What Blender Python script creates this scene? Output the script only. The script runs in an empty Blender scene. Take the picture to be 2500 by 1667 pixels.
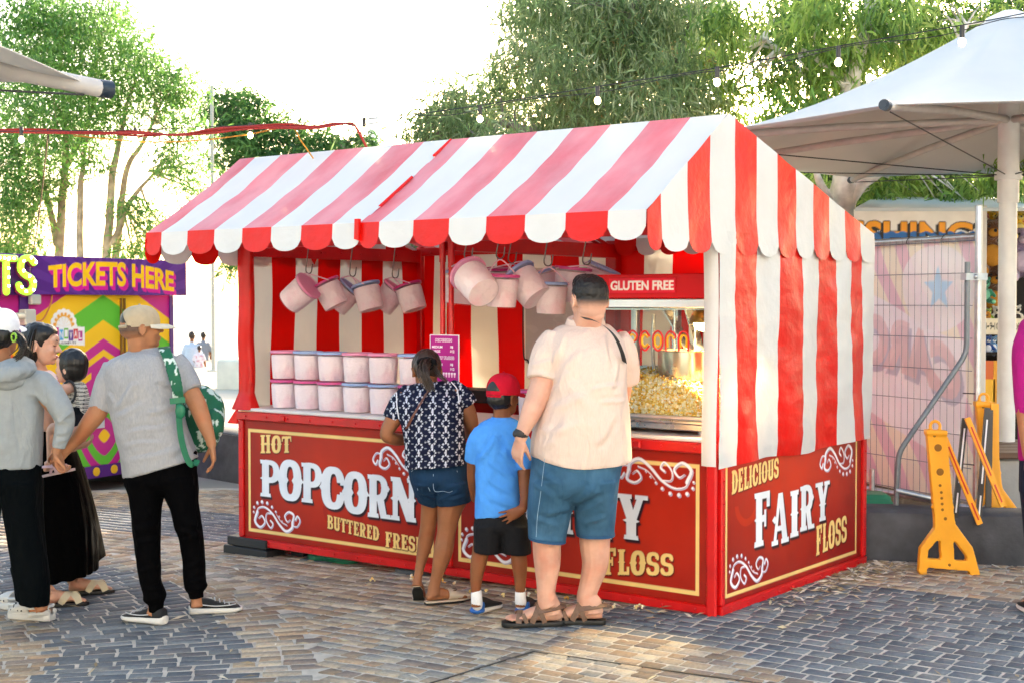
import bpy, math, random
import numpy as np
from mathutils import Vector, Matrix, noise
random.seed(7); rng = np.random.default_rng(7)
R = math.radians
S = bpy.context.scene
COL = S.collection
# ------------------------------------------------------------------ camera, sky, sun, exposure
FPX, CX, CY, CAMH = 3401., 1250., 833.5, 1.62
PITCH = math.atan(94.5/FPX)
cam = bpy.data.cameras.new("camera"); camo = bpy.data.objects.new("camera", cam); COL.objects.link(camo)
cam.sensor_width = 36; cam.lens = FPX/2500*36; cam.clip_end = 2000; cam.clip_start = .05
camo.location = (0, 0, CAMH); camo.rotation_euler = (R(90)-PITCH, 0, 0)
cam.dof.use_dof = True; cam.dof.focus_distance = 7.6; cam.dof.aperture_fstop = 6.3
S.camera = camo
SUN_EL, SUN_AZ = 11.0, 15.0            # degrees; azimuth to the right of the view direction
W_ = bpy.data.worlds.new("World"); S.world = W_; W_.use_nodes = True
nt = W_.node_tree; bg = nt.nodes["Background"]
sky = nt.nodes.new("ShaderNodeTexSky"); sky.sky_type = 'NISHITA'; sky.sun_disc = False
sky.sun_elevation = R(SUN_EL); sky.sun_rotation = R(SUN_AZ); sky.air_density = 1.0; sky.dust_density = 2.5; sky.ozone_density = 1.4
wb = nt.nodes.new("ShaderNodeVectorMath"); wb.operation = 'MULTIPLY'; wb.inputs[1].default_value = (1.07, 1.0, .93)   # the camera's white balance
nt.links.new(sky.outputs[0], wb.inputs[0]); nt.links.new(wb.outputs[0], bg.inputs[0]); bg.inputs[1].default_value = .15
sl = bpy.data.lights.new("sun", 'SUN'); sl.energy = 2.0; sl.angle = R(.6); sl.color = (1, .88, .7)
slo = bpy.data.objects.new("sun", sl); COL.objects.link(slo)
_d = Vector((math.sin(R(SUN_AZ))*math.cos(R(SUN_EL)), math.cos(R(SUN_AZ))*math.cos(R(SUN_EL)), math.sin(R(SUN_EL))))
slo.rotation_euler = _d.to_track_quat('Z', 'Y').to_euler(); slo.location = (6, 40, 12)
S.view_settings.view_transform = 'Standard'; S.view_settings.look = 'None'
S.view_settings.gamma = 1; S.view_settings.exposure = 2.7; S.view_settings.use_curve_mapping = False
try:
    S.cycles.max_bounces = 8; S.cycles.transparent_max_bounces = 12; S.cycles.use_denoising = True
    S.cycles.caustics_reflective = False; S.cycles.caustics_refractive = False; S.cycles.sample_clamp_indirect = 6
except Exception: pass
# ------------------------------------------------------------------ geometry helpers
A3 = lambda *a: np.array(a, float)
def ray(x, y):
    a = (x-CX)/FPX; b = (CY-y)/FPX
    return A3(a, math.cos(PITCH)+b*math.sin(PITCH), -math.sin(PITCH)+b*math.cos(PITCH))
def at(x, y, d):
    r = ray(x, y); return A3(0, 0, CAMH)+r*d/r[1]
ANG = R(-37.3)
EX = A3(math.cos(ANG), math.sin(ANG), 0); EY = A3(-math.sin(ANG), math.cos(ANG), 0); P0 = A3(1.067, 7.2, 0)
SM = Matrix.Translation(Vector(P0)) @ Matrix.Rotation(ANG, 4, 'Z')
def SW(x, y, z): return P0+EX*x+EY*y+A3(0, 0, z)
def gz(X, Y):
    t = (np.asarray(X)-P0[0])*-EX[0]+(np.asarray(Y)-P0[1])*-EX[1]
    t = np.clip(t, 0, 8); return -.02*t*np.clip(t/1.0, 0, 1)
def gnd(x, y):
    z = 0.
    r = ray(x, y)
    for _ in range(8):
        t = (z-CAMH)/r[2]; p = A3(0, 0, CAMH)+r*t; z = float(gz(p[0], p[1]))
    return p
def srgb(c):
    c = np.asarray(c, float); return np.where(c <= .04045, c/12.92, ((c+.055)/1.055)**2.4)
def hx(h): return srgb([int(h[i:i+2], 16)/255 for i in (0, 2, 4)])
ROOTM = {}
def rootm(o):
    while o.parent: o = o.parent
    return ROOTM.get(o.name, Matrix.Identity(4))
def tag(o, label=None, cat=None, group=None, kind=None):
    for k, v in (('label', label), ('category', cat), ('group', group), ('kind', kind)):
        if v: o[k] = v
    return o
def thing(name, label, cat, loc=(0, 0, 0), rz=0, group=None):
    o = bpy.data.objects.new(name, None); COL.objects.link(o); o.empty_display_size = .1
    o.location = loc; o.rotation_euler = (0, 0, rz)
    ROOTM[o.name] = Matrix.Translation(Vector(loc)) @ Matrix.Rotation(rz, 4, 'Z')
    return tag(o, label, cat, group)
def link_mesh(name, me, parent=None):
    o = bpy.data.objects.new(name, me); COL.objects.link(o)
    if parent: o.parent = parent
    return o
def np_mesh(name, v, f, mats, parent=None, mi=None, smooth=False, cols=None, M=None):
    """v (N,3) world (or M-local) coords, f (K,3|4) int array or list of such arrays"""
    v = np.asarray(v, float)
    if M is not None:
        m = np.array(M); v = v @ m[:3, :3].T + m[:3, 3]
    if parent is not None:
        m = np.array(rootm(parent).inverted()); v = v @ m[:3, :3].T + m[:3, 3]
    fs = f if isinstance(f, list) else [f]
    fs = [np.asarray(a, np.int32) for a in fs if len(a)]
    loops = np.concatenate([a.ravel() for a in fs]); tot = np.concatenate([np.full(len(a), a.shape[1], np.int32) for a in fs])
    me = bpy.data.meshes.new(name); me.vertices.add(len(v)); me.vertices.foreach_set('co', v.ravel().astype(np.float32))
    me.loops.add(len(loops)); me.loops.foreach_set('vertex_index', loops)
    me.polygons.add(len(tot)); st = np.zeros(len(tot), np.int32); st[1:] = np.cumsum(tot)[:-1]
    me.polygons.foreach_set('loop_start', st); me.polygons.foreach_set('loop_total', tot)
    if mi is not None: me.polygons.foreach_set('material_index', np.asarray(mi, np.int32))
    if smooth: me.polygons.foreach_set('use_smooth', np.ones(len(tot), bool))
    if cols is not None: set_cols(me, cols)
    for m in (mats if isinstance(mats, (list, tuple)) else [mats]): me.materials.append(m)
    me.update(calc_edges=True); me.validate()
    return link_mesh(name, me, parent)
def set_cols(me, cols):
    c = np.ones((len(cols), 4), np.float32); c[:, :3] = cols
    a = me.color_attributes.new('Col', 'FLOAT_COLOR', 'POINT'); a.data.foreach_set('color', c.ravel())
class MB:
    def __init__(s): s.v = []; s.f = []; s.m = []; s.n = 0
    def add(s, v, f, mi=0):
        v = np.asarray(v, float); s.v.append(v)
        for q in f: s.f.append(tuple(i+s.n for i in q)); s.m.append(mi)
        s.n += len(v)
    def box(s, x0, x1, y0, y1, z0, z1, mi=0, M=None):
        v = np.array([(x, y, z) for z in (z0, z1) for y in (y0, y1) for x in (x0, x1)], float)
        if M is not None: m = np.array(M); v = v @ m[:3, :3].T+m[:3, 3]
        s.add(v, [(0, 2, 3, 1), (4, 5, 7, 6), (0, 1, 5, 4), (2, 6, 7, 3), (0, 4, 6, 2), (1, 3, 7, 5)], mi)
    def bev(s, x0, x1, y0, y1, z0, z1, b=.01, mi=0, M=None):
        """box with chamfered vertical and top edges"""
        def ring(i, z): return [(x0+i+b, y0+i, z), (x1-i-b, y0+i, z), (x1-i, y0+i+b, z), (x1-i, y1-i-b, z), (x1-i-b, y1-i, z), (x0+i+b, y1-i, z), (x0+i, y1-i-b, z), (x0+i, y0+i+b, z)]
        rs = [ring(b, z0), ring(0, z0+b), ring(0, z1-b), ring(b, z1)]
        rs = [np.array(r, float) for r in rs]
        if M is not None: m = np.array(M); rs = [r @ m[:3, :3].T+m[:3, 3] for r in rs]
        s.loft(rs, mi)
    def loft(s, rings, mi=0, cap=True, close=True):
        n = len(rings[0]); k = len(rings); f = []
        for i in range(k-1):
            for j in range(n if close else n-1):
                a, b = i*n+j, i*n+(j+1) % n; f.append((a, b, b+n, a+n))
        if cap: f.append(tuple(range(n-1, -1, -1))); f.append(tuple((k-1)*n+j for j in range(n)))
        s.add(np.concatenate([np.asarray(r, float) for r in rings]), f, mi)
    def tube(s, pts, rs, n=10, mi=0, cap=True, round_=False):
        pts = [np.asarray(p, float) for p in pts]
        if np.isscalar(rs): rs = [rs]*len(pts)
        rs = list(rs)
        if round_:
            a = pts[0]-pts[1]; a /= np.linalg.norm(a)+1e-9; b = pts[-1]-pts[-2]; b /= np.linalg.norm(b)+1e-9
            r0, r1 = rs[0], rs[-1]
            pts = [pts[0]+a*r0*q for q in (.98, .85, .5)]+pts+[pts[-1]+b*r1*q for q in (.5, .85, .98)]
            rs = [r0*.2, r0*.53, r0*.87]+rs+[r1*.87, r1*.53, r1*.2]
        k = len(pts); T = []
        for i in range(k):
            t = pts[min(i+1, k-1)]-pts[max(i-1, 0)]; T.append(t/(np.linalg.norm(t)+1e-9))
        u = np.cross(T[0], A3(0, 0, 1)); 
        if np.linalg.norm(u) < .1: u = np.cross(T[0], A3(0, 1, 0))
        u /= np.linalg.norm(u); rings = []; an = np.arange(n)*2*math.pi/n
        for i in range(k):
            u = u-T[i]*(u@T[i]); u /= np.linalg.norm(u)+1e-9; w = np.cross(T[i], u)
            rings.append(pts[i]+rs[i]*(np.cos(an)[:, None]*u+np.sin(an)[:, None]*w))
        s.loft(rings, mi, cap)
    def bar(s, p, q, w, h, up=(0, 0, 1), mi=0):
        p = np.asarray(p, float); q = np.asarray(q, float); t = q-p; L = np.linalg.norm(t); t = t/L
        up = np.asarray(up, float); r = np.cross(t, up)
        if np.linalg.norm(r) < 1e-3: r = np.cross(t, A3(0, 1, 0))
        r /= np.linalg.norm(r); u = np.cross(r, t)
        c = [(-w/2, -h/2), (w/2, -h/2), (w/2, h/2), (-w/2, h/2)]
        s.loft([[e+r*a+u*b for a, b in c] for e in (p, q)], mi)
    def ball(s, c, r, n=16, mi=0, F=None):
        if np.isscalar(r): r = (r, r, r)
        an = np.arange(n)*2*math.pi/n; rings = []
        for i in range(1, n//2):
            th = math.pi*i/(n//2); z = -math.cos(th); q = math.sin(th)
            rings.append(np.stack([np.cos(an)*q*r[0], np.sin(an)*q*r[1], np.full(n, z*r[2])], 1))
        V = np.concatenate([A3(0, 0, -r[2])[None]]+rings+[A3(0, 0, r[2])[None]])
        if F is not None: V = V @ np.asarray(F, float)      # rows of F: local axes
        V = V+np.asarray(c, float); f = []; k = len(rings)
        for j in range(n):
            b = (j+1) % n; f.append((0, 1+b, 1+j)); f.append((len(V)-1, 1+(k-1)*n+j, 1+(k-1)*n+b))
            for i in range(k-1): f.append((1+i*n+j, 1+i*n+b, 1+(i+1)*n+b, 1+(i+1)*n+j))
        s.add(V, f, mi)
    def lathe(s, prof, F=None, c=(0, 0, 0), n=24, mi=0, cap=True):
        an = np.arange(n)*2*math.pi/n; rings = []
        for r, z in prof:
            V = np.stack([np.cos(an)*r, np.sin(an)*r, np.full(n, z)], 1)
            if F is not None: V = V @ np.asarray(F, float)
            rings.append(V+np.asarray(c, float))
        s.loft(rings, mi, cap)
    def prism(s, pts2, t, o, ux, uy, mi=0):
        """convex-or-not outline extruded by t along ux x uy"""
        o = np.asarray(o, float); ux = np.asarray(ux, float); uy = np.asarray(uy, float); nz = np.cross(ux, uy)
        s.loft([[o+ux*a+uy*b+nz*h for a, b in pts2] for h in (0, t)], mi)
    def build(s, name, mats, parent=None, smooth=False, M=None, sharp=None):
        v = np.concatenate(s.v)
        if M is not None: m = np.array(M); v = v @ m[:3, :3].T+m[:3, 3]
        if parent is not None: m = np.array(rootm(parent).inverted()); v = v @ m[:3, :3].T+m[:3, 3]
        me = bpy.data.meshes.new(name); me.from_pydata(v.tolist(), [], s.f)
        me.polygons.foreach_set('material_index', np.array(s.m, np.int32))
        if smooth:
            me.polygons.foreach_set('use_smooth', np.ones(len(s.f), bool))
            try: me.set_sharp_from_angle(angle=R(sharp if sharp else 40))
            except Exception: pass
        for m in (mats if isinstance(mats, (list, tuple)) else [mats]): me.materials.append(m)
        me.update(); return link_mesh(name, me, parent)
    def solid(s, name, mats, parent=None, voxel=.008, sm=4, post=None, M=None):
        """union of everything by voxel remesh -> one continuous surface; post(v,n)->(v,cols|None)"""
        v = np.concatenate(s.v)
        if M is not None: m = np.array(M); v = v @ m[:3, :3].T+m[:3, 3]
        me = bpy.data.meshes.new('tmp'); me.from_pydata(v.tolist(), [], s.f); o = link_mesh('tmp', me)
        md = o.modifiers.new('r', 'REMESH'); md.mode = 'VOXEL'; md.voxel_size = voxel; md.use_smooth_shade = True
        if sm: sd = o.modifiers.new('s', 'SMOOTH'); sd.factor = .5; sd.iterations = sm
        dg = bpy.context.evaluated_depsgraph_get(); ne = bpy.data.meshes.new_from_object(o.evaluated_get(dg))
        bpy.data.objects.remove(o); bpy.data.meshes.remove(me); ne.name = name
        n = len(ne.vertices); co = np.empty(n*3, np.float32); ne.vertices.foreach_get('co', co); co = co.reshape(-1, 3).astype(float)
        no = np.empty(n*3, np.float32); ne.vertices.foreach_get('normal', no); no = no.reshape(-1, 3).astype(float)
        cols = None
        if post: co, cols = post(co, no)
        if parent is not None: m = np.array(rootm(parent).inverted()); co = co @ m[:3, :3].T+m[:3, 3]
        ne.vertices.foreach_set('co', co.ravel().astype(np.float32))
        ne.polygons.foreach_set('use_smooth', np.ones(len(ne.polygons), bool))
        if cols is not None: set_cols(ne, cols)
        ne.materials.clear()
        for m in (mats if isinstance(mats, (list, tuple)) else [mats]): ne.materials.append(m)
        ne.update(); return link_mesh(name, ne, parent)
def nz3(P, s, off=0.):
    s = np.asarray(s, float)
    Q = P*s+off
    return np.array([noise.noise(q) for q in Q.tolist()])
# ------------------------------------------------------------------ materials
def mat(name, col=(.5, .5, .5), rough=.5, metal=0, spec=.5, var=0, vs=6, bump=0, bs=40, bd=.01, coat=0, trans=0, alpha=1, vc=False, emis=None, es=1, sss=0, stretch=None, col2=None, c2s=5, c2t=.5, ior=None, sheen=0, tcol=None):
    m = bpy.data.materials.new(name); m.use_nodes = True; N = m.node_tree.nodes; L = m.node_tree.links
    b = N['Principled BSDF']; b.inputs['Roughness'].default_value = rough; b.inputs['Metallic'].default_value = metal
    b.inputs['Specular IOR Level'].default_value = spec; b.inputs['Coat Weight'].default_value = coat; b.inputs['Coat Roughness'].default_value = .12
    b.inputs['Alpha'].default_value = alpha
    if ior: b.inputs['IOR'].default_value = ior
    if sheen: b.inputs['Sheen Weight'].default_value = sheen
    if sss: b.inputs['Subsurface Weight'].default_value = sss; b.inputs['Subsurface Radius'].default_value = (.02, .008, .004); b.inputs['Subsurface Scale'].default_value = .5
    tc = N.new('ShaderNodeTexCoord'); mp = N.new('ShaderNodeMapping'); L.new(tc.outputs['Object'], mp.inputs[0])
    if stretch: mp.inputs['Scale'].default_value = stretch
    if vc:
        at_ = N.new('ShaderNodeVertexColor'); at_.layer_name = 'Col'; src = at_.outputs[0]
    else:
        rgb = N.new('ShaderNodeRGB'); rgb.outputs[0].default_value = (*col, 1); src = rgb.outputs[0]
    if col2 is not None:
        n2 = N.new('ShaderNodeTexNoise'); n2.inputs['Scale'].default_value = c2s; n2.inputs['Detail'].default_value = 5; L.new(mp.outputs[0], n2.inputs[0])
        rp = N.new('ShaderNodeValToRGB'); rp.color_ramp.elements[0].position = c2t-.12; rp.color_ramp.elements[1].position = c2t+.12; L.new(n2.outputs[0], rp.inputs[0])
        mx = N.new('ShaderNodeMix'); mx.data_type = 'RGBA'; L.new(rp.outputs[0], mx.inputs[0]); L.new(src, mx.inputs[6]); mx.inputs[7].default_value = (*col2, 1); src = mx.outputs[2]
    if var:
        nn = N.new('ShaderNodeTexNoise'); nn.inputs['Scale'].default_value = vs; nn.inputs['Detail'].default_value = 6; L.new(mp.outputs[0], nn.inputs[0])
        mr = N.new('ShaderNodeMapRange'); mr.inputs[1].default_value = .3; mr.inputs[2].default_value = .7; mr.inputs[3].default_value = 1-var; mr.inputs[4].default_value = 1+var; L.new(nn.outputs[0], mr.inputs[0])
        vm = N.new('ShaderNodeVectorMath'); vm.operation = 'SCALE'; L.new(src, vm.inputs[0]); L.new(mr.outputs[0], vm.inputs[3]); src = vm.outputs[0]
        rr = N.new('ShaderNodeMapRange'); rr.inputs[3].default_value = max(0, rough-.12); rr.inputs[4].default_value = min(1, rough+.12); L.new(nn.outputs[0], rr.inputs[0]); L.new(rr.outputs[0], b.inputs['Roughness'])
    L.new(src, b.inputs['Base Color'])
    if bump:
        bn = N.new('ShaderNodeTexNoise'); bn.inputs['Scale'].default_value = bs; bn.inputs['Detail'].default_value = 5; L.new(mp.outputs[0], bn.inputs[0])
        bp = N.new('ShaderNodeBump'); bp.inputs['Strength'].default_value = bump; bp.inputs['Distance'].default_value = bd; L.new(bn.outputs[0], bp.inputs['Height']); L.new(bp.outputs[0], b.inputs['Normal'])
    if emis is not None: b.inputs['Emission Color'].default_value = (*emis, 1); b.inputs['Emission Strength'].default_value = es
    if trans:
        t = N.new('ShaderNodeBsdfTranslucent'); ms = N.new('ShaderNodeMixShader'); ms.inputs[0].default_value = trans
        if tcol is not None: t.inputs[0].default_value = (*tcol, 1)
        else: L.new(src, t.inputs[0])
        if bump: L.new(bp.outputs[0], t.inputs['Normal'])
        L.new(b.outputs[0], ms.inputs[1]); L.new(t.outputs[0], ms.inputs[2]); L.new(ms.outputs[0], N['Material Output'].inputs[0])
    return m
def glassy(name, tint=(.9, .95, .95), rough=.04, op=.12):
    m = bpy.data.materials.new(name); m.use_nodes = True; N = m.node_tree.nodes; L = m.node_tree.links; N.remove(N['Principled BSDF'])
    t = N.new('ShaderNodeBsdfTransparent'); t.inputs[0].default_value = (*tint, 1); g = N.new('ShaderNodeBsdfGlossy'); g.inputs['Roughness'].default_value = rough
    lw = N.new('ShaderNodeLayerWeight'); lw.inputs[0].default_value = .25; mr = N.new('ShaderNodeMapRange'); mr.inputs[3].default_value = op*.3; mr.inputs[4].default_value = min(1, op*3)
    L.new(lw.outputs['Fresnel'], mr.inputs[0]); ms = N.new('ShaderNodeMixShader'); L.new(mr.outputs[0], ms.inputs[0]); L.new(t.outputs[0], ms.inputs[1]); L.new(g.outputs[0], ms.inputs[2]); L.new(ms.outputs[0], N['Material Output'].inputs[0])
    return m
M_ = {}
M_['red_paint'] = mat('red_paint', hx('cc0508'), .4, var=.14, vs=6, coat=.12, bump=.15, bs=25, bd=.004, col2=hx('8e0a0a'), c2s=26, c2t=.76)
M_['red_tarp'] = mat('red_tarp', hx('e31207'), .34, spec=.42, var=.06, vs=4, bump=.75, bs=5.5, bd=.02, trans=.25)
M_['red_wall'] = mat('red_wall_cloth', hx('e31207'), .4, spec=.3, var=.05, vs=4, bump=.4, bs=8, bd=.014, trans=.5); M_['white_wall'] = mat('white_wall_cloth', (.86, .83, .76), .45, var=.03, vs=4, bump=.35, bs=8, bd=.014, trans=.5)
M_['white_tarp'] = mat('white_tarp', (.75, .745, .72), .45, var=.04, vs=4, bump=.65, bs=5.5, bd=.02, trans=.25)
M_['red_awning_glare'] = mat('red_awning_glare', hx('ec7882'), .55, spec=.5, var=.07, vs=5, bump=.7, bs=9, bd=.014, trans=.4, coat=.12, stretch=(1, .5, .5), col2=hx('f2a2aa'), c2s=3.0, c2t=.5)  # sky glare on the roof slopes painted into the red as paler pinks
M_['white_awning'] = mat('white_awning', (.84, .84, .83), .55, var=.03, vs=4, bump=.2, bs=7, bd=.012, trans=.4, coat=.05, stretch=(1, .5, .5))
M_['vc_print'] = mat('printed_panel', vc=True, rough=.4, spec=.25, coat=.06, var=.08, vs=5, bump=.06, bs=6, col2=hx('6d1a14'), c2s=26, c2t=.86)
M_['vc_matt'] = mat('painted_matt', vc=True, rough=.6)
M_['vc_cloth'] = mat('cloth_print', vc=True, rough=.85, spec=.2, bump=.25, bs=350, bd=.002)
M_['vc_skin'] = mat('skin_tone', vc=True, rough=.55, spec=.35, sss=.12, bump=.12, bs=160, bd=.002)
M_['steel'] = mat('steel', (.62, .62, .63), .28, metal=1, var=.08, vs=12)
M_['galv'] = mat('galvanised_steel', (.5, .52, .54), .42, metal=.9, var=.15, vs=20)
M_['alu'] = mat('aluminium', (.72, .73, .74), .38, metal=.85, var=.06, vs=14)
M_['dark'] = mat('dark_paint', (.012, .012, .013), .6, var=.3, vs=5)
M_['black'] = mat('black_plastic', (.015, .015, .016), .45)
M_['counter'] = mat('counter_laminate', (.75, .72, .68), .4, var=.05)
M_['white_plastic'] = mat('white_plastic', (.8, .8, .8), .35)
M_['cable'] = mat('black_cable', (.02, .02, .022), .5)
# ------------------------------------------------------------------ painting onto fine coloured grids
def box_blur(a, k):
    k = max(1, int(k))
    for ax in (0, 1):
        for _ in range(3):
            c = np.cumsum(np.concatenate([np.repeat(a.take([0], ax), k+1, ax), a, np.repeat(a.take([-1], ax), k, ax)], ax), ax)
            sl_a = [slice(None)]*2; sl_b = [slice(None)]*2; sl_a[ax] = slice(2*k+1, None); sl_b[ax] = slice(0, -2*k-1)
            a = (c[tuple(sl_a)]-c[tuple(sl_b)])/(2*k+1)
    return a
class Canvas:
    SS = 2
    def __init__(s, w, h, res, bg):
        s.w, s.h = w, h; s.nx = int(round(w/res)); s.ny = int(round(h/res)); s.px = w/s.nx; s.py = h/s.ny
        s.a = np.empty((s.ny, s.nx, 3)); s.a[:] = bg
        q = s.SS; s.X, s.Y = np.meshgrid((np.arange(s.nx*q)+.5)*s.px/q, (np.arange(s.ny*q)+.5)*s.py/q)
    def down(s, m): q = s.SS; return m.reshape(s.ny, q, s.nx, q).mean((1, 3))
    def mask(s, fn): return fn(s.X, s.Y)
    def fill(s, m, col, op=1.):
        """m: bool supersampled, or float (ny,nx)"""
        if m.shape != (s.ny, s.nx): m = s.down(m.astype(float))
        m = (m*op)[..., None]; s.a = s.a*(1-m)+np.asarray(col)*m
    def shift(s, m, dx, dy):
        q = s.SS; return np.roll(np.roll(m, int(round(dx/s.px*q)), 1), int(round(dy/s.py*q)), 0)
    def blur(s, m, r): return box_blur(s.down(m.astype(float)), r/s.px)
    def grow(s, m, r):
        f = box_blur(m.astype(float), max(1, r/s.px*s.SS*.6)); return f > .06
    def discs(s, pts, rs):
        m = np.zeros(s.X.shape, bool); q = s.SS
        for (x, y), r in zip(pts, rs):
            i0, i1 = int((x-r)/s.px*q)-1, int((x+r)/s.px*q)+2; j0, j1 = int((y-r)/s.py*q)-1, int((y+r)/s.py*q)+2
            i0, j0 = max(0, i0), max(0, j0)
            if i1 <= i0 or j1 <= j0: continue
            m[j0:j1, i0:i1] |= (s.X[j0:j1, i0:i1]-x)**2+(s.Y[j0:j1, i0:i1]-y)**2 < r*r
        return m
    def stroke(s, pts, r0, r1=None, n=140):
        p = spline(pts, n); r = np.linspace(r0, r1 if r1 is not None else r0, n); return s.discs(p, r)
    def poly(s, pts):
        m = np.zeros(s.X.shape, bool); k = len(pts); X, Y = s.X, s.Y
        for i in range(k):
            (x0, y0), (x1, y1) = pts[i], pts[(i+1) % k]
            if y0 == y1: continue
            c = ((Y >= min(y0, y1)) & (Y < max(y0, y1)) & (X < x0+(Y-y0)*(x1-x0)/(y1-y0))); m ^= c
        return m
    def tris(s, T):
        m = np.zeros(s.X.shape, bool); q = s.SS
        for a, b, c in T:
            x0, x1 = min(a[0], b[0], c[0]), max(a[0], b[0], c[0]); y0, y1 = min(a[1], b[1], c[1]), max(a[1], b[1], c[1])
            i0, i1 = max(0, int(x0/s.px*q)-1), int(x1/s.px*q)+2; j0, j1 = max(0, int(y0/s.py*q)-1), int(y1/s.py*q)+2
            X, Y = s.X[j0:j1, i0:i1], s.Y[j0:j1, i0:i1]
            if X.size == 0: continue
            e = lambda p, r: (r[0]-p[0])*(Y-p[1])-(r[1]-p[1])*(X-p[0])
            u, v, w = e(a, b), e(b, c), e(c, a)
            m[j0:j1, i0:i1] |= ((u >= 0) & (v >= 0) & (w >= 0)) | ((u <= 0) & (v <= 0) & (w <= 0))
        return m
    def mesh(s, name, M, material, parent=None, thick=.004, bend=None):
        """grid facing local -y: u -> x, v -> z in M"""
        gx, gy = np.meshgrid(np.arange(s.nx)*s.w/(s.nx-1), np.arange(s.ny)*s.h/(s.ny-1))
        dy = bend(gx, gy) if bend else np.zeros_like(gx)
        V = np.stack([gx.ravel(), dy.ravel(), gy.ravel()], 1); I = np.arange(s.nx*s.ny).reshape(s.ny, s.nx)
        F = np.stack([I[:-1, :-1], I[:-1, 1:], I[1:, 1:], I[1:, :-1]], -1).reshape(-1, 4)
        n = len(V); cl = s.a.reshape(-1, 3)
        e = [I[0, :], I[-1, :], I[:, 0], I[:, -1]]; q = [(0, 0), (0, 0)]
        rim = np.concatenate([I[0, :], I[1:, -1], I[-1, -2::-1], I[-2:0:-1, 0]]); RV = V[rim]+A3(0, thick, 0)
        k = len(rim); j = np.arange(k); RF = np.stack([rim, n+j, n+(j+1) % k, np.roll(rim, -1)], 1)
        return np_mesh(name, np.concatenate([V, RV]), [F, RF], material, parent, cols=np.concatenate([cl, cl[rim]]), M=M, smooth=bool(bend))
def spline(pts, n):
    P = np.asarray(pts, float); k = len(P); Q = np.concatenate([2*P[:1]-P[1:2], P, 2*P[-1:]-P[-2:-1]])
    t = np.linspace(0, k-1-1e-6, n); i = t.astype(int); u = (t-i)[:, None]
    a, b, c, d = Q[i], Q[i+1], Q[i+2], Q[i+3]
    return .5*(2*b+(c-a)*u+(2*a-5*b+4*c-d)*u*u+(3*b-a-3*c+d)*u**3)
def spiral(cx, cy, r0, r1, a0, turns, n=24):
    t = np.linspace(0, 1, n); a = R(a0)+turns*2*math.pi*t; r = r0+(r1-r0)*t; return np.stack([cx+r*np.cos(a), cy+r*np.sin(a)], 1)
# sans letters: the built-in font as triangles
def sans(text, weight=.02):
    cu = bpy.data.curves.new('t', 'FONT'); cu.body = text; cu.offset = weight; cu.resolution_u = 4; cu.fill_mode = 'FRONT'
    o = bpy.data.objects.new('t', cu); COL.objects.link(o); dg = bpy.context.evaluated_depsgraph_get(); me = o.evaluated_get(dg).to_mesh()
    me.calc_loop_triangles(); v = np.array([x.co[:2] for x in me.vertices]); T = np.array([t.vertices[:] for t in me.loop_triangles])
    out = v[T] if len(T) else np.zeros((0, 3, 2)); o.evaluated_get(dg).to_mesh_clear(); bpy.data.objects.remove(o); bpy.data.curves.remove(cu)
    return out
def fit(T, x0, y0, x1, y1, warp=None):
    a = T.reshape(-1, 2); lo, hi = a.min(0), a.max(0); U = (T-lo)/(hi-lo)
    if warp: return warp(U[..., 0], U[..., 1])
    return np.stack([x0+(x1-x0)*U[..., 0], y0+(y1-y0)*U[..., 1]], -1)
# fairground slab letters, height 1: (width, test)
def _B(x0, y0, x1, y1): return lambda X, Y: (X >= x0) & (X <= x1) & (Y >= y0) & (Y <= y1)
def _D(x, y, a, b): return lambda X, Y: np.abs(X-x)/a+np.abs(Y-y)/b < 1
def _E(x, y, a, b, p=2.6): return lambda X, Y: np.abs((X-x)/a)**p+np.abs((Y-y)/b)**p < 1
def _Q(pts):
    def f(X, Y):
        m = np.zeros(X.shape, bool); k = len(pts)
        for i in range(k):
            (x0, y0), (x1, y1) = pts[i], pts[(i+1) % k]
            if y0 != y1: m ^= ((Y >= min(y0, y1)) & (Y < max(y0, y1)) & (X < x0+(Y-y0)*(x1-x0)/(y1-y0)))
        return m
    return f
def _U(*fs): return lambda X, Y: np.logical_or.reduce([f(X, Y) for f in fs])
def _S(a, *fs): return lambda X, Y: a(X, Y) & ~np.logical_or.reduce([f(X, Y) for f in fs])
def _st(x, h=.115, e=.06, sp=True, lo=0, hi=1):
    p = [_B(x-h, lo, x+h, hi)]
    if lo == 0: p.append(_Q([(x-h-e, 0), (x+h+e, 0), (x+h+e-.015, .1), (x-h-e+.015, .1)]))
    if hi == 1: p.append(_Q([(x-h-e+.015, .9), (x+h+e-.015, .9), (x+h+e, 1), (x-h-e, 1)]))
    if sp: p.append(_D(x, .5, h+.06, .1))
    return _U(*p)
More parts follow.
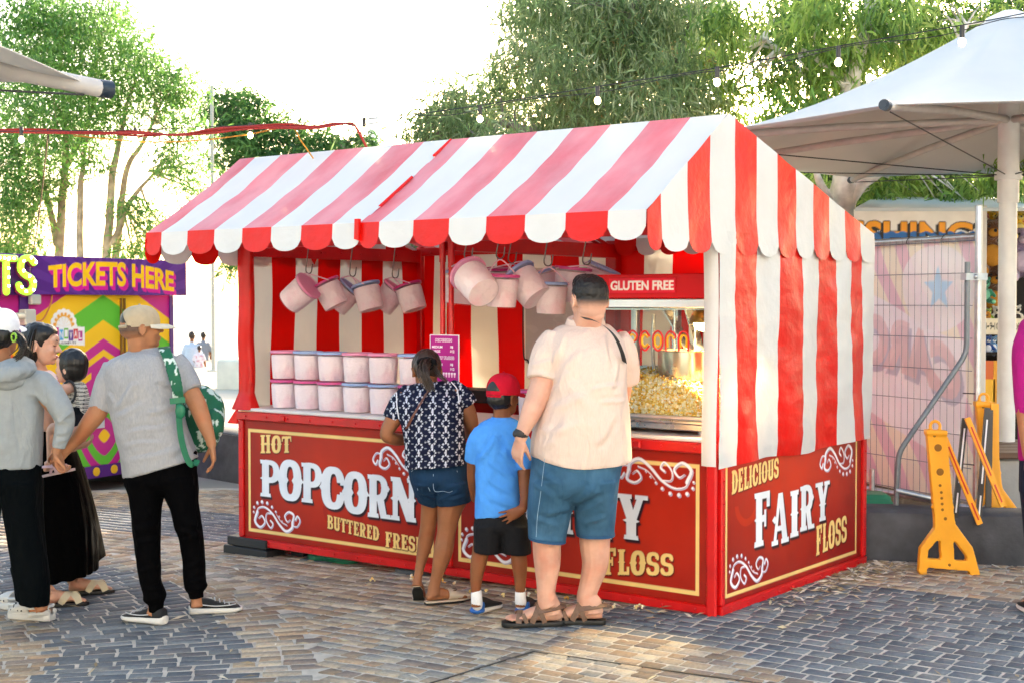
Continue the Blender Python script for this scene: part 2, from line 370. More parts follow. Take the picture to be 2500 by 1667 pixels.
def west(c):
    bo = lambda cx, cy, a, b, ia, ib: _S(_E(cx, cy, a, b), _E(cx, cy, ia, ib))
    if c == 'I': return .38, _st(.19)
    if c == 'O': return .72, _U(_S(_E(.36, .5, .34, .51), _S(_E(.36, .5, .1, .34), _D(.25, .5, .06, .1), _D(.47, .5, .06, .1))), _D(.03, .5, .06, .09), _D(.69, .5, .06, .09))
    if c == 'C': return .7, _U(_S(_E(.36, .5, .34, .51), _E(.38, .5, .1, .34), _B(.42, .36, .8, .64)), _B(.57, .58, .68, .76), _D(.03, .5, .06, .09), _B(.56, .26, .66, .42))
    if c == 'P': return .68, _U(_st(.21), _S(_E(.3, .7, .36, .31), _E(.34, .71, .12, .17), _B(-1, 0, .2, 1)), _D(.67, .7, .05, .08))
    if c == 'R': return .76, _U(west('P')[1], _Q([(.32, .45), (.54, .45), (.62, .1), (.74, .1), (.76, 0), (.44, 0)]))
    if c == 'N': return .82, _U(_st(.17, .075), _st(.65, .075), _Q([(.05, 1), (.32, 1), (.77, 0), (.5, 0)]))
    if c == 'H': return .8, _U(_st(.2), _st(.6), _B(.2, .44, .6, .57))
    if c == 'T': return .7, _U(_st(.35, hi=.95), _B(.02, .86, .68, 1), _Q([(.0, .66), (.07, .7), (.1, 1), (.02, 1)]), _Q([(.7, .66), (.63, .7), (.6, 1), (.68, 1)]))
    if c == 'B': return .72, _U(_st(.21), _S(_E(.3, .75, .36, .26), _E(.36, .75, .1, .13), _B(-1, 0, .2, 1)), _S(_E(.32, .26, .38, .27), _E(.37, .26, .11, .14), _B(-1, 0, .2, 1)))
    if c == 'D': return .72, _U(_st(.21), _S(_E(.25, .5, .45, .5), _E(.3, .5, .17, .33), _B(-1, 0, .2, 1)), _D(.7, .5, .06, .09))
    if c == 'E': return .64, _U(_st(.21), _B(.2, .87, .6, 1), _B(.2, 0, .6, .13), _B(.2, .44, .46, .57), _B(.5, .72, .61, 1), _B(.5, 0, .61, .28), _B(.4, .36, .48, .65))
    if c == 'F': return .64, _U(_st(.21), _B(.2, .87, .6, 1), _B(.2, .44, .46, .57), _B(.49, .7, .61, 1), _B(.4, .34, .48, .66))
    if c == 'L': return .6, _U(_st(.21), _B(.2, 0, .57, .13), _B(.46, 0, .58, .32))
    if c == 'U': return .76, _U(_st(.2, sp=True, lo=.2), _st(.58, .1, lo=.2), _S(_E(.39, .3, .31, .31), _E(.4, .36, .09, .2), _B(-1, .36, 2, 2)))
    if c == 'S': return .62, _U(_S(_E(.31, .72, .29, .29), _E(.33, .72, .1, .13), _B(.33, .5, .8, .72)), _S(_E(.31, .28, .3, .29), _E(.29, .28, .1, .13), _B(-.2, .28, .29, .5)), _B(.48, .66, .58, .86), _B(.04, .14, .14, .34))
    if c == 'A': return .8, _U(_Q([(.3, 1), (.5, 1), (.74, .05), (.5, .05)]), _Q([(.3, 1), (.42, 1), (.21, .05), (.08, .05)]), _B(.22, .26, .56, .36), _B(0, 0, .3, .1), _B(.44, 0, .8, .1), _D(.14, .5, .12, .08))
    if c == 'Y': return .78, _U(_st(.39, hi=.5, sp=False), _D(.39, .42, .2, .09), _Q([(.08, 1), (.33, 1), (.5, .45), (.28, .45)]), _Q([(.7, 1), (.55, 1), (.36, .45), (.5, .4)]), _B(0, .9, .4, 1), _B(.48, .9, .78, 1))
    return .4, (lambda X, Y: np.zeros(X.shape, bool))
def westword(cv, word, boxes=None, x0=0, y0=0, x1=1, y1=0, h0=.1, h1=None, gap=.04):
    """letters either in explicit boxes (x0,x1,y0,y1) or along a line with growing height"""
    m = np.zeros(cv.X.shape, bool)
    if boxes is None:
        h1 = h0 if h1 is None else h1; ws = [west(c)[0]+gap for c in word]; tot = sum(ws); p = 0; boxes = []
        for c, w in zip(word, ws):
            a = p/tot; b = (p+w-gap)/tot; q = (a+b)/2; ya = y0+(y1-y0)*q; h = h0+(h1-h0)*q; boxes.append((x0+(x1-x0)*a, x0+(x1-x0)*b, ya, ya+h)); p += w
    for i, (c, (a, b, lo, hi)) in enumerate(zip(word, boxes)):
        w, f = west(c); sl_ = 0 if len(boxes) < 2 else (y1-y0)/(x1-x0) if y1 != y0 else 0
        m |= f((cv.X-a)/(b-a)*w, (cv.Y-lo-sl_*(cv.X-(a+b)/2))/(hi-lo))
    return m
# ------------------------------------------------------------------ ground and paving
def ground():
    n = 140; xs = np.concatenate([np.linspace(-600, -20, 14), np.linspace(-16, 16, n), np.linspace(20, 600, 14)])
    ys = np.concatenate([np.linspace(-60, -2, 5), np.linspace(0, 13.2, n)])
    gx, gy = np.meshgrid(xs, ys); V = np.stack([gx.ravel(), gy.ravel(), gz(gx, gy).ravel()-.0045], 1)
    I = np.arange(V.shape[0]).reshape(gx.shape); F = np.stack([I[:-1, :-1], I[:-1, 1:], I[1:, 1:], I[1:, :-1]], -1).reshape(-1, 4)
    m = mat('joint_mortar', hx('c6bcac'), .95, var=.2, vs=14, bump=.4, bs=60, bd=.004, spec=.15)
    tag(np_mesh('ground', V, F, m, smooth=True), kind='structure')
    V = A3((-900, 13.1, -.175), (900, 13.1, -.175), (900, 900, -.175), (-900, 900, -.175))
    tag(np_mesh('ground_far', V, np.array([[0, 1, 2, 3]]), mat('far_ground', hx('9d968a'), .9, var=.15, vs=.6)), kind='structure')
OC = (-6.05, 5.45)
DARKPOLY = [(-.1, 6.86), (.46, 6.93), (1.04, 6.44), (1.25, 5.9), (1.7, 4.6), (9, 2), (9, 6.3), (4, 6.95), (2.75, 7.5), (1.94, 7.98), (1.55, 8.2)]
def inpoly(X, Y, P):
    m = np.zeros(np.shape(X), bool)
    for i in range(len(P)):
        (x0, y0), (x1, y1) = P[i], P[(i+1) % len(P)]
        if y0 != y1: m ^= ((Y >= min(y0, y1)) & (Y < max(y0, y1)) & (X < x0+(Y-y0)*(x1-x0)/(y1-y0)))
    return m
def paving():
    Q = []
    def rows(u0, u1, v0, v1, step, ln, f):
        v = v0
        while v < v1:
            w = step*random.uniform(.9, 1.12); u = u0-random.random()*ln
            while u < u1:
                l = ln*random.uniform(.72, 1.3); g = .0065
                j = lambda: random.uniform(-.005, .005)
                h_ = .0125; q = lambda: random.uniform(-.003, .003); Q.append([f(u+g+j(), v+h_+q()), f(u+l-g+j(), v+h_+q()), f(u+l-g+j(), v+w-h_+q()), f(u+g+j(), v+w-h_+q())]); u += l
            v += w
    a34 = R(-34); c, s = math.cos(a34), math.sin(a34)
    gridf = lambda u, v: (u*c-v*s+.4, u*s+v*c+7.2)
    rows(-9, 9, -7, 9, .096, .112, gridf); ng = len(Q)
    polf = lambda r, t: (OC[0]+r*math.cos(t/4.5), OC[1]+r*math.sin(t/4.5))
    rows(3.0, 5.35, -1.0, 6.6, .092, .15, polf)
    Q = np.array(Q); cen = Q.mean(1); X, Y = cen[:, 0], cen[:, 1]
    r = np.hypot(X-OC[0], Y-OC[1]); isg = np.arange(len(Q)) < ng
    pol_zone = (r < 5.25) & (X > OC[0]) & (Y > OC[1]-1.0)
    keep = np.where(isg, ~pol_zone, pol_zone) & (Y > 5.2) & (Y < 13.0) & (np.abs(X) < .55*Y+1.3)
    loc = (cen-P0[:2]); u = loc@EX[:2]; v = loc@EY[:2]
    keep &= ~((u > -3.5) & (u < -.15) & (v > .35) & (v < 1.7))
    Q, X, Y, r, isg = Q[keep], X[keep], Y[keep], r[keep], isg[keep]; n = len(Q)
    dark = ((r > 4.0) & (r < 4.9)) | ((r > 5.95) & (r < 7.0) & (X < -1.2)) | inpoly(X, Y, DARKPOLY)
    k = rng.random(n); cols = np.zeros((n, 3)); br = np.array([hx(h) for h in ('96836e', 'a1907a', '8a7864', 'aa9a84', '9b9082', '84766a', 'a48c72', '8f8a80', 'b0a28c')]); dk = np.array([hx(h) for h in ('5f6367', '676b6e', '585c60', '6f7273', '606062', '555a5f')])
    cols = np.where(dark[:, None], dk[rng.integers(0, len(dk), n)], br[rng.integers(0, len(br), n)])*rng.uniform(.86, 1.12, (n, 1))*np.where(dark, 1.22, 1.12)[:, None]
    z = gz(X, Y)+rng.normal(0, .0011, n); tx, ty = rng.normal(0, .006, (2, n))
    C2 = Q.mean(1, keepdims=True); V = []
    for sc, dz in ((1., -.014), (.99, -.003), (.955, 0.)):
        P = C2+(Q-C2)*sc; zz = z[:, None]+dz+(P[..., 0]-C2[..., 0])*tx[:, None]+(P[..., 1]-C2[..., 1])*ty[:, None]
        V.append(np.concatenate([P, zz[..., None]], -1))
    V = np.stack(V, 1).reshape(n*12, 3); b = (np.arange(n)*12)[:, None]; F = []
    for l in (0, 4):
        for j in range(4): F.append(np.concatenate([b+l+j, b+l+(j+1) % 4, b+l+4+(j+1) % 4, b+l+4+j], 1))
    F.append(np.concatenate([b+8, b+9, b+10, b+11], 1))
    m = mat('paving_stone', vc=True, rough=.8, var=.2, vs=60, bump=.9, bs=140, bd=.004, spec=.22, col2=hx('b0a695'), c2s=3.1, c2t=.76)
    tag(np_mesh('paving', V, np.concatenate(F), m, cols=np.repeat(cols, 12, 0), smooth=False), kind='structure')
ground(); paving()
# ------------------------------------------------------------------ the stall
stall = thing('popcorn_stall', 'red and white striped popcorn and fairy floss stall with scalloped awning', 'market stall', P0, ANG)
XL, YB, ZC = -3.65, 1.86, .905
def sbuild(mb, name, mats, par=stall, **k): return mb.build(name, mats, par, M=SM, **k)
RED, REDD = hx('a81c14'), hx('7a1411')
CREAM, WHT, NAVY = hx('f0cd80'), hx('e9edf2'), hx('14121f')
def panel_canvas(w, h, glow, dark=.8):
    cv = Canvas(w, h, .0036, RED)
    X, Y = np.meshgrid((np.arange(cv.nx)+.5)*cv.px, (np.arange(cv.ny)+.5)*cv.py)
    e = np.exp(-(((X-glow[0]*w)/(.38*w))**2+((Y-glow[1]*h)/(.5*h))**2))[..., None]     # printed sunburst of the sign artwork
    cv.a = hx('8e1811')*(1-e)+hx('c42d10')*e
    return cv
def border(cv, i=.07, t=.022, col=CREAM, sides=None):
    l, r, b, tp = sides or (i, cv.w-i, i, cv.h-i)
    o = cv.mask(_B(l, b, r, tp)); n = cv.mask(_B(l+t, b+t, r-t, tp-t)); cv.fill(o & ~n, col)
def lettered(cv, m, col, sh=(.012, -.016), shc=NAVY, blur=.006, dist=None):
    if sh:
        s = np.zeros_like(m)
        for t in np.linspace(.2, 1, 6): s |= cv.shift(m, sh[0]*t, sh[1]*t)
        cv.fill(np.clip(cv.blur(s, blur)*1.15, 0, 1), shc, .92); cv.fill(s, shc, .6)
    cv.fill(m, col)
def scroll(cv, x0, x1, y0, y1, fx=False, fy=False):
    """white flourish: S stem ending in spirals, with a run of dots"""
    T = lambda P: [((x1-(x1-x0)*a) if fx else (x0+(x1-x0)*a), (y1-(y1-y0)*b) if fy else (y0+(y1-y0)*b)) for a, b in P]
    k = min(x1-x0, (y1-y0)*1.6)
    m = cv.stroke(T([(.1, .62), (.05, .3), (.16, .12), (.26, .3), (.2, .5), (.13, .42)]), .016*k*2.2, .012*k)
    m |= cv.stroke(T([(.08, .5), (.12, .74), (.26, .8), (.42, .62), (.56, .3), (.7, .1), (.82, .22), (.84, .42)]), .012*k, .036*k)
    m |= cv.stroke(T([(.84, .42), (.86, .66), (.76, .74), (.68, .6), (.73, .42), (.79, .5)]), .03*k, .01*k)
    m |= cv.stroke(T([(.84, .3), (.93, .3), (.99, .5), (.94, .64), (.9, .52)]), .012*k, .022*k)
    m |= cv.stroke(T([(.42, .62), (.3, .6), (.29, .36), (.38, .14), (.43, .28), (.38, .38)]), .012*k, .02*k)
    m |= cv.stroke(T([(.5, .62), (.6, .4), (.72, .3)]), .004*k, .012*k)
    for a, b, r in [(.02, .6, .022), (.03, .76, .026), (.1, .92, .032), (.2, .97, .034), (.31, .95, .032), (.41, .84, .028), (.49, .7, .022), (.56, .55, .018), (.62, .42, .014)]:
        m |= cv.discs(T([(a, b)]), [r*k*1.1])
    cv.fill(cv.shift(m, .004, -.004), hx('b9b3c6')); cv.fill(m & cv.shift(m, -.003, .003), hx('f4f2f7'))
def front_frame(x0, x1, name='front_panel_frame'):
    mb = MB(); t = .045
    mb.bev(x0, x1, -.03, .02, -.005, t, .006); mb.bev(x0, x1, -.045, .03, ZC-.07, ZC-.012, .008)
    mb.bev(x0, x0+t, -.026, .02, t, ZC-.07, .006); mb.bev(x1-t, x1, -.026, .02, t, ZC-.07, .006)
    for i in range(9): 
        xx = x0+.1+(x1-x0-.2)*i/8; mb.ball((xx, -.032, .02), .007, 8); mb.ball((xx, -.047, ZC-.04), .008, 8)
    for i in range(6):
        for xx in (x0+.02, x1-.02): mb.ball((xx, -.028, .12+i*.13), .006, 8)
    for i in (.25, .75): mb.bev(x0+(x1-x0)*i-.025, x0+(x1-x0)*i+.025, -.06, -.04, ZC-.06, ZC-.02, .006)
    return sbuild(mb, name, M_['red_paint'], smooth=True)
def PM(x, y, z, rz=0): return SM @ Matrix.Translation((x, y, z)) @ Matrix.Rotation(rz, 4, 'Z')
def popcorn_front():
    w, h = 1.73, .79; ox, oz = -3.605, .045; cv = panel_canvas(w, h, (.5, .55))
    border(cv, sides=(.04, w-.055, .012+.03, h-.06))
    rg = lambda cx, cy, r, t: cv.mask(lambda X, Y: (np.abs(np.hypot(X-cx, Y-cy)-r) < t) & (Y < cy))
    cv.fill(rg(.92, .27, .16, .02), hx('a31d12'), .7)
    W = [(-3.449, -3.272, .331, .575), (-3.265, -3.065, .325, .59), (-3.059, -2.881, .326, .583), (-2.874, -2.681, .306, .573), (-2.674, -2.483, .293, .556), (-2.471, -2.288, .285, .55), (-2.277, -2.072, .285, .55)]
    lettered(cv, westword(cv, 'POPCORN', [(a-ox-.012, b-ox+.012, c-oz, d-oz) for a, b, c, d in W]), WHT)
    lettered(cv, westword(cv, 'HOT', None, -3.449-ox, .617-oz, -3.147-ox, .64-oz, .125, .105), CREAM, (.005, -.006), hx('501010'), .004)
    lettered(cv, westword(cv, 'BUTTERED', None, -2.828-ox, .178-oz, -2.374-ox, .14-oz, .086, .088, .03), CREAM, (.005, -.006), hx('501010'), .004)
    lettered(cv, westword(cv, 'FRESH', None, -2.326-ox, .112-oz, -2.0-ox, .106-oz, .094, .09, .03), CREAM, (.005, -.006), hx('501010'), .004)
    scroll(cv, -2.43-ox, -1.99-ox, .545-oz, .745-oz, fx=True, fy=True); scroll(cv, -3.525-ox, -3.07-ox, .1-oz, .3-oz)
    return cv, ox, oz
front_frame(-3.65, -1.835)
cv, ox, oz = popcorn_front(); cv.mesh('front_panel', PM(ox, -.008, oz), M_['vc_print'], stall)['label'] = 'dark red front panel lettered HOT POPCORN BUTTERED FRESH'
front_frame(-1.825, -.012)
w, h = 1.73, .79; ox, oz = -1.785, .045; cv = panel_canvas(w, h, (.62, .5)); border(cv, sides=(.05, w-.05, .014+.03, h-.06))
W = [(-1.5, -1.3, .33, .58), (-1.28, -1.04, .31, .57), (-1.02, -.9, .33, .57), (-.87, -.65, .33, .575), (-.63, -.42, .34, .585)]
lettered(cv, westword(cv, 'FAIRY', [(a-ox, b-ox, c-oz, d-oz) for a, b, c, d in W]), WHT)
lettered(cv, westword(cv, 'FLOSS', None, -.705-ox, .13-oz, -.255-ox, .178-oz, .15, .112, .03), CREAM, (.006, -.007), hx('501010'), .004)
lettered(cv, westword(cv, 'DELICIOUS', None, -1.66-ox, .64-oz, -1.15-ox, .66-oz, .11, .1, .03), CREAM, (.005, -.006), hx('501010'), .004)
scroll(cv, -.62-ox, -.13-ox, .6-oz, .8-oz, fx=True, fy=True); scroll(cv, -1.72-ox, -1.25-ox, .1-oz, .3-oz)
cv.mesh('front_panel', PM(ox, -.008, oz), M_['vc_print'], stall)['label'] = 'dark red front panel lettered FAIRY FLOSS behind the queue'
# right end panel
w, h = 1.78, .80; oy, oz = .04, .045; cv = panel_canvas(w, h, (.45, .75)); border(cv, sides=(.03, w-.075, .03, h+.2), t=.02)
cv.fill(cv.mask(lambda X, Y: (np.abs(np.hypot(X-.27, Y-.52)-.12) < .02) & (Y < .5)), hx('d6380f'), .4)
W = [(.382, .585, .296, .59), (.599, .811, .275, .56), (.822, .94, .292, .555), (.944, 1.145, .31, .568), (1.155, 1.352, .337, .566)]
lettered(cv, westword(cv, 'FAIRY', [(a-oy, b-oy, c-oz, d-oz) for a, b, c, d in W]), WHT)
lettered(cv, westword(cv, 'DELICIOUS', None, .135-oy, .612-oz, .685-oy, .652-oz, .126, .108, .03), CREAM, (.005, -.006), hx('501010'), .004)
lettered(cv, westword(cv, 'FLOSS', None, 1.165-oy, .14-oz, 1.605-oy, .172-oz, .175, .155, .03), CREAM, (.006, -.007), hx('501010'), .004)
scroll(cv, 1.21-oy, 1.69-oy, .575-oz, .775-oz, fx=True, fy=True); scroll(cv, .11-oy, .56-oy, .095-oz, .285-oz)
cv.mesh('side_panel', PM(.008, oy, oz, R(90)), M_['vc_print'], stall)['label'] = 'dark red end panel lettered DELICIOUS FAIRY FLOSS'
mb = MB(); t = .045
mb.bev(-.02, .03, 0, YB, -.005, t, .006); mb.bev(-.02, .026, 0, .04, t, .93, .006); mb.bev(-.02, .026, YB-.05, YB, t, .93, .006); mb.bev(-.02, .024, .04, YB-.05, ZC-.06, ZC-.012, .006)
for i in range(7):
    mb.ball((.028, .02, .1+i*.12), .007, 8); mb.ball((.028, YB-.025, .1+i*.12), .007, 8)
for i in range(10): mb.ball((.032, .1+i*.18, .02), .006, 8)
mb.bev(-.045, .012, -.042, -.018, -.02, ZC-.01, .008)
sbuild(mb, 'side_panel_frame', M_['red_paint'], smooth=True)
mb = MB()
mb.box(XL, XL+.02, .02, YB, 0, ZC-.02); mb.box(XL, 0, YB-.02, YB, 0, ZC-.02); mb.box(XL+.05, -.06, .012, .03, .01, ZC-.03)
sbuild(mb, 'base_wall', M_['red_paint'])
mb = MB(); mb.bev(XL+.01, -.012, -.035, .62, ZC-.01, ZC+.012, .005); sbuild(mb, 'counter_top', M_['counter'])
mb = MB(); mb.box(XL+.05, -.03, YB-.35, YB-.05, ZC-.01, ZC+.08); mb.box(-1.6, -.85, YB-.42, YB-.06, ZC+.07, 1.0); sbuild(mb, 'back_counter', M_['dark'])
# steel frame: posts, beams, poles
def post(mb, x, y, z0=ZC, z1=2.02, w=.05): mb.bev(x-w/2, x+w/2, y-w/2, y+w/2, z0, z1, .006)
for x, y, z1_ in ((XL+.03, YB-.04, 2.05), (-1.83, YB-.04, 2.05), (-.03, YB-.04, 2.05), (XL+.03, 0, 2.02), (-.03, 0, 2.02)): mb = MB(); post(mb, x, y, z1=z1_, w=.09 if x == -1.83 else .05); sbuild(mb, 'corner_post', M_['red_paint'], smooth=True)
mb = MB()
for y in (-.0, YB-.04): mb.box(XL, 0, y-.02, y+.02, 1.98, 2.04)
for x in (XL+.03, -1.86, -1.80, -.03): mb.box(x-.02, x+.02, .02, YB-.06, 1.93, 2.02)
for x in (XL+.03, -1.86, -1.80, -.03): mb.tube([(x, -.74, 2.0), (x, 0, 2.51), (x, 1.82, 1.98)], .013, 8)
for y, z in ((-.74, 2.0), (0, 2.51)): mb.tube([(XL+.03, y, z), (-.02, y, z)], .013, 8)
for i in range(9): mb.ball((XL+.053, .12+i*.2, 1.975), .008, 8); mb.ball((-3.5+i*.4, YB-.063, 2.0), .008, 8)
sbuild(mb, 'roof_frame', M_['red_paint'], smooth=True)
for x in (-1.862, -1.795):
    mb = MB(); mb.tube([(x, 0, ZC), (x, 0, 2.0)], .0165, 12); mb.tube([(x, 0, 1.86), (x, 0, 2.06)], .021, 12)
    sbuild(mb, 'pole', M_['red_paint'], smooth=True)
# tarpaulins: striped sheets with folds
def stripes(edges, first):  # [(a,b,mat)]
    return [(edges[i], edges[i+1], (first+i) % 2) for i in range(len(edges)-1)]
def sheet(name, us, fn, vs, par=stall, mats=None, sub=5, thick=.0025):
    """us: stripe list in u; fn(u,v)->(x,y,z) stall-local; vs: v samples or function of u"""
    V = []; F = []; MI = []
    for a, b, m in us:
        for k in range(sub):
            n0 = len(V); u0, u1 = a+(b-a)*k/sub, a+(b-a)*(k+1)/sub
            va, vb = (vs(u0), vs(u1)) if callable(vs) else (vs, vs)
            for p, q in zip(va, vb): V.append(fn(u0, p)); V.append(fn(u1, q))
            for i in range(len(va)-1): F.append((n0+2*i, n0+2*i+1, n0+2*i+3, n0+2*i+2)); MI.append(m)
    V = np.array(V); key = {}; mp = []
    U = []
    for p in V:
        k = tuple(np.round(p, 5))
        if k not in key: key[k] = len(U); U.append(p)
        mp.append(key[k])
    F = np.array(mp)[np.array(F)]
    o = np_mesh(name, np.array(U), F, mats or [M_['red_tarp'], M_['white_tarp']], par, mi=MI, smooth=True, M=SM)
    md = o.modifiers.new('thick', 'SOLIDIFY'); md.thickness = .0012; md.offset = 0; md.use_rim = False
    return o
wob = lambda a, b, s=1., o=0.: noise.noise((a*s+o, b*s, o*3.1))
AW = [M_['red_awning_glare'], M_['white_awning']]
ZR, ZE, YE = 2.585, 2.058, -.775
def scallop(edges, depth=.064, base=.08):
    """length of the valance at u: scallops centred on every stripe"""
    def f(u):
        for a, b in zip(edges[:-1], edges[1:]):
            if a-1e-6 <= u <= b+1e-6:
                t = (u-a)/(b-a)*2-1; return base+depth*math.sqrt(max(0, 1-abs(t)**2.0))
        return base
    return f
def awning(x0, x1, edges, seed):
    st = stripes(edges, 0); vs = np.linspace(0, 1, 15)
    def fn(u, v):
        z = ZR+(ZE-ZR)*v; y = YE*v; sag = -.016*math.sin(math.pi*v)+.008*wob(u, v*1.5, 2.2, seed)*min(1, 4*v)*min(1, 6*(1-v)+.2)
        fold = .0028*math.sin((u*3+v*2.2)*9+seed)*math.sin(math.pi*v)
        return (u+.0015*wob(u, v, 3, seed+4), y+(sag+fold)*-.56, z+(sag+fold)*.83)
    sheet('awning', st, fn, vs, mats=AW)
    L = scallop(edges)
    def fv(u, v):
        return (u, YE-.004-.022*math.sin(v*2.2)+.012*wob(u, v, 5, seed)*v-.02*v, ZE-v)
    sheet('valance', st, fv, lambda u: np.linspace(0, L(u), 8), sub=10)
    vs2 = np.linspace(0, 1, 8)
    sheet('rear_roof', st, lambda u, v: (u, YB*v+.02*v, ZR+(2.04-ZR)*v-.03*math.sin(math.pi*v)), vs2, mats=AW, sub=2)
EL = [-3.645]+[-3.492+.2475*i for i in range(7)]+[-1.79]
ER = [-1.80]+[-1.654+.2475*i for i in range(7)]+[.045]
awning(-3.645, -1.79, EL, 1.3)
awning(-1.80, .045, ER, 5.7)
mb = MB()                                             # red edging pipes showing in the gap between the two roofs
mb.tube([(-1.797, .0, ZR-.002), (-1.797, YE*.2, ZR-.109)], .009, 8); sbuild(mb, 'roof_edging', M_['red_tarp'], smooth=True); mb = MB(); mb.tube([(-1.797, YE*.45, ZR-.247), (-1.797, YE*.8, ZR-.43)], .009, 8); sbuild(mb, 'roof_edging', M_['red_tarp'], smooth=True); mb = MB()
mb.prism([(0, 0), (.03, .0), (.03, -.12), (-.005, -.11)], .02, (-1.815, YE-.01, ZE+.02), (1, 0, 0), (0, 0, 1))
sbuild(mb, 'roof_edging', M_['red_tarp'], smooth=True)
GE = [-.79, -.664, -.417, -.189, .069, .31, .549, .78, 1.001, 1.221, 1.44, 1.66, 1.87]
def gtop(u): return ZR+(ZE-ZR)*(u/YE) if u < 0 else ZR+(2.04-ZR)*(u/1.87)
def gable(xg, sgn, seed, names=('gable_end', 'gable_valance')):
    st = stripes(GE, 0); 
    L = scallop(GE, .06, .125)
    up_ = .004 if sgn > 0 else -.03
    def fv(u, v):
        d = gtop(u)+up_-v*(gtop(u)+up_-(2.05-L(u)))
        low = max(0, 2.06-d); 
        return (xg+sgn*(.006*wob(u, d, 4, seed)+.05*low+.02*low*math.sin(u*25)), u+.006*wob(u, d, 3, seed+2), d)
    sheet(names[0], st, fv, np.linspace(0, 1, 14), mats=[M_['red_tarp'], M_['white_tarp']], sub=8)
gable(.055, 1, 2.2); gable(-3.638, -1, 8.1)
# side curtain hanging over the right end
CE = [-.09, .068, .329, .595, .868, 1.093, 1.34, 1.53, 1.703, 1.9]
st = stripes(CE, 1)
def fc(u, v):
    z = 1.985-(1.985-.775)*v
    f = .018*math.sin(u*9+.9*math.sin(v*3))*(.3+v)+.02*wob(u, v*.7, 4, 3.3)+.009*wob(u+v*.6, v*1.4-u*.5, 9, 1.3)+.02*v*v*math.sin(u*4.6+1)
    return (.052+f*.8, u+.012*math.sin(v*3+u*7)*v, z+.012*math.sin(u*5)*v)
sheet('side_curtain', st, fc, np.linspace(0, 1, 30), sub=7)
sheet('corner_flap', [(0, 1, 1)], lambda u, v: (-.035+.085*u, -.098-.012*math.sin(u*3)+.012*math.sin(v*5), 1.95-(1.95-.785)*v), np.linspace(0, 1, 24), sub=5)
# left wall and back wall (seen from inside)
LE = [.05, .268, .492, .72, .95, 1.18, 1.41, 1.63, YB]
sheet('left_wall', stripes(LE, 1), lambda u, v: (XL+.012+.01*wob(u, v, 3, 6.), u+.012*math.sin(v*4+u*3), 1.94-(1.94-ZC)*v), np.linspace(0, 1, 16), sub=3, mats=[M_['red_wall'], M_['white_wall']])
BE = [-3.6, -3.5, -3.36, -3.12, -2.87, -2.63, -2.38, -2.14, -1.86, -1.6, -1.37, -1.12, -.88, -.64, -.4, -.18, 0]
sheet('back_wall', stripes(BE, 0), lambda u, v: (u+.01*math.sin(v*4+u*3), YB-.025+.008*wob(u, v, 3, 9.), 2.0-(2.0-ZC)*v), np.linspace(0, 1, 12), sub=3, mats=[M_['red_wall'], M_['white_wall']])
IE = [-1.78+.178*i for i in range(11)]
Li = scallop(IE, .07, .05)
sheet('inner_valance', stripes(IE, 0), lambda u, v: (u, YB-.11-.1*v*math.sin(u*11)**2, 2.06-v), lambda u: np.linspace(0, Li(u), 6), sub=8)
mb = MB(); c = [(-2.62, 1.86), (-2.62, 1.28), (-2.58, 1.2), (-2.5, 1.17), (-1.95, 1.17)]
mb.tube([(p[0], YB-.045, p[1]) for p in spline(c, 30)], .006, 6); sbuild(mb, 'window_piping', M_['black'])
mb = MB(); mb.box(-2.6, -1.9, YB-.042, YB-.036, 1.18, 1.87); sbuild(mb, 'window_flap', mat('clear_flap', hx('c9c2b8'), .25, var=.05, vs=3, bump=.2, bs=6))
# red sleeve on the left front post, rail trims
def fs(u, v):
    a = u*math.pi*1.4-2.3; r = .047+.004*math.sin(v*14+u*5)*(.3+v)+(.045*max(0, v-.9)*8 if v > .9 else 0)
    return (XL+.05+r*1.3*math.cos(a), .01+r*math.sin(a), 1.99-(1.99-ZC)*v)
sheet('post_sleeve', [(0, 1, 0)], fs, np.linspace(0, 1, 30), sub=14)
mb = MB(); mb.prism([(0, 0), (-.1, -.11), (.0, -.11)], .012, (XL+.0, -.02, ZC+.01), (1, 0, 0), (0, 0, 1)); sbuild(mb, 'corner_gusset', M_['red_tarp']); mb = MB(); mb.prism([(0, 0), (.05, 0), (.05, .13), (-.09, .11), (-.12, .0)], .02, (XL, -.0, 1.92), (1, 0, 0), (0, 0, 1)); sbuild(mb, 'corner_gusset', M_['red_tarp'])
mb = MB(); mb.tube([SW(.0, -.09, 1.93), SW(.005, -.09, 1.8), SW(.02, -.08, 1.66)], .005, 6); mb.build('tie_cord', M_['white_plastic'], stall)
# timbers and things stuffed under the floor
t = thing('timber_blocks', 'stacked black timber blocks propping the left corner of the stall', 'timber', SW(XL, 0, -.08), ANG)
mb = MB()
for i, (x0, x1) in enumerate(((-3.78, -3.35), (-3.74, -3.36))): mb.bev(x0, x1, -.05, .12, -.085+i*.066+.001, -.085+i*.066+.062, .006)
mb.bev(-3.3, -3.18, .12, .5, -.08, -.01, .006); sbuild(mb, 'timber', M_['dark'], t)
for nm, lb, ct, x0, x1, y0, c in (('green_bag', 'green plastic bag stuffed under the popcorn panel', 'bag', -3.14, -2.72, .1, hx('0d6b4d')), ('grey_bag', 'dark grey folded bag under the stall floor', 'bag', -2.35, -1.98, .05, hx('45464a'))):
    mb = MB()
    for i in range(14): mb.ball((random.uniform(x0+.06, x1-.06), y0+random.uniform(0, .12), -.045+random.uniform(-.01, .02)), (random.uniform(.06, .12), .07, .045), 10)
    tag(mb.solid(nm, mat(nm, c, .5, bump=.5, bs=30), None, .012, 2, M=SM), lb, ct)
t = mat('paper_litter', hx('cfc6b4'), .8)
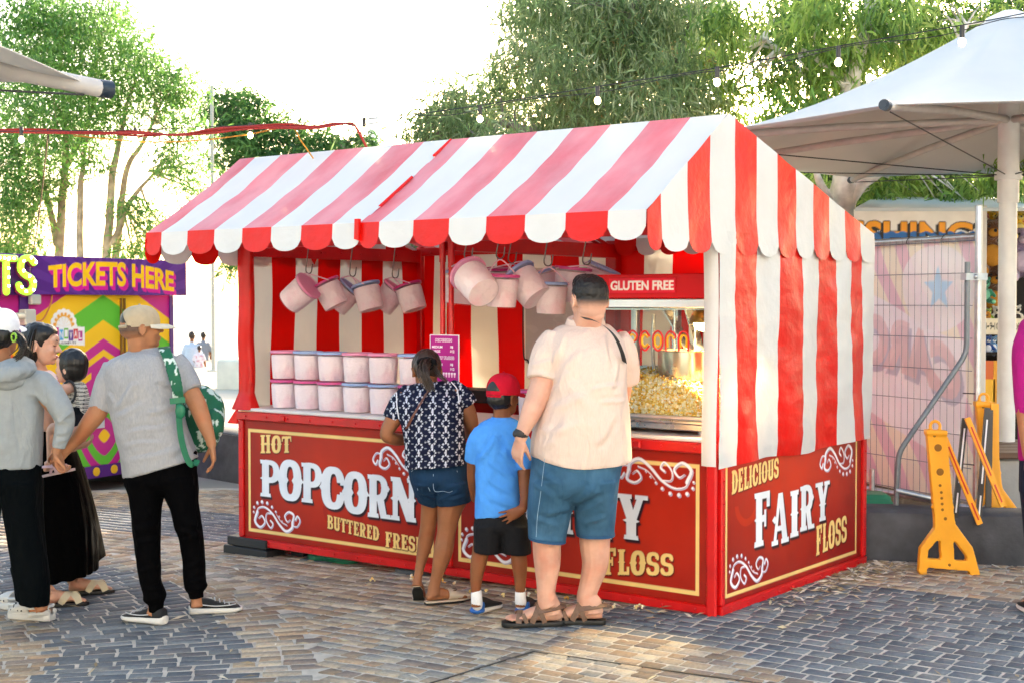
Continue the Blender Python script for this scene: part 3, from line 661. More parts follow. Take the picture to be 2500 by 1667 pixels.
mb = MB(); mb.prism([(0, 0), (.2, .03), (.22, .12), (.06, .13)], .006, SW(-1.1, -.02, -.015), EX*.95+A3(0, 0, .1), EY*.9+A3(0, 0, .35)); tag(mb.build('paper_scrap', t), 'torn pale paper scrap under the fairy floss panel', 'paper')
# ------------------------------------------------------------------ popcorn machine
x0, x1, y0, y1 = -.865, -.085, .07, .56; zb = ZC+.012
mach = thing('popcorn_machine', 'red topped glass popcorn machine full of popcorn on the counter', 'popcorn machine', SW((x0+x1)/2, (y0+y1)/2, zb), ANG)
mb = MB()
for xx in (x0+.1, x1-.1):
    for yy in (y0+.08, y1-.08): mb.lathe([(.02, 0), (.022, .03)], None, (xx, yy, zb), 10)
mb.bev(x0+.02, x1-.02, y0+.01, y1-.01, zb+.022, zb+.06, .006); mb.bev(x0-.005, x1+.005, y0-.015, y1+.01, zb+.058, zb+.08, .006)
sbuild(mb, 'base', M_['steel'], mach, smooth=True)
zt = 1.64; mb = MB(); p = .04
for xx in (x0, x1-p):
    for yy in (y0, y1-p): mb.bev(xx, xx+p, yy, yy+p, zb+.08, zt-.05, .004)
mb.bev(x0-.002, x1+.002, y0-.004, y1+.004, zt-.05, zt, .005); mb.bev(x0+p, x1-p, y0+.005, y0+.03, zb+.08, zb+.1, .004)
sbuild(mb, 'cabinet_frame', M_['alu'], mach, smooth=True)
mb = MB(); mb.bev(x0-.015, x1+.015, y0-.02, y1+.015, zt+.001, 1.773, .006); sbuild(mb, 'header_box', mat('machine_red', hx('c80512'), .45, spec=.25), mach)
cv = Canvas(.42, .082, .0035, hx('e0102e')); T = sans('GLUTEN FREE', .025)
m = cv.tris(fit(T, .012, .017, .408, .066)); sl_ = np.zeros_like(m)
m |= cv.shift(m, .0022, 0); cv.fill(m, hx('f6efe6')); cv.mesh('header_sign', PM(-.705, y0-.0265, zt+.03), M_['vc_print'], mach)['label'] = 'red strip lettered GLUTEN FREE'
mb = MB(); gm = glassy('machine_glass', op=.05)
mb.box(x0+p, x1-p, y0+.012, y0+.016, zb+.1, zt-.05); mb.box(x1-.02, x1-.016, y0+p, y1-p, zb+.08, zt-.05); mb.box(x0+.016, x0+.02, y0+p, y1-p, zb+.08, zt-.05); sbuild(mb, 'glass_pane', gm, mach)
mb = MB(); mb.box(x0+p, x1-p, y1-.03, y1-.02, zb+.08, zb+.34); mb.box(x0+.4, x0+.44, y1-.06, y1-.03, zb+.08, zt-.05); mb.box(x0+.3, x0+.34, y1-.08, y1-.04, zb+.2, zt-.05); mb.box(x0+p, x1-p, y0+p, y1-p, zt-.06, zt-.052); sbuild(mb, 'back_rail', M_['steel'], mach)
kc = (-.37, .3, 0); mb = MB()
mb.lathe([(.125, 1.195), (.148, 1.2), (.152, 1.215), (.152, 1.352), (.16, 1.356), (.16, 1.362), (.146, 1.362), (.146, 1.3)], None, kc, 36); mb.lathe([(.05, 1.17), (.06, 1.196)], None, kc, 20); mb.bar((kc[0]+.12, .3, 1.36), (kc[0]+.26, .24, 1.4), .012, .012)
sbuild(mb, 'kettle', mat('lamp_tinted_steel', (.72, .62, .48), .25, metal=1, var=.06), mach, smooth=True)  # lamp's orange reflection painted into the stainless steel as a warm tint
mb = MB(); mb.tube([tuple(q) for q in spline([(-.66, .44, 1.55), (-.655, .42, 1.38), (-.6, .36, 1.2), (-.52, .3, 1.13), (-.42, .3, 1.18)], 40)], .011, 10); sbuild(mb, 'hose', M_['galv'], mach, smooth=True)
mb = MB(); mb.bar((-.54, .36, 1.6), (-.36, .33, 1.36), .07, .012); mb.bar((-.4, .38, 1.6), (-.31, .35, 1.36), .06, .012); mb.tube([(-.44, .3, 1.6), (-.44, .3, 1.36)], .006); mb.tube([(-.31, .3, 1.6), (-.31, .3, 1.36)], .006); sbuild(mb, 'kettle_arm', M_['steel'], mach)
mb = MB(); LC = (-.235, .26, 0); mb.lathe([(.02, 1.6), (.055, 1.57), (.075, 1.53), (.078, 1.51)], None, LC, 24, cap=False); sbuild(mb, 'lamp_shade', mat('lamp_bronze', hx('a8793a'), .3, metal=.8), mach, smooth=True)
mb = MB(); mb.ball((LC[0], LC[1], 1.505), (.055, .055, .04), 18); sbuild(mb, 'lamp_bulb', mat('warm_bulb', (1, .8, .5), emis=(1, .72, .35), es=9), mach, smooth=True)
pl_ = bpy.data.lights.new('machine_lamp', 'SPOT'); pl_.energy = 60; pl_.color = (1, .66, .3); pl_.shadow_soft_size = .05; pl_.spot_size = R(150); pl_.spot_blend = .6
plo = bpy.data.objects.new('machine_lamp', pl_); COL.objects.link(plo); plo.location = Vector(SW(LC[0], LC[1], 1.455))
# tube-letter word POPCORN on the glass
def neon(name, col, r, k):
    mb = MB(); L = {'O': [[(0, .25), (0, .75), (.18, 1), (.36, .75), (.36, .25), (.18, 0), (0, .25)]], 'P': [[(0, 0), (0, .75), (.18, 1), (.36, .78), (.3, .5), (.14, .42)]], 'C': [[(.36, .72), (.18, 1), (0, .75), (0, .25), (.18, 0), (.36, .26)]], 'R': [[(0, 0), (0, .75), (.18, 1), (.36, .8), (.36, .64)]], 'N': [[(0, 0), (0, .75), (.18, 1), (.36, .75), (.36, 0)]]}
    xs = [-.73+.08*i for i in range(7)]; z = 1.362
    for c, x in zip('POPCORN', xs):
        for path in L[c]:
            P = np.array(path)*(.16, .105); mid = A3(.029, .052); P = mid+(P-mid)*k
            mb.tube([(x-.029+a, y0+.004, z+b) for a, b in spline(P, 24)], r, 6)
    sbuild(mb, name, mat(name, col, .35), mach, smooth=True)
neon('outer_lettering', hx('d8222c'), .0058, 1.0); neon('inner_lettering', hx('f0bb1c'), .0062, .62)
# popcorn pile: many small popped clusters over a mound
def popped(n, fn, sc, seed):
    g = np.random.default_rng(seed); b = MB(); b.ball((0, 0, 0), 1, 8); BV = np.concatenate(b.v); BF = [f for f in b.f]
    V = []; F3 = []; F4 = []; C = []; k = 0
    f3 = np.array([f for f in BF if len(f) == 3]); f4 = np.array([f for f in BF if len(f) == 4]); nb = len(BV)
    pal = np.array([hx('fbeec8'), hx('f8df9a'), hx('f3cd6a'), hx('fcf4e0'), hx('e6b548')])
    for i in range(n):
        p = fn(g); c0 = pal[g.integers(0, 5)]; m = g.integers(3, 6)
        for j in range(m):
            r = sc*g.uniform(.55, 1.); V.append(BV*r*g.uniform(.8, 1.15, 3)+p+g.normal(0, sc*.62, 3)); F3.append(f3+k); F4.append(f4+k); k += nb
            C.append(np.repeat((c0*g.uniform(.85, 1.05) if j else c0*(1, .85, .6))[None], nb, 0))
    return np.concatenate(V), [np.concatenate(F3), np.concatenate(F4)], np.concatenate(C)
def mound(g):
    x = g.uniform(x0+.03, x1-.03); y = g.uniform(y0+.03, y1-.04)
    h = 1.17+.06*math.exp(-((x+.67)/.17)**2)+.035*math.exp(-((x+.4)/.15)**2)-.1*max(0, (x+.25)/.2) if x > -.9 else 1.12
    if g.random() < .45: y = y0+.032; z = g.uniform(zb+.095, h-.01)
    elif g.random() < .25: x = x1-.034; z = g.uniform(zb+.095, h-.01)
    else: z = h+g.uniform(-.012, .008)
    return A3(x, y, z)
V, F, C = popped(3400, mound, .0088, 3)
pop_m = mat('popcorn', vc=True, rough=.8, sss=.05)
tag(np_mesh('popcorn', V, F, pop_m, mach, cols=C, smooth=True, M=SM), kind='stuff')
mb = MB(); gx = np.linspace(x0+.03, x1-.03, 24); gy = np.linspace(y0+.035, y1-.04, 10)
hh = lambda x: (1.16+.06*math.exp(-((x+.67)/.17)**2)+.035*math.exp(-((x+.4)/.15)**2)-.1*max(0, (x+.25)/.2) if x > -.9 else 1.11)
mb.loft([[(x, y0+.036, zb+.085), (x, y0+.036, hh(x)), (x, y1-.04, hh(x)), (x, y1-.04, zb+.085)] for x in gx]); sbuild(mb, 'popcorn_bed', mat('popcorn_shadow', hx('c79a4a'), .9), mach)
V, F, C = popped(26, lambda g: (lambda p: A3(p[0], p[1], float(gz(p[0], p[1]))+.012))(SW(g.uniform(-2.2, -.4), -abs(g.normal(.1, .16))-.02, 0)), .009, 5)
tag(np_mesh('popcorn_crumbs', V, F, pop_m, cols=C, smooth=True), kind='stuff')
# ------------------------------------------------------------------ buckets of fairy floss
LIDS = {'pink': mat('pink_lid', hx('ea5c9f'), .3, coat=.2, var=.05, trans=.15), 'pale': mat('pale_pink_lid', hx('f39cc2'), .3, coat=.2, trans=.15), 'blue': mat('blue_lid', hx('a5c1ee'), .3, coat=.2, var=.05, trans=.15), 'magenta': mat('magenta_lid', hx('c81f74'), .32, coat=.2, trans=.1)}
TUB = mat('tub_plastic', (.95, .9, .92), .2, alpha=.09, coat=.2); FLOSS = mat('fairy_floss', hx('fdeced'), .95, var=.03, vs=9, bump=.8, bs=18, bd=.02, trans=.12, col2=hx('f8cdd5'), c2s=7, c2t=.6)
HAND = mat('bucket_handle', hx('f0c9d4'), .4)
def bucket(label, lid, P, axis=(0, 0, 1), group=None, handle=None, r=.098, h=.184, size=1., low=True):
    """P: centre of the tub's bottom; axis: up direction of the tub"""
    up = np.asarray(axis, float); up /= np.linalg.norm(up); a = np.cross(up, A3(.3, 1, .2)); a /= np.linalg.norm(a); b = np.cross(up, a); F = np.stack([a, b, up])
    t = thing('fairy_floss_bucket', label, 'bucket', P, 0, group); r *= size; h *= size; P = np.asarray(P, float)
    mb = MB(); mb.lathe([(r*.55, .003), (r*.85, 0), (r*.885, .006), (r*.965, h*.93), (r*1.01, h*.935), (r*1.01, h*.97), (r*.98, h*.975)], F, P, 32); mb.build('tub', TUB, t, smooth=True)
    mb = MB(); n = random.uniform(0, 9)
    mb.lathe([(r*.3, .006), (r*.82, .006), (r*.855, .014), (r*.9, h*.4), (r*.935, h*.82), (r*.9, h*.89), (r*.3, h*.91)], F, P, 28); mb.build('floss', FLOSS, t, smooth=True)
    mb = MB(); mb.lathe([(r*1.02, h*.95), (r*1.03, h*.957), (r*1.03, h*1.02), (r*1.01, h*1.035), (r*.95, h*1.035), (r*.93, h*1.02), (r*.2, h*1.018)], F, P, 32); mb.build('lid', LIDS[lid], t, smooth=True)
    mb = MB(); top = P+up*h*.95
    if handle is not None:
        hp = np.asarray(handle, float); s = np.cross(hp-top, up); s = a if np.linalg.norm(s) < .01 else s/np.linalg.norm(s)
        e0, e1 = top+s*r*1.06, top-s*r*1.06; k = hp-top
        mb.tube(spline([e0, e0*.75+hp*.25+s*.01, hp, e1*.75+hp*.25-s*.01, e1], 24), .0042, 6)
    else:
        ang = random.uniform(-.5, .5); s = EX*math.cos(ang)+EY*math.sin(ang); f = np.cross(up, s)*-1
        pts = [top+s*r*1.06*math.cos(q)+EY*abs(math.sin(q))*r*1.1-up*.008*math.sin(q) for q in np.linspace(0, math.pi, 16)]; mb.tube(pts, .0038, 6)
    mb.build('handle', HAND, t, smooth=True); return t
row = [-3.352, -3.135, -2.912, -2.686, -2.462]; lo = ['pink', 'pink', 'pink', 'blue', 'blue']; hi = ['pale', 'blue', 'blue', 'pale', 'pale']; oz_ = {0: 'leftmost', 1: 'second from left', 2: 'middle', 3: 'fourth from left', 4: 'fifth from left'}
for i, x in enumerate(row):
    j = random.uniform(-.006, .006)
    bucket('fairy floss bucket with %s lid on the counter, %s in the lower row' % ('blue' if lo[i] == 'blue' else 'pink', oz_[i]), lo[i], SW(x+j, .13, ZC+.0125), group='fairy floss buckets stacked on the counter')
    bucket('fairy floss bucket with %s lid, %s in the upper row' % ('blue' if hi[i] == 'blue' else 'pale pink', oz_[i]), hi[i], SW(x-j, .13+j, ZC+.0125+.1935), (j, j, 1), group='fairy floss buckets stacked on the counter')
bucket('fairy floss bucket with blue lid beside the price sign, upper', 'blue', SW(-2.235, .16, ZC+.0125+.1935), group='fairy floss buckets stacked on the counter')
bucket('fairy floss bucket beside the price sign, lower', 'pink', SW(-2.235, .16, ZC+.0125), group='fairy floss buckets stacked on the counter')
p = SW(-1.33, .2, ZC+.0125); bucket('large fairy floss bucket with pink lid beside the boy in the red cap', 'pink', p, size=1.02)
# hanging ones: hook pixel, then (lid, centre px, depth, axis in picture (right, up, toward viewer))
HK = mat('hook_steel', hx('6d6661'), .35, metal=.7)
def hook(top, bot, label):
    t = thing('s_hook', label, 'hook', bot, 0, 'wire hooks under the roof beam'); mb = MB(); top = np.asarray(top, float); bot = np.asarray(bot, float); r = .028
    P = [top, bot+A3(0, 0, .03)-EX*r]+[bot-EX*r*math.cos(q)-A3(0, 0, r*math.sin(q)*.9)+A3(0, 0, .02) for q in np.linspace(.2, math.pi-.2, 8)]+[bot+EX*r*1.25+A3(0, 0, .06)]
    mb.tube(P, .0042, 6); mb.build('wire', HK, t, smooth=True)
def hang(hpx, d, items, hl, ztop=2.0, mid=None):
    hp = at(hpx[0], hpx[1], d); top = hp.copy(); top[2] = ztop; hook(top, hp+A3(0, 0, .0), hl)
    for lid, (x, y), dd, ax, lb, sz in items:
        c = at(x, y, d+dd); a = A3(ax[0], -ax[2], ax[1]); a /= np.linalg.norm(a); h = .184*sz
        bucket(lb, lid, c-a*h*.5, a, 'fairy floss buckets hanging from hooks', handle=hp-A3(0, 0, .01), size=sz)
hang((754, 667), 9.45, [('pale', (729, 719), -.08, (.75, .6, .3), 'pale tilted bucket hanging first from left on the first hook', 1.05), ('pink', (808, 720), .02, (-.45, .9, -.05), 'bucket with bright pink lid hanging second from left', 1.0)], 'first wire hook from the left, holding two buckets')
hang((861, 674), 9.55, [('blue', (838, 727), .12, (.65, .75, .1), 'bucket with violet blue lid hanging third from left, half hidden', 1.0), ('blue', (900, 727), -.02, (-.25, .95, -.12), 'bucket with blue lid facing out hanging fourth from left', 1.0)], 'second wire hook from the left, holding two blue lidded buckets')
hang((965, 678), 9.6, [('pale', (948, 728), .1, (.6, .8, .1), 'dull pink bucket hanging fifth from left behind its neighbour', .98), ('magenta', (1004, 728), .0, (-.3, .95, -.12), 'bucket with dark magenta lid hanging beside the red poles', 1.0)], 'third wire hook from the left, holding a magenta lidded bucket')
hang((1143, 632), 8.05, [('pale', (1162, 692), -.2, (-.5, .62, -.75), 'large pale bucket tipped toward the viewer beside the red poles', 1.12), ('blue', (1118, 705), .45, (.1, 1, 0), 'shaded bucket hanging behind the red poles', 1.05)], 'wire hook just right of the red poles')
hang((1221, 630), 8.0, [('pink', (1225, 712), -.02, (.05, 1, .05), 'upright bucket with bright pink lid hanging right of the tipped one', 1.0)], 'wire hook holding the upright pink lidded bucket')
hang((1250, 641), 8.3, [('blue', (1288, 700), -.2, (-.55, .7, -.35), 'bucket with violet lid tilted over the blank window flap', 1.1), ('magenta', (1222, 690), .5, (0, 1, .1), 'bucket with magenta lid hanging behind the upright pink one', .95)], 'wire hook holding the tilted violet lidded bucket')
hang((1338, 648), 8.05, [('blue', (1346, 730), .1, (.03, 1, .02), 'upright bucket with blue lid left of the big man head', 1.0), ('blue', (1330, 700), .5, (-.3, .95, 0), 'bucket with blue lid behind the upright blue one', 1.0)], 'wire hook holding the upright blue lidded bucket')
hang((1432, 645), 8.1, [('pink', (1396, 698), .15, (.1, 1, .03), 'shiny bucket with pink lid just behind the big man head', 1.12), ('blue', (1460, 690), .35, (.4, .9, .1), 'bucket with blue lid half behind the popcorn machine header', 1.05)], 'rightmost wire hook beside the machine header')
# price sign
sg = thing('price_sign', 'magenta price sign listing popcorn and fairy floss on the counter', 'sign', SW(-2.0, .02, ZC+.012), ANG)
w, h = .225, .34; cv = Canvas(w, h, .002, hx('b01483'))
o = cv.mask(_B(.006, .006, w-.006, h-.006)); cv.fill(~o, hx('f5eef2'))
def line(s, x0, x1, y, hh_, col=hx('fbf3f7'), outl=False):
    m = cv.tris(fit(sans(s, .035), x0, y, x1, y+hh_))
    if outl: g_ = cv.grow(m, .0024); cv.fill(g_, col); cv.fill(m, hx('b01483'))
    else: cv.fill(m, col)
line('POPCORN', .045, .17, .298, .016, outl=True); line('MEDIUM', .018, .098, .26, .014); line('$8', .158, .18, .259, .016); line('LARGE', .018, .082, .235, .014); line('$12', .158, .19, .234, .016)
line('FAIRY FLOSS', .03, .187, .196, .016, outl=True); line('MEDIUM', .018, .098, .157, .014); line('$8', .158, .18, .156, .016); line('LARGE', .018, .082, .131, .014); line('$12', .158, .19, .13, .016)
for i in range(9):
    xx = .016+i*.021; cv.fill(cv.poly([(xx, .112), (xx+.015, .112), (xx+.012, .09), (xx+.003, .09)]), hx('f3b9d6')); cv.fill(cv.discs([(xx+.004, .113), (xx+.011, .113)], [.005, .005]), hx('fbe7f1'))
q = at(1053, 818, 1); 
u = -1.822
cv.mesh('sign_board', PM(u-.1125, -.034, 1.09), M_['vc_print'], sg, thick=.006)
mb = MB(); mb.box(u-.012, u+.012, -.028, -.02, ZC+.012, 1.1); mb.bev(u-.06, u+.06, -.034, .06, ZC+.0125, ZC+.022, .003); sbuild(mb, 'sign_stand', M_['white_plastic'], sg)
# ------------------------------------------------------------------ people
SK = {'tan': hx('a9734f'), 'fair': hx('d6a488'), 'pale': hx('cc9d86'), 'brown': hx('84502f'), 'deep': hx('94603f')}
MSK = {}
def skin(k):
    if k not in MSK: MSK[k] = mat('skin_'+k, SK[k], .52, spec=.35, sss=.12, var=.1, vs=14, bump=.2, bs=150, bd=.002, col2=np.asarray(SK[k])*(1.0, .78, .72), c2s=9, c2t=.62)
    return MSK[k]
def cloth(name, c, rough=.88, bump=.3, bs=300, var=.06, vs=30, stretch=None, spec=.2, sheen=0, fold=.55, **k):
    m = mat(name, c, rough, spec=spec, var=var, vs=vs, bump=bump, bs=bs, bd=.003, stretch=stretch, sheen=sheen, **k)
    N = m.node_tree.nodes; L = m.node_tree.links; b = N['Principled BSDF']; tc = N.new('ShaderNodeTexCoord'); prev = b.inputs['Normal'].links[0].from_node     # soft creases
    for sc, dist, st in (((7, 7, 3.2), .035, fold), ((16, 16, 9), .012, fold*.7)):
        mp = N.new('ShaderNodeMapping'); mp.inputs['Scale'].default_value = sc; mp.inputs['Rotation'].default_value = (.3, .5, .2); L.new(tc.outputs['Object'], mp.inputs[0]); n = N.new('ShaderNodeTexNoise'); n.inputs['Scale'].default_value = 1.; n.inputs['Detail'].default_value = 2.5; n.inputs['Distortion'].default_value = 1.4; L.new(mp.outputs[0], n.inputs[0])
        q = N.new('ShaderNodeMath'); q.operation = 'SUBTRACT'; q.inputs[1].default_value = .5; L.new(n.outputs[0], q.inputs[0]); q2 = N.new('ShaderNodeMath'); q2.operation = 'ABSOLUTE'; L.new(q.outputs[0], q2.inputs[0])
        bp = N.new('ShaderNodeBump'); bp.inputs['Strength'].default_value = st; bp.inputs['Distance'].default_value = dist; L.new(q2.outputs[0], bp.inputs['Height']); L.new(prev.outputs[0], bp.inputs['Normal']); prev = bp
    L.new(prev.outputs[0], b.inputs['Normal']); return m
HAIR = mat('black_hair', hx('17130f'), .38, spec=.45, var=.3, vs=60, stretch=(1, 1, .15), bump=.7, bs=120, bd=.004)
HAIRB = mat('brown_hair', hx('33251c'), .4, spec=.45, var=.35, vs=60, stretch=(1, 1, .15), bump=.7, bs=120, bd=.004)
def wr(big=.008, fine=.002, sc=(5, 5, 2.2), fs=(22, 22, 9), off=0., ridge=.6):
    """cloth folds: broad drape plus finer creases"""
    def post(v, n):
        a = nz3(v, sc, off); b = nz3(v, fs, off+7); r = 1-2*np.abs(nz3(v, (np.asarray(sc)*1.7).tolist(), off+3))
        return v+n*(big*(a*(1-ridge)+r*ridge*.7)+fine*b)[:, None], None
    return post
def chain(*fs):
    def post(v, n):
        c = None
        for f in fs:
            v, q = f(v, n); c = q if q is not None else c
        return v, c
    return post
def folds(d, L):
    """directed creases: (x0, y0, x1, y1, height m, width m) on the side seen in the photograph"""
    S_ = [(at(a, b, d)[[0, 2]], at(c, e, d)[[0, 2]], h, w) for a, b, c, e, h, w in L]
    def post(v, n):
        q = v[:, [0, 2]]; m = np.clip(-n[:, 1]*2, 0, 1); o = np.zeros(len(v))
        for a, b, h, w in S_:
            t = b-a; l = np.linalg.norm(t); t = t/l; s = (q-a)@t; wob_ = .006*np.sin(s*26+a[0]*40); e = (q-a)@np.array([-t[1], t[0]])+wob_
            k = np.clip(s/l*5, 0, 1)*np.clip((1-s/l)*5, 0, 1); k = np.where((s > 0) & (s < l), k, 0); o += h*k*(np.exp(-(e/w)**2)-.75*np.exp(-((e-1.6*w)/w)**2))
        return v+n*(o*m)[:, None], None
    return post
def frame(yaw, pitch=0., roll=0.):
    y, p = R(yaw), R(pitch)
    f = A3(math.sin(y)*math.cos(p), math.cos(y)*math.cos(p), math.sin(p)); r = A3(math.cos(y), -math.sin(y), 0); u = np.cross(r, f)
    if roll: q = R(roll); r, u = r*math.cos(q)+u*math.sin(q), u*math.cos(q)-r*math.sin(q)
    return r, f, u
class Fig:
    def __init__(s, name, label, d, foot, group=None, cat='person', skin_='tan'):
        p = at(foot[0], foot[1], d); p[2] = float(gz(p[0], p[1])); s.d = d; s.root = thing(name, label, cat, p, 0, group); s.b = MB(); s.sk = skin_; s.post = []
    def P(s, x, y, dd=0): return at(x, y, s.d+dd)
    def px(s, r, dd=0): return r*(s.d+dd)/FPX
    def limb(s, mb, pts, n=14, round_=True):
        """pts: (x, y, half width px, dd); spline-smoothed"""
        P = [s.P(x, y, dd) for x, y, r, dd in pts]; r = [[s.px(q[2], q[3])] for q in pts]; k = max(12, 6*len(pts))
        Q = spline(P, k); rr = spline(np.array(r), k)[:, 0]; mb.tube(Q, list(np.maximum(rr, .003)), n, round_=round_)
    def rings(s, mb, rows, n=32, p=2.4, k=5, yaw=0., shrink=1.):
        """rows: (xl, yl, xr, yr, depth half m, dd) outline points in the photograph -> body section"""
        D = []
        for xl, yl, xr, yr, dep, dd in rows:
            a, b = s.P(xl, yl, dd), s.P(xr, yr, dd); D.append(np.concatenate([(a+b)/2, (b-a)/2*shrink, [dep*shrink]]))
        D = spline(np.array(D), k*(len(D)-1)+1); an = np.arange(n)*2*math.pi/n; c, q = np.cos(an), np.sin(an)
        X = np.sign(c)*np.abs(c)**(2/p); Y = np.sign(q)*np.abs(q)**(2/p); rg = []
        for e in D:
            w = e[3:6]; dv = np.cross(A3(0, 0, 1), w); dv /= np.linalg.norm(dv)+1e-9; rg.append(e[:3]+X[:, None]*w+Y[:, None]*dv*e[6])
        mb.loft(rg)
    def head(s, c, yaw=0, pitch=0, k=1., roll=0, nose=1., jaw=1., mb=None, neck=None, ears=(1, 1), wide=1.):
        r, f, u = frame(yaw, pitch, roll); F = np.stack([r, f, u]); m = mb or s.b; c = np.asarray(c, float); s.hc, s.hf, s.hk = c, (r, f, u), k
        L = lambda a, b, d: c+(r*a+f*b+u*d)*k
        m.ball(L(0, -.012, .012), (.077*k*wide, .096*k, .098*k), 22, F=F)
        m.ball(L(0, .03, -.03), (.064*k*wide, .066*k, .085*k), 18, F=F); m.ball(L(0, .038, -.078*jaw), (.052*k*wide, .052*k, .042*k), 16, F=F)
        m.ball(L(0, .078, -.098*jaw), (.02*k, .018*k, .016*k), 12, F=F); m.ball(L(0, .07, .03), (.055*k, .028*k, .035*k), 14, F=F)
        m.tube([L(0, .088, .012), L(0, .1, -.008), L(0, .113*nose**.3, -.03)], [.007*k, .009*k, .0125*k], 10, round_=True)
        for q in (-1, 1):
            m.ball(L(q*.011, .1, -.033), .0088*k, 8); m.ball(L(q*.033*wide, .068, -.03), (.024*k, .024*k, .022*k), 10, F=F); m.ball(L(q*.03, .079, .005), (.014*k, .012*k, .009*k), 10, F=F)
            if ears[0 if q < 0 else 1]:
                e = L(q*.077*wide, -.012, -.018); G = np.stack([(r*.9+f*-.35*q*1)/np.linalg.norm(r*.9+f*-.35*q), np.cross(u, (r*.9+f*-.35*q)), u])
                m.ball(e, (.009*k, .021*k, .033*k), 12, F=F); m.tube([e+(r*q*.008+f*(-.016*math.cos(t)-.002)+u*.03*math.sin(t))*k for t in np.linspace(-1.5, 2.2, 10)], .0052*k, 6, round_=True)
        m.ball(L(0, .095, -.062), (.022*k, .012*k, .0065*k), 12, F=F); m.ball(L(0, .094, -.075), (.019*k, .012*k, .0065*k), 12, F=F); m.ball(L(0, .088, -.068), (.028*k, .014*k, .016*k), 12, F=F)
        if neck is not None:
            n0, rad = np.asarray(neck[0], float), neck[1]; m.tube([L(0, -.02, -.03), L(0, -.018, -.08), n0*.6+L(0, -.018, -.08)*.4, n0], [rad*.95, rad*.93, rad, rad*1.2], 18)
    def face_marks(s, parent=None, closed=True, brow=True, lipc=hx('b5615c')):
        r, f, u = s.hf; k = s.hk; L = lambda a, b, d: s.hc+(r*a+f*b+u*d)*k
        dk = mat('brow_hair', hx('231a16'), .7)
        mb = MB()
        for q in (-1, 1): mb.tube([L(q*.015, .095, .026), L(q*.03, .091, .031), L(q*.046, .078, .025)], [.002*k, .0028*k, .0015*k], 6)
        mb.build('eyebrows', dk, s.root, smooth=True); mb = MB()
        for q in (-1, 1): mb.tube([L(q*.017, .0925, .0), L(q*.03, .0915, -.004), L(q*.044, .0825, .0)], [.0012*k, .002*k, .0016*k], 6)
        mb.build('eyelashes', dk, s.root, smooth=True); mb = MB(); F = np.stack([r, f, u])
        mb.ball(L(0, .0965, -.0625), (.02*k, .0125*k, .006*k), 12, F=F); mb.ball(L(0, .0955, -.0745), (.017*k, .0125*k, .006*k), 12, F=F); mb.build('lips', mat('lip_skin', lipc, .4), s.root, smooth=True)
    def hand(s, wrist, d, palm, k=1., curl=(.5, .6, .7, .8), thumb=None, spread=.1, side=1, mb=None, tcurl=.4):
        """d: direction of the fingers, palm: direction the palm faces, side: +1 thumb lies along cross(d, palm)"""
        m = mb or s.b; w = np.asarray(wrist, float); d = np.asarray(d, float); d /= np.linalg.norm(d); q = np.asarray(palm, float); q = q-d*(q@d); q /= np.linalg.norm(q); x = np.cross(d, q)*side
        m.loft([w+d*t*k+(x*math.cos(a)*wd+q*math.sin(a)*th)*k for a in []] if False else [[w+d*t*k+(x*(math.cos(a)*wd+sh)+q*math.sin(a)*th)*k for a in np.linspace(0, 2*math.pi, 14, endpoint=False)] for t, wd, th, sh in ((-.02, .026, .02, 0), (.0, .027, .019, 0), (.03, .036, .017, 0), (.06, .041, .0155, 0), (.085, .041, .014, 0), (.096, .036, .009, 0))])
        for i, (off, ln, rad) in enumerate(((.031, .072, .0088), (.0105, .08, .009), (-.0105, .075, .0086), (-.03, .06, .0078))):
            b = w+(d*.084+x*off)*k; dv = d+x*(off*spread*22); dv /= np.linalg.norm(dv); pts = [b-dv*.02*k, b]; a = 0.
            for j, fr in enumerate((.46, .31, .23)):
                a += curl[i]*(.75, .95, .7)[j]; b = b+(dv*math.cos(a)+q*math.sin(a))*ln*fr*k; pts.append(b)
            m.tube(pts, [rad*k, rad*k, rad*.96*k, rad*.88*k, rad*.72*k], 10, round_=True)
        t = x*.8+d*.55+q*.35 if thumb is None else np.asarray(thumb, float)
        t /= np.linalg.norm(t); b = w+(d*.02+x*.024+q*.004)*k; t2 = t*math.cos(tcurl)+d*math.sin(tcurl)*.8+q*math.sin(tcurl)*.4; t2 /= np.linalg.norm(t2)
        m.tube([b, b+t*.04*k, b+t*.04*k+(t+t2)/2*.032*k, b+t*.04*k+(t+t2)/2*.032*k+t2*.024*k], [.014*k, .0115*k, .0098*k, .0078*k], 10, round_=True)
    def foot(s, heel, d, k=1., ankle=None, toes=True, pitch=0., mb=None, rad=.036):
        m = mb or s.b; h = np.asarray(heel, float); d = np.asarray(d, float); d /= np.linalg.norm(d); x = np.cross(d, A3(0, 0, 1)); x /= np.linalg.norm(x); u = np.cross(x, d)
        an = np.linspace(0, 2*math.pi, 16, endpoint=False)
        m.loft([[h+(d*t+x*(math.cos(a)*w)+u*(z+math.sin(a)*hh))*k for a in an] for t, w, z, hh in ((-.005, .02, .025, .02), (.02, .031, .031, .03), (.06, .032, .04, .04), (.1, .034, .038, .036), (.15, .041, .028, .026), (.185, .046, .02, .018), (.205, .043, .015, .013))])
        for i, (o, l, r_) in enumerate(((.03, .04, .0125), (.011, .042, .009), (-.007, .036, .0085), (-.022, .03, .008), (-.035, .022, .0075))):
            m.tube([h+(d*.185+x*o*.95+u*.014)*k, h+(d*(.2+l*.6)+x*o+u*.015)*k, h+(d*(.2+l)+x*o+u*.01)*k], [r_*k, r_*k, r_*.8*k], 8, round_=True)
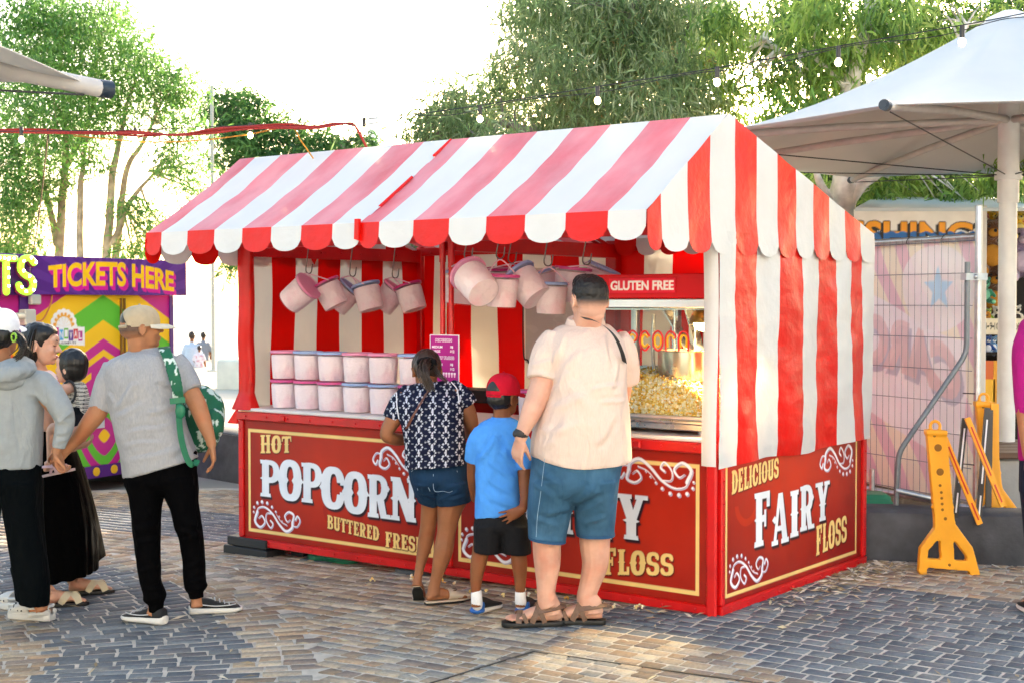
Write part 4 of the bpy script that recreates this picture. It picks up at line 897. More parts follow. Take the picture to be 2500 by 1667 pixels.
        if ankle is not None:
            a = np.asarray(ankle, float); m.tube([h+(d*.035+u*.03)*k, h+(d*.04+u*.075)*k, a], [rad*1.1*k, rad*k, rad*1.02*k], 14); m.ball(h+(d*.045+x*.03+u*.075)*k, .013*k, 8); m.ball(h+(d*.045-x*.03+u*.075)*k, .013*k, 8)
    def body(s, voxel=.0052, sm=3, tone=None):
        c = SK[s.sk]
        o = s.b.solid('body', skin(s.sk), s.root, voxel, sm); return o
def shoe(root, heel, d, L=.28, w=.048, hh=.07, up=None, sole=None, k=1., mats=None, sole_t=.028, tip=0., name='shoe', pitch=0., wide=1.):
    """trainer: rubber sole (sub-part), upper with a collar"""
    h = np.asarray(heel, float); d = np.asarray(d, float); d /= np.linalg.norm(d); x = np.cross(d, A3(0, 0, 1)); x /= np.linalg.norm(x); u = np.cross(x, d); an = np.linspace(0, 2*math.pi, 20, endpoint=False)
    def sec(t, wd, z0, z1, sh=0): return [h+d*t*L+x*(np.sign(math.cos(a))*abs(math.cos(a))**.75*wd*w*wide+sh*w)+u*(z0+(z1-z0)*(.5+.5*np.sign(math.sin(a))*abs(math.sin(a))**.75)) for a in an]
    mb = MB(); mb.loft([sec(0, .5, sole_t*.6, hh*.8), sec(.03, .68, sole_t*.6, hh*1.12), sec(.12, .76, sole_t*.6, hh*1.22), sec(.26, .76, sole_t*.6, hh*1.16), sec(.4, .78, sole_t*.6, hh*1.02), sec(.56, .86, sole_t*.6, hh*.78), sec(.72, .95, sole_t*.6, hh*.6), sec(.86, .88, sole_t*.6, hh*.5), sec(.95, .65, sole_t*.6, hh*.42), sec(.985, .35, sole_t*.7, hh*.36)])
    o = mb.build(name, mats[0], root, smooth=True, sharp=60)
    mb = MB(); mb.loft([sec(-.02, .5, .004, sole_t*1.25), sec(.02, .8, 0, sole_t*1.2), sec(.12, .9, 0, sole_t*1.1), sec(.35, .86, 0, sole_t), sec(.6, 1.0, 0, sole_t*.95), sec(.75, 1.07, 0, sole_t*.9), (sec(.9, .94, .002, sole_t*.85)), sec(.98, .62, .006, sole_t*.8), sec(1.01, .25, .01, sole_t*.75)])
    mb.build('sole', mats[1], o, smooth=True, sharp=50); return o, (h, d, x, u)
def cap(root, c, F3, k, col_m, brim_m=None, open_back=None, brim_len=.07, tilt=-6, dome=(.088, .104, .098), lift=.028, brim_drop=.0):
    r, f, u = F3; F = np.stack([r, f, u]); c = np.asarray(c, float)+u*lift*k; n = 36; an = np.arange(n)*2*math.pi/n; rg = []
    t = R(tilt); f2 = f*math.cos(t)+u*math.sin(t); u2 = np.cross(r, f2)
    for q in np.linspace(0, 1, 12):
        th = q*math.pi/2; z = math.sin(th)**.9*dome[2]; cc = max(.02, math.cos(th))**.85
        rg.append(np.array([c+(r*math.cos(a)*dome[0]*cc*(1-.012*(abs(math.sin(3*a+.5)) < .12))+f2*math.sin(a)*dome[1]*cc+u2*z)*k for a in an]))
    rg = [(p-c)*(1.0, 1., 1.)+c-u2*.022*k*(1 if i == 0 else 0) for i, p in enumerate([rg[0]]+rg)]
    mb = MB(); mb.loft(rg); mb.ball(c+u2*dome[2]*k, .008*k, 8)
    o = mb.build('cap', col_m, root, smooth=True, sharp=70)
    mb = MB(); top = []; bot = []; m = 20
    for i in range(m+1):
        a = math.pi*(.08+.84*i/m); e = c+(r*math.cos(a)*dome[0]*1.0+f2*math.sin(a)*dome[1]-u2*.016)*k
        ext = brim_len*math.sin(math.pi*i/m)**.55; ou = e+(f2*ext+r*math.cos(a)*.012-u2*(ext*.22+.014*abs(math.cos(a))**2+brim_drop*ext))*k
        mid = (e+ou)/2+u2*.006*k; top.append([e+u2*.003*k, mid+u2*.003*k, ou+u2*.0015*k]); bot.append([e-u2*.003*k, mid-u2*.002*k, ou-u2*.0025*k])
    V = np.array([p+q[::-1] for p, q in zip(top, bot)]); mb.loft(list(V)); mb.build('brim', brim_m or col_m, o, smooth=True, sharp=50)
    if open_back is not None:
        mb = MB(); pts = []
        for i in range(15):
            a = -math.pi/2+(i/14-.5)*1.15; q = math.cos((i/14-.5)*math.pi)
            pts.append((a, .052*q))
        rows = []
        for a, hgt in pts:
            row = []
            for z in (0, .5, 1):
                zz = hgt*z; th = math.asin(min(1, (zz/dome[2])**(1/.9))) if zz > 0 else 0; cc = math.cos(th)**.85
                row.append(c+(r*math.cos(a)*dome[0]*cc+f2*math.sin(a)*dome[1]*cc+u2*zz)*k*1.004+(f2*math.sin(a)+r*math.cos(a))*.0015)
            rows.append(row)
        V = np.array(rows); mb.loft(list(V), cap=False, close=False); mb.build('cap_opening', open_back, o, smooth=True)
    return o
def hair_shell(mb, c, F3, k, boxes):
    r, f, u = F3; F = np.stack([r, f, u])
    for (a, b, d), rad in boxes: mb.ball(np.asarray(c)+(r*a+f*b+u*d)*k, tuple(np.array(rad)*k), 20, F=F)
def strands(mb, pts, n, spread, r, taper=.4, k=14):
    P = spline(pts, k)
    for i in range(n):
        o = rng.normal(0, 1, 3)*spread; o2 = o*rng.uniform(.5, 1.3)+rng.normal(0, .3, 3)*spread; l = rng.uniform(.8, 1.0)
        Q = spline(pts, k)[:max(4, int(k*l))]; t = np.linspace(0, 1, len(Q))[:, None]
        mb.tube(Q+o*(1-t)*.8+o2*t, list(r*(1-(1-taper)*t[:, 0])), 5)
# ---- big man in the cream shirt
p = Fig('person', 'large man in cream short sleeved shirt and denim shorts facing the counter', 6.98, (1400, 1533), 'customers waiting at the stall', skin_='pale')
hc = p.P(1437, 727, -.02)
p.head(hc, -22, 4, 1.06, neck=(p.P(1430, 800, .04), .073), wide=1.08)
p.b.ball(hc-p.hf[1]*.055-p.hf[2]*.085, (.06, .04, .035), 14)
TOR = [(1372, 796, 1484, 796, .1, .05), (1345, 815, 1512, 822, .14, .03), (1338, 860, 1528, 860, .18, 0), (1345, 935, 1530, 935, .215, 0), (1322, 1000, 1535, 1000, .235, 0), (1300, 1060, 1538, 1062, .245, 0), (1297, 1115, 1542, 1118, .24, 0), (1300, 1150, 1540, 1150, .235, 0)]
p.rings(p.b, TOR[:-1], shrink=.86)
for lg in ([(1352, 1180, 55, 0), (1338, 1290, 38, 0), (1335, 1325, 36, 0), (1336, 1375, 33, 0), (1334, 1425, 25, 0), (1333, 1462, 22, 0), (1338, 1480, 23, 0)], [(1458, 1180, 52, .02), (1453, 1290, 40, .05), (1452, 1325, 38, .05), (1453, 1375, 33, .05), (1440, 1425, 26, .05), (1431, 1458, 24, .05), (1436, 1478, 25, .05)]): p.limb(p.b, lg, round_=False)
h1, d1 = gnd(1366, 1524), A3(-1, -.08, 0); h1[2] += .022; p.foot(h1, d1, 1.1, ankle=p.P(1335, 1455, 0), rad=.042)
h2, d2 = gnd(1468, 1521), A3(-.95, .1, 0); h2[2] += .022; p.foot(h2, d2, 1.1, ankle=p.P(1432, 1455, .05), rad=.043)
p.limb(p.b, [(1356, 855, 30, .02), (1334, 915, 34, -.04), (1313, 968, 30, -.08), (1294, 1012, 25, -.12), (1278, 1048, 18, -.14), (1272, 1066, 16.5, -.14)])
w = p.P(1270, 1070, -.14); p.hand(w, (-.18, .25, -1), (.75, .66, .1), 1.06, (.35, .45, .55, .6), side=1, thumb=(.35, .5, -.75), spread=.05)
p.limb(p.b, [(1505, 865, 20, .07), (1522, 930, 22, .16), (1500, 1000, 26, .35), (1470, 1020, 20, .5)])
p.hand(p.P(1466, 1020, .52), (-.6, .6, .1), (0, 0, -1), 1.05)
p.body()
shirt = cloth('cream_linen', hx('d9c1b1'), .85, bump=.35, bs=90, var=.05, vs=60, stretch=(3, 3, .4))
mb = MB(); p.rings(mb, TOR[:3]+[(1342, 935, 1531, 935, .225, 0)]+TOR[4:])
mb2 = mb
p.limb(mb, [(1362, 822, 34, .02), (1344, 858, 43, .0), (1332, 895, 42, -.03), (1326, 926, 40, -.05)], round_=False); p.limb(mb, [(1500, 828, 34, .05), (1522, 868, 34, .08), (1526, 930, 33, .14)], round_=False)
_w = wr(.017, .003, (4.5, 4.5, 2.4), (16, 16, 10), 3.1, .6)
def shirt_post(v, n):
    v, _ = _w(v, n); z = v[:, 2]
    x = (v[:, 0]-p.P(1420, 900)[0]); hemz = p.P(1420, 1140)[2]+.055*np.clip(-x/.22, 0, 1)**2+.02*np.clip(x/.22, 0, 1)**2
    low = z < hemz+.03; v[:, 2] = np.where(low, hemz+.03+(z-hemz-.03)*.25, z)
    return v, None
FM_ = folds(6.75, [(1363, 935, 1420, 850, .012, .02), (1350, 960, 1400, 905, .010, .016), (1372, 930, 1460, 1010, .008, .03), (1482, 812, 1487, 900, .010, .012), (1335, 1000, 1440, 965, .007, .02), (1440, 950, 1530, 940, .007, .012), (1462, 985, 1534, 975, .009, .011), (1310, 1060, 1420, 1035, .007, .02), (1505, 1010, 1450, 1090, .009, .02), (1325, 1100, 1400, 1010, .008, .022), (1300, 900, 1350, 880, .008, .014), (1310, 915, 1362, 925, .006, .012), (1380, 815, 1350, 905, .010, .012), (1512, 870, 1490, 960, .009, .016)])
mb.solid('shirt', shirt, p.root, .007, 3, chain(shirt_post, FM_))
mb = MB(); c0 = p.P(1428, 788, .05); r_, f_, u_ = frame(-10)
for off, rr in ((0, .0),): mb.loft([[c0+(r_*math.cos(a)*wd+f_*math.sin(a)*dp)+u_*(z+.02*math.cos(a-.9)) for a in np.linspace(0, 2*math.pi, 24, endpoint=False)] for z, wd, dp in ((-.028, .108, .1), (.0, .1, .094), (.03, .088, .085), (.034, .084, .08), (.03, .08, .077))])
mb.solid('collar', shirt, p.root, .006, 2, wr(.003, .001))
denim = cloth('mid_denim', hx('325670'), .85, bump=.4, bs=500, var=.12, vs=9, col2=hx('4a7290'), c2s=4, c2t=.6)
mb = MB(); p.rings(mb, [(1308, 1085, 1522, 1085, .2, 0), (1298, 1130, 1518, 1130, .22, 0), (1292, 1190, 1508, 1190, .22, 0), (1290, 1225, 1506, 1225, .11, 0)])
p.rings(mb, [(1294, 1165, 1425, 1165, .216, 0), (1288, 1240, 1398, 1240, .165, 0), (1289, 1285, 1384, 1290, .13, 0), (1291, 1309, 1381, 1319, .125, 0)]); p.rings(mb, [(1396, 1165, 1510, 1165, .216, .0), (1402, 1235, 1504, 1235, .165, .02), (1404, 1280, 1500, 1280, .13, .04), (1407, 1303, 1499, 1304, .125, .04)])
mb.solid('shorts', denim, p.root, .0075, 5, chain(wr(.008, .002, (7, 7, 4), (22, 22, 14), 1.), folds(6.8, [(1300, 1150, 1380, 1180, .008, .016), (1295, 1180, 1360, 1215, .008, .016), (1400, 1235, 1450, 1180, .009, .016), (1405, 1255, 1480, 1215, .008, .014), (1395, 1240, 1330, 1260, .008, .016), (1300, 1270, 1370, 1285, .006, .014), (1420, 1280, 1490, 1265, .006, .014)])))
mb = MB()
for rows in ([(1289, 1305, 1382, 1315, .131, 0), (1290, 1312, 1382, 1322, .131, 0)], [(1405, 1297, 1501, 1298, .131, .04), (1406, 1305, 1501, 1305, .131, .04)]): p.rings(mb, rows, k=2)
mb.build('hems', cloth('hem_denim', hx('2d5070')), p.root, smooth=True)
mb = MB()
for P_ in ([(1330, 1118), (1325, 1160), (1319, 1210), (1312, 1260), (1309, 1310)], [(1380, 1150), (1383, 1162), (1412, 1172), (1424, 1166), (1436, 1153)]):
    mb.tube(spline([p.P(x, y, -.195+.0002*(abs(x-1360))) for x, y in P_], 24), .0016, 5)
mb.build('stitching', mat('denim_thread', hx('7d99ad'), .8), p.root)
mb = MB(); hair_shell(mb, hc, p.hf, 1.06, [((0, -.018, .026), (.0862, .097, .086)), ((0, -.045, -.012), (.08, .068, .07)), ((0, -.04, -.055), (.07, .062, .05)), ((0, .02, .075), (.07, .062, .032))])
bk = hx('1a1613')
def fade(v, n):
    r, f, u = p.hf; q = v-hc; z = q@u; fr = q@f; t = np.clip((z+.052-.6*np.clip(fr, 0, 1))/.06, 0, 1)[:, None]; t = t*t*(3-2*t); g = .6+.5*nz3(v, (140, 140, 140))[:, None]
    tt = np.clip(t*1.05-(1-t)*.18*g, 0, 1)
    return v+n*.0035*t*nz3(v, (70, 70, 70))[:, None]-n*.003*(1-t), SK['pale']*(1-tt)*(1-.25*t)+bk*tt
mb.solid('hair', mat('faded_hair', vc=True, rough=.5, spec=.4, bump=.6, bs=220, bd=.003), p.root, .004, 2, fade)
mb = MB(); r_, f_, u_ = p.hf
mb.tube(spline([hc+(r_*-.087-f_*.03-u_*.01)*1.06, hc+(r_*-.0885-f_*.02+u_*.03)*1.06, hc+(r_*-.079+f_*.01+u_*.07)*1.06, hc+(r_*-.05+f_*.03+u_*.1)*1.06, hc+(r_*0+f_*.03+u_*.11)*1.06], 20), .0035, 6)
mb.solid('sunglasses_arm', M_['black'], p.root, .003, 1)
mb = MB(); P_ = [(1422, 777, -.085), (1450, 783, -.115), (1480, 800, -.135), (1503, 825, -.145), (1518, 858, -.12), (1525, 885, -.06)]
Q = spline([p.P(x, y, dd-.06) for x, y, dd in P_], 30); mb.loft([[q+A3(-.012, 0, .008), q+A3(.012, 0, -.006), q+A3(.012, .008, -.006), q+A3(-.012, .008, .008)] for q in Q]); mb.build('bag_strap', M_['black'], p.root, smooth=True)
mb = MB(); a, b = p.P(1275, 1048, -.14), p.P(1271, 1066, -.14); mb.tube([a, (a*.7+b*.3), (a*.3+b*.7), b], [.034, .037, .037, .034], 20); q = p.P(1257, 1058, -.15); mb.ball(q, (.012, .018, .018), 12); mb.solid('watch', M_['black'], p.root, .004, 1)
LEA, SOLE = mat('brown_leather', hx('6d5240'), .6, var=.2, vs=30, bump=.3, bs=90), mat('black_rubber', hx('14130f'), .55)
def sandal(root, h, d, k, strapm, solem, style):
    d = d/np.linalg.norm(d); x = np.cross(d, A3(0, 0, 1)); x /= np.linalg.norm(x); u = np.cross(x, d)
    L = lambda t, a, z: h+(d*t+x*a+u*z)*k
    mb = MB(); prof = [(-.02, .022), (-.005, .035), (.04, .038), (.1, .038), (.16, .048), (.205, .05), (.24, .042), (.262, .02)]
    rg = lambda z, s: [L(t, w*s, z) for t, w in prof]+[L(t, -w*s, z) for t, w in reversed(prof)]
    mb.loft([rg(-.021, .96), rg(-.017, 1.0), rg(-.004, 1.02), rg(.0, .97)]); o = mb.build('sandal_sole', solem, root, smooth=True, sharp=50)
    mb = MB()
    def strap(pts, w): 
        Q = spline([L(*q) for q in pts], 16); C = L(.1, 0, .02)
        for i in range(1): 
            rr = []
            for j, q in enumerate(Q):
                t = Q[min(j+1, 15)]-Q[max(j-1, 0)]; t /= np.linalg.norm(t); nn = q-(L(0, 0, .025)+d*((q-h)@d)); nn -= t*(nn@t); nn /= np.linalg.norm(nn)+1e-9; s_ = np.cross(t, nn)*w/2*k
                rr.append([q+s_, q+s_+nn*.004, q-s_+nn*.004, q-s_])
            mb.loft(rr)
    if style == 'sport':
        strap([(.19, .047, .0), (.185, .03, .034), (.18, 0, .047), (.185, -.03, .036), (.19, -.047, 0)], .026); strap([(.13, .042, .0), (.105, .036, .05), (.09, 0, .086), (.105, -.036, .05), (.13, -.042, 0)], .026)
        strap([(.07, .041, -.0), (.09, .04, .045), (.1, .02, .078)], .022); strap([(.07, -.041, 0), (.09, -.04, .045), (.1, -.02, .078)], .022); strap([(.1, .041, .05), (.04, .043, .062), (-.012, .022, .066), (-.018, 0, .066), (-.012, -.022, .066), (.04, -.043, .062), (.1, -.041, .05)], .024)
        strap([(.15, .045, 0), (.17, .036, .04)], .018); strap([(.15, -.045, 0), (.17, -.036, .04)], .018)
    else:
        strap([(.1, .042, .0), (.13, .036, .042), (.16, 0, .058), (.19, -.036, .034), (.205, -.05, 0)], .04); strap([(.1, -.042, .0), (.13, -.036, .042), (.16, 0, .056), (.19, .036, .034), (.205, .05, 0)], .04)
    mb.build('sandal_straps', strapm, o, smooth=True)
sandal(p.root, h1, d1, 1.12, LEA, SOLE, 'sport'); sandal(p.root, h2, d2, 1.12, LEA, SOLE, 'sport')
# ---- boy in the red cap
p = Fig('person', 'boy in red cap, blue t-shirt and black shorts between two adults', 7.27, (1215, 1500), 'customers waiting at the stall', 'child', 'brown')
hc = p.P(1229, 967, 0); p.head(hc, 38, 2, .88, neck=(p.P(1226, 1035, .0), .047))
TB = [(1196, 1020, 1250, 1020, .05, 0), (1166, 1040, 1272, 1036, .075, 0), (1157, 1075, 1276, 1075, .095, 0), (1161, 1130, 1268, 1130, .1, 0), (1161, 1200, 1270, 1200, .105, 0), (1159, 1262, 1277, 1245, .11, 0)]
p.rings(p.b, TB, shrink=.86)
p.limb(p.b, [(1189, 1290, 32, 0), (1174, 1345, 22, 0), (1168, 1375, 20, 0), (1163, 1410, 16, 0), (1162, 1450, 12, 0), (1164, 1480, 13, 0)], round_=False); p.limb(p.b, [(1258, 1290, 32, 0), (1265, 1345, 21, 0), (1268, 1375, 20, 0), (1270, 1410, 15.5, 0), (1270, 1452, 11.5, 0), (1271, 1480, 13, 0)], round_=False)
p.limb(p.b, [(1172, 1062, 22, 0), (1158, 1110, 17, .03), (1154, 1165, 14, .08), (1160, 1215, 11, .16)])
p.limb(p.b, [(1265, 1062, 22, 0), (1278, 1130, 18, -.04), (1281, 1175, 15.5, -.06), (1283, 1215, 14, -.1), (1277, 1240, 10.5, -.15)])
p.hand(p.P(1276, 1243, -.155), (-.9, .05, -.42), (.15, 1, .1), .78, (.12, .1, .15, .2), side=-1, spread=.3, thumb=(-.3, .3, -.8))
p.body(.0048)
tee = cloth('blue_jersey', hx('4f97e6'), .9, bump=.15, bs=400)
mb = MB(); p.rings(mb, TB); p.limb(mb, [(1180, 1052, 24, 0), (1164, 1085, 25, .0), (1153, 1124, 20, .03)], round_=False); p.limb(mb, [(1256, 1052, 24, 0), (1272, 1090, 27, -.02), (1279, 1145, 22, -.04)], round_=False)
mb.solid('t_shirt', tee, p.root, .0065, 3, chain(wr(.009, .002, (7, 7, 4.5), (22, 22, 14), 5.5, .7), folds(7.15, [(1165, 1130, 1215, 1060, .008, .012), (1262, 1120, 1225, 1050, .009, .012), (1268, 1150, 1215, 1090, .009, .013), (1265, 1180, 1190, 1120, .008, .014), (1268, 1215, 1185, 1165, .008, .014), (1170, 1190, 1240, 1230, .006, .014), (1215, 1050, 1205, 1140, .006, .016), (1260, 1245, 1190, 1210, .007, .012)])))
mb = MB(); p.rings(mb, [(1200, 1017, 1248, 1017, .052, 0), (1198, 1023, 1251, 1022, .056, 0)], k=3); mb.build('collar', tee, p.root, smooth=True)
mb = MB(); p.rings(mb, [(1162, 1248, 1276, 1240, .1, 0), (1156, 1285, 1292, 1280, .115, 0), (1157, 1305, 1294, 1300, .06, 0)]); p.rings(mb, [(1157, 1278, 1230, 1278, .114, 0), (1156, 1345, 1222, 1349, .085, 0)], k=8); p.rings(mb, [(1216, 1278, 1293, 1278, .114, 0), (1229, 1349, 1297, 1350, .085, 0)], k=8)
mb.solid('shorts', cloth('black_twill', hx('18181b'), .8), p.root, .007, 3, wr(.005, .001, (8, 8, 5), off=2.))
RC = cloth('red_cap_cotton', hx('c3122b'), .85)
cap(p.root, hc+p.hf[2]*.004, p.hf, .95, RC, open_back=HAIR, brim_len=.075, tilt=-4)
mb = MB(); r_, f_, u_ = p.hf; cs = hc+u_*.012*.9-f_*.103*.88; mb.tube([cs+r_*.055*math.sin(t)+f_*.03*(1-math.cos(t*1.0))-u_*.002 for t in np.linspace(-1, 1, 12)], .0065, 8); mb.build('cap_strap', RC, p.root, smooth=True)
mb = MB(); hair_shell(mb, hc, p.hf, .88, [((0, -.032, -.012), (.078, .08, .07)), ((0, -.02, .02), (.081, .085, .06))]); mb.solid('hair', HAIR, p.root, .005, 2, lambda v, n: (v+n*.003*nz3(v, (60, 60, 40))[:, None], None))
WS = cloth('white_sock', (.8, .8, .8)); BL = mat('blue_shoe_mesh', hx('0f5fb4'), .45, coat=.2, bump=.3, bs=160); BK = mat('black_shoe_mesh', hx('141618'), .7, bump=.3, bs=200); CL = mat('clear_blue_heel', hx('0a6fd0'), .12, coat=.5); WSO = mat('white_rubber', hx('dcd8d0'), .5)
mb = MB()
for pts in ([(1163, 1445, 13.5, 0), (1164, 1466, 14, 0), (1165, 1476, 13.5, .01)], [(1270, 1447, 13, 0), (1271, 1466, 14, 0), (1272, 1476, 13, .01)]): mb = MB(); p.limb(mb, pts); mb.build('sock', WS, p.root, smooth=True)
for hp, d in (((1160, 1499), A3(.55, .8, 0)), ((1272, 1499), A3(.4, .85, 0))):
    h = gnd(*hp); o, (h_, d_, x_, u_) = shoe(p.root, h, d, .225, .042, .075, mats=(BK, WSO), sole_t=.03)
    mb = MB(); mb.ball(h+d_*.03+u_*.045, (.036, .04, .042), 16); mb.tube([h-d_*.004+u_*.06, h-d_*.008+u_*.09, h-d_*.002+u_*.105], [.016, .011, .006], 8, round_=True); mb.ball(h+d_*.02+u_*.02, (.043, .045, .02), 16); mb.solid('heel_counter', BL, o, .004, 2)
# ---- woman in the navy patterned top
p = Fig('person', 'woman in navy patterned top and denim shorts leaning over the counter', 7.6, (1060, 1478), 'customers waiting at the stall', skin_='deep')
hc = p.P(1041, 905, .22); p.head(hc, -12, -38, .98, neck=(p.P(1048, 955, .1), .055))
TW = [(1012, 936, 1092, 930, .07, .1), (972, 952, 1118, 944, .11, .06), (968, 985, 1132, 980, .14, .0), (978, 1030, 1131, 1025, .15, -.03), (988, 1075, 1136, 1070, .155, -.04), (990, 1140, 1143, 1128, .16, -.05)]
p.rings(p.b, TW, shrink=.86)
p.limb(p.b, [(1058, 1205, 30, .04), (1050, 1245, 23, .06), (1045, 1285, 20, .08), (1038, 1325, 19, .1), (1027, 1375, 12.5, .1), (1020, 1408, 11, .08), (1018, 1430, 13, .06)], round_=False)
p.limb(p.b, [(1108, 1200, 44, 0), (1097, 1245, 31, -.02), (1090, 1296, 23, -.02), (1082, 1345, 24, -.02), (1069, 1395, 16, -.02), (1061, 1428, 13.5, -.02), (1060, 1450, 15, -.02)], round_=False)
hR = gnd(1043, 1476); hR[2] += .02; dR = A3(.92, .45, 0); p.foot(hR, dR, .92, ankle=p.P(1061, 1425, -.02), rad=.034)
hL = p.P(1018, 1428, .06); dL = A3(.08, .6, -.8); p.foot(hL+A3(0, .01, -.012), dL, .9, rad=.034)
p.limb(p.b, [(985, 975, 24, 0), (965, 1015, 22, -.02), (945, 1052, 17, -.04), (948, 1066, 16, -.03), (975, 1072, 15, .06), (1005, 1066, 13, .2), (1020, 1052, 11, .3)])
p.hand(p.P(1022, 1050, .32), (.5, .8, .2), (.4, 0, -1), .92)
p.limb(p.b, [(1118, 962, 24, .02), (1142, 1005, 21, .02), (1152, 1045, 17, .06), (1140, 1055, 15, .2), (1120, 1040, 12, .36)])
p.hand(p.P(1118, 1038, .38), (-.5, .8, .2), (-.4, 0, -1), .92)
p.body()
def floral(v, n):
    v, _ = chain(wr(.007, .0015, (6, 6, 4), (26, 26, 12), 9.), folds(7.4, [(1000, 1110, 1100, 1085, .007, .014), (1125, 1060, 1060, 1020, .007, .014), (985, 1040, 1040, 1000, .007, .013), (1130, 1110, 1060, 1120, .006, .012)]))(v, n)
    o = p.P(1060, 1040); x = v[:, 0]-o[0]; z = v[:, 2]-o[2]; y = v[:, 1]-o[1]
    x = x+.35*y*np.sign(x)*0; s = .072; row = np.round(x/s); fx = x-row*s; zz = z+.03*row; per = .062; fz = zz-np.round(zz/per)*per; even = (row.astype(int) % 2) == 0
    r = np.hypot(fx, fz); an = np.arctan2(fz, fx); ring = (np.abs(r-.018) < .0045)*(np.cos(an*8) > -.35); c1 = ring
    fz2 = zz+per/2-np.round((zz+per/2)/per)*per; dots = (np.hypot(fx, fz2) < .0075) | ((np.abs(fx) < .0035) & (np.abs(np.abs(fz2)-.011) < .004)); x2 = x-s/2; row2 = np.round(x2/s); gx = x2-row2*s; z3 = z+.017+.02*row2; fz3 = z3-np.round(z3/.034)*.034; d2 = (np.hypot(gx, fz3) < .0062) & (np.cos(fz3*900) > -.4)
    t = np.clip(c1*.8+dots*.75+d2*.45, 0, 1)[:, None]
    return v, hx('10162e')*(1-t)+hx('d9dce6')*t
mb = MB(); p.rings(mb, TW); p.limb(mb, [(1000, 955, 22, .06), (978, 985, 27, .0), (957, 1024, 24, -.02)], round_=False); p.limb(mb, [(1100, 945, 22, .06), (1126, 965, 26, .02), (1143, 990, 25, .02)], round_=False)
mb.solid('blouse', M_['vc_cloth'], p.root, .0042, 3, floral)
mb = MB()
for pts in ([(968, 957, -.055), (969, 990, -.115), (974, 1022, -.13)], [(1102, 932, .0), (1116, 950, -.055), (1121, 985, -.12)]): mb.tube(spline([p.P(x, y, dd) for x, y, dd in pts], 14), .003, 6)
mb.build('piping', cloth('white_piping', (.8, .8, .82)), p.root)
dk = cloth('dark_denim', hx('15324e'), .8, bump=.4, bs=500, var=.15, vs=8)
mb = MB(); p.rings(mb, [(994, 1130, 1143, 1122, .14, -.02), (1002, 1170, 1147, 1165, .165, -.03), (1014, 1212, 1150, 1205, .09, -.02)]); p.rings(mb, [(1006, 1175, 1082, 1175, .166, -.02), (1021, 1222, 1067, 1236, .095, .04)], k=8); p.rings(mb, [(1058, 1175, 1148, 1172, .166, -.03), (1068, 1233, 1151, 1222, .115, -.02)], k=8)
mb.solid('shorts', dk, p.root, .0065, 5, chain(wr(.005, .0015, (8, 8, 5), off=4.), folds(7.42, [(1066, 1228, 1120, 1200, .006, .01), (1066, 1222, 1025, 1200, .006, .01), (1070, 1150, 1066, 1225, -.006, .01), (1090, 1225, 1145, 1205, .005, .01)])))
mb = MB()
for P_ in ([(1058, 1156), (1060, 1196), (1082, 1198), (1100, 1200), (1118, 1182), (1116, 1148)], [(1034, 1150), (1040, 1175), (1050, 1198)], [(1004, 1150), (1012, 1150), (1020, 1196)]): mb.tube(spline([p.P(x, y, -.208+.0012*abs(x-1075)) for x, y in P_], 24), .0017, 5)
mb.build('stitching', mat('denim_thread', hx('8aa0b4'), .8), p.root)
mb = MB(); hair_shell(mb, hc, p.hf, .98, [((0, -.022, .022), (.086, .1, .098)), ((0, -.05, -.01), (.08, .07, .08))]); mb.solid('hair', HAIRB, p.root, .005, 2, lambda v, n: (v+n*.004*nz3(v, (50, 50, 14))[:, None], None))
mb = MB(); strands(mb, [p.P(1046, 885, .06), p.P(1036, 893, -.03), p.P(1036, 915, -.06), p.P(1046, 938, -.06), p.P(1054, 962, -.07)], 90, .014, .0045, .35); strands(mb, [p.P(1056, 888, .05), p.P(1072, 915, .0), p.P(1095, 932, .0)], 24, .006, .003, .4); mb.build('ponytail', HAIRB, p.root, smooth=True)
mb = MB(); c0 = p.P(1042, 887, .05)
for i in range(16): a = i*2*math.pi/16; mb.ball(c0+A3(.04*math.cos(a), -.01, .022*math.sin(a)), random.uniform(.015, .021), 10)
mb.solid('scrunchie', cloth('black_velvet', hx('0c0c0e'), .95), p.root, .005, 2)
mb = MB(); Q = spline([p.P(x, y, dd) for x, y, dd in ((1046, 950, -.05), (1026, 985, -.165), (1008, 1015, -.19), (993, 1045, -.16))], 20); mb.loft([[q+A3(-.01, -.004, -.006), q+A3(.01, -.004, .006), q+A3(.01, .004, .006), q+A3(-.01, .004, -.006)] for q in Q]); mb.build('bag_strap', mat('brown_strap', hx('6b4030'), .55), p.root, smooth=True)
TANL = mat('cream_leather', hx('c9b79f'), .5, bump=.2, bs=80)
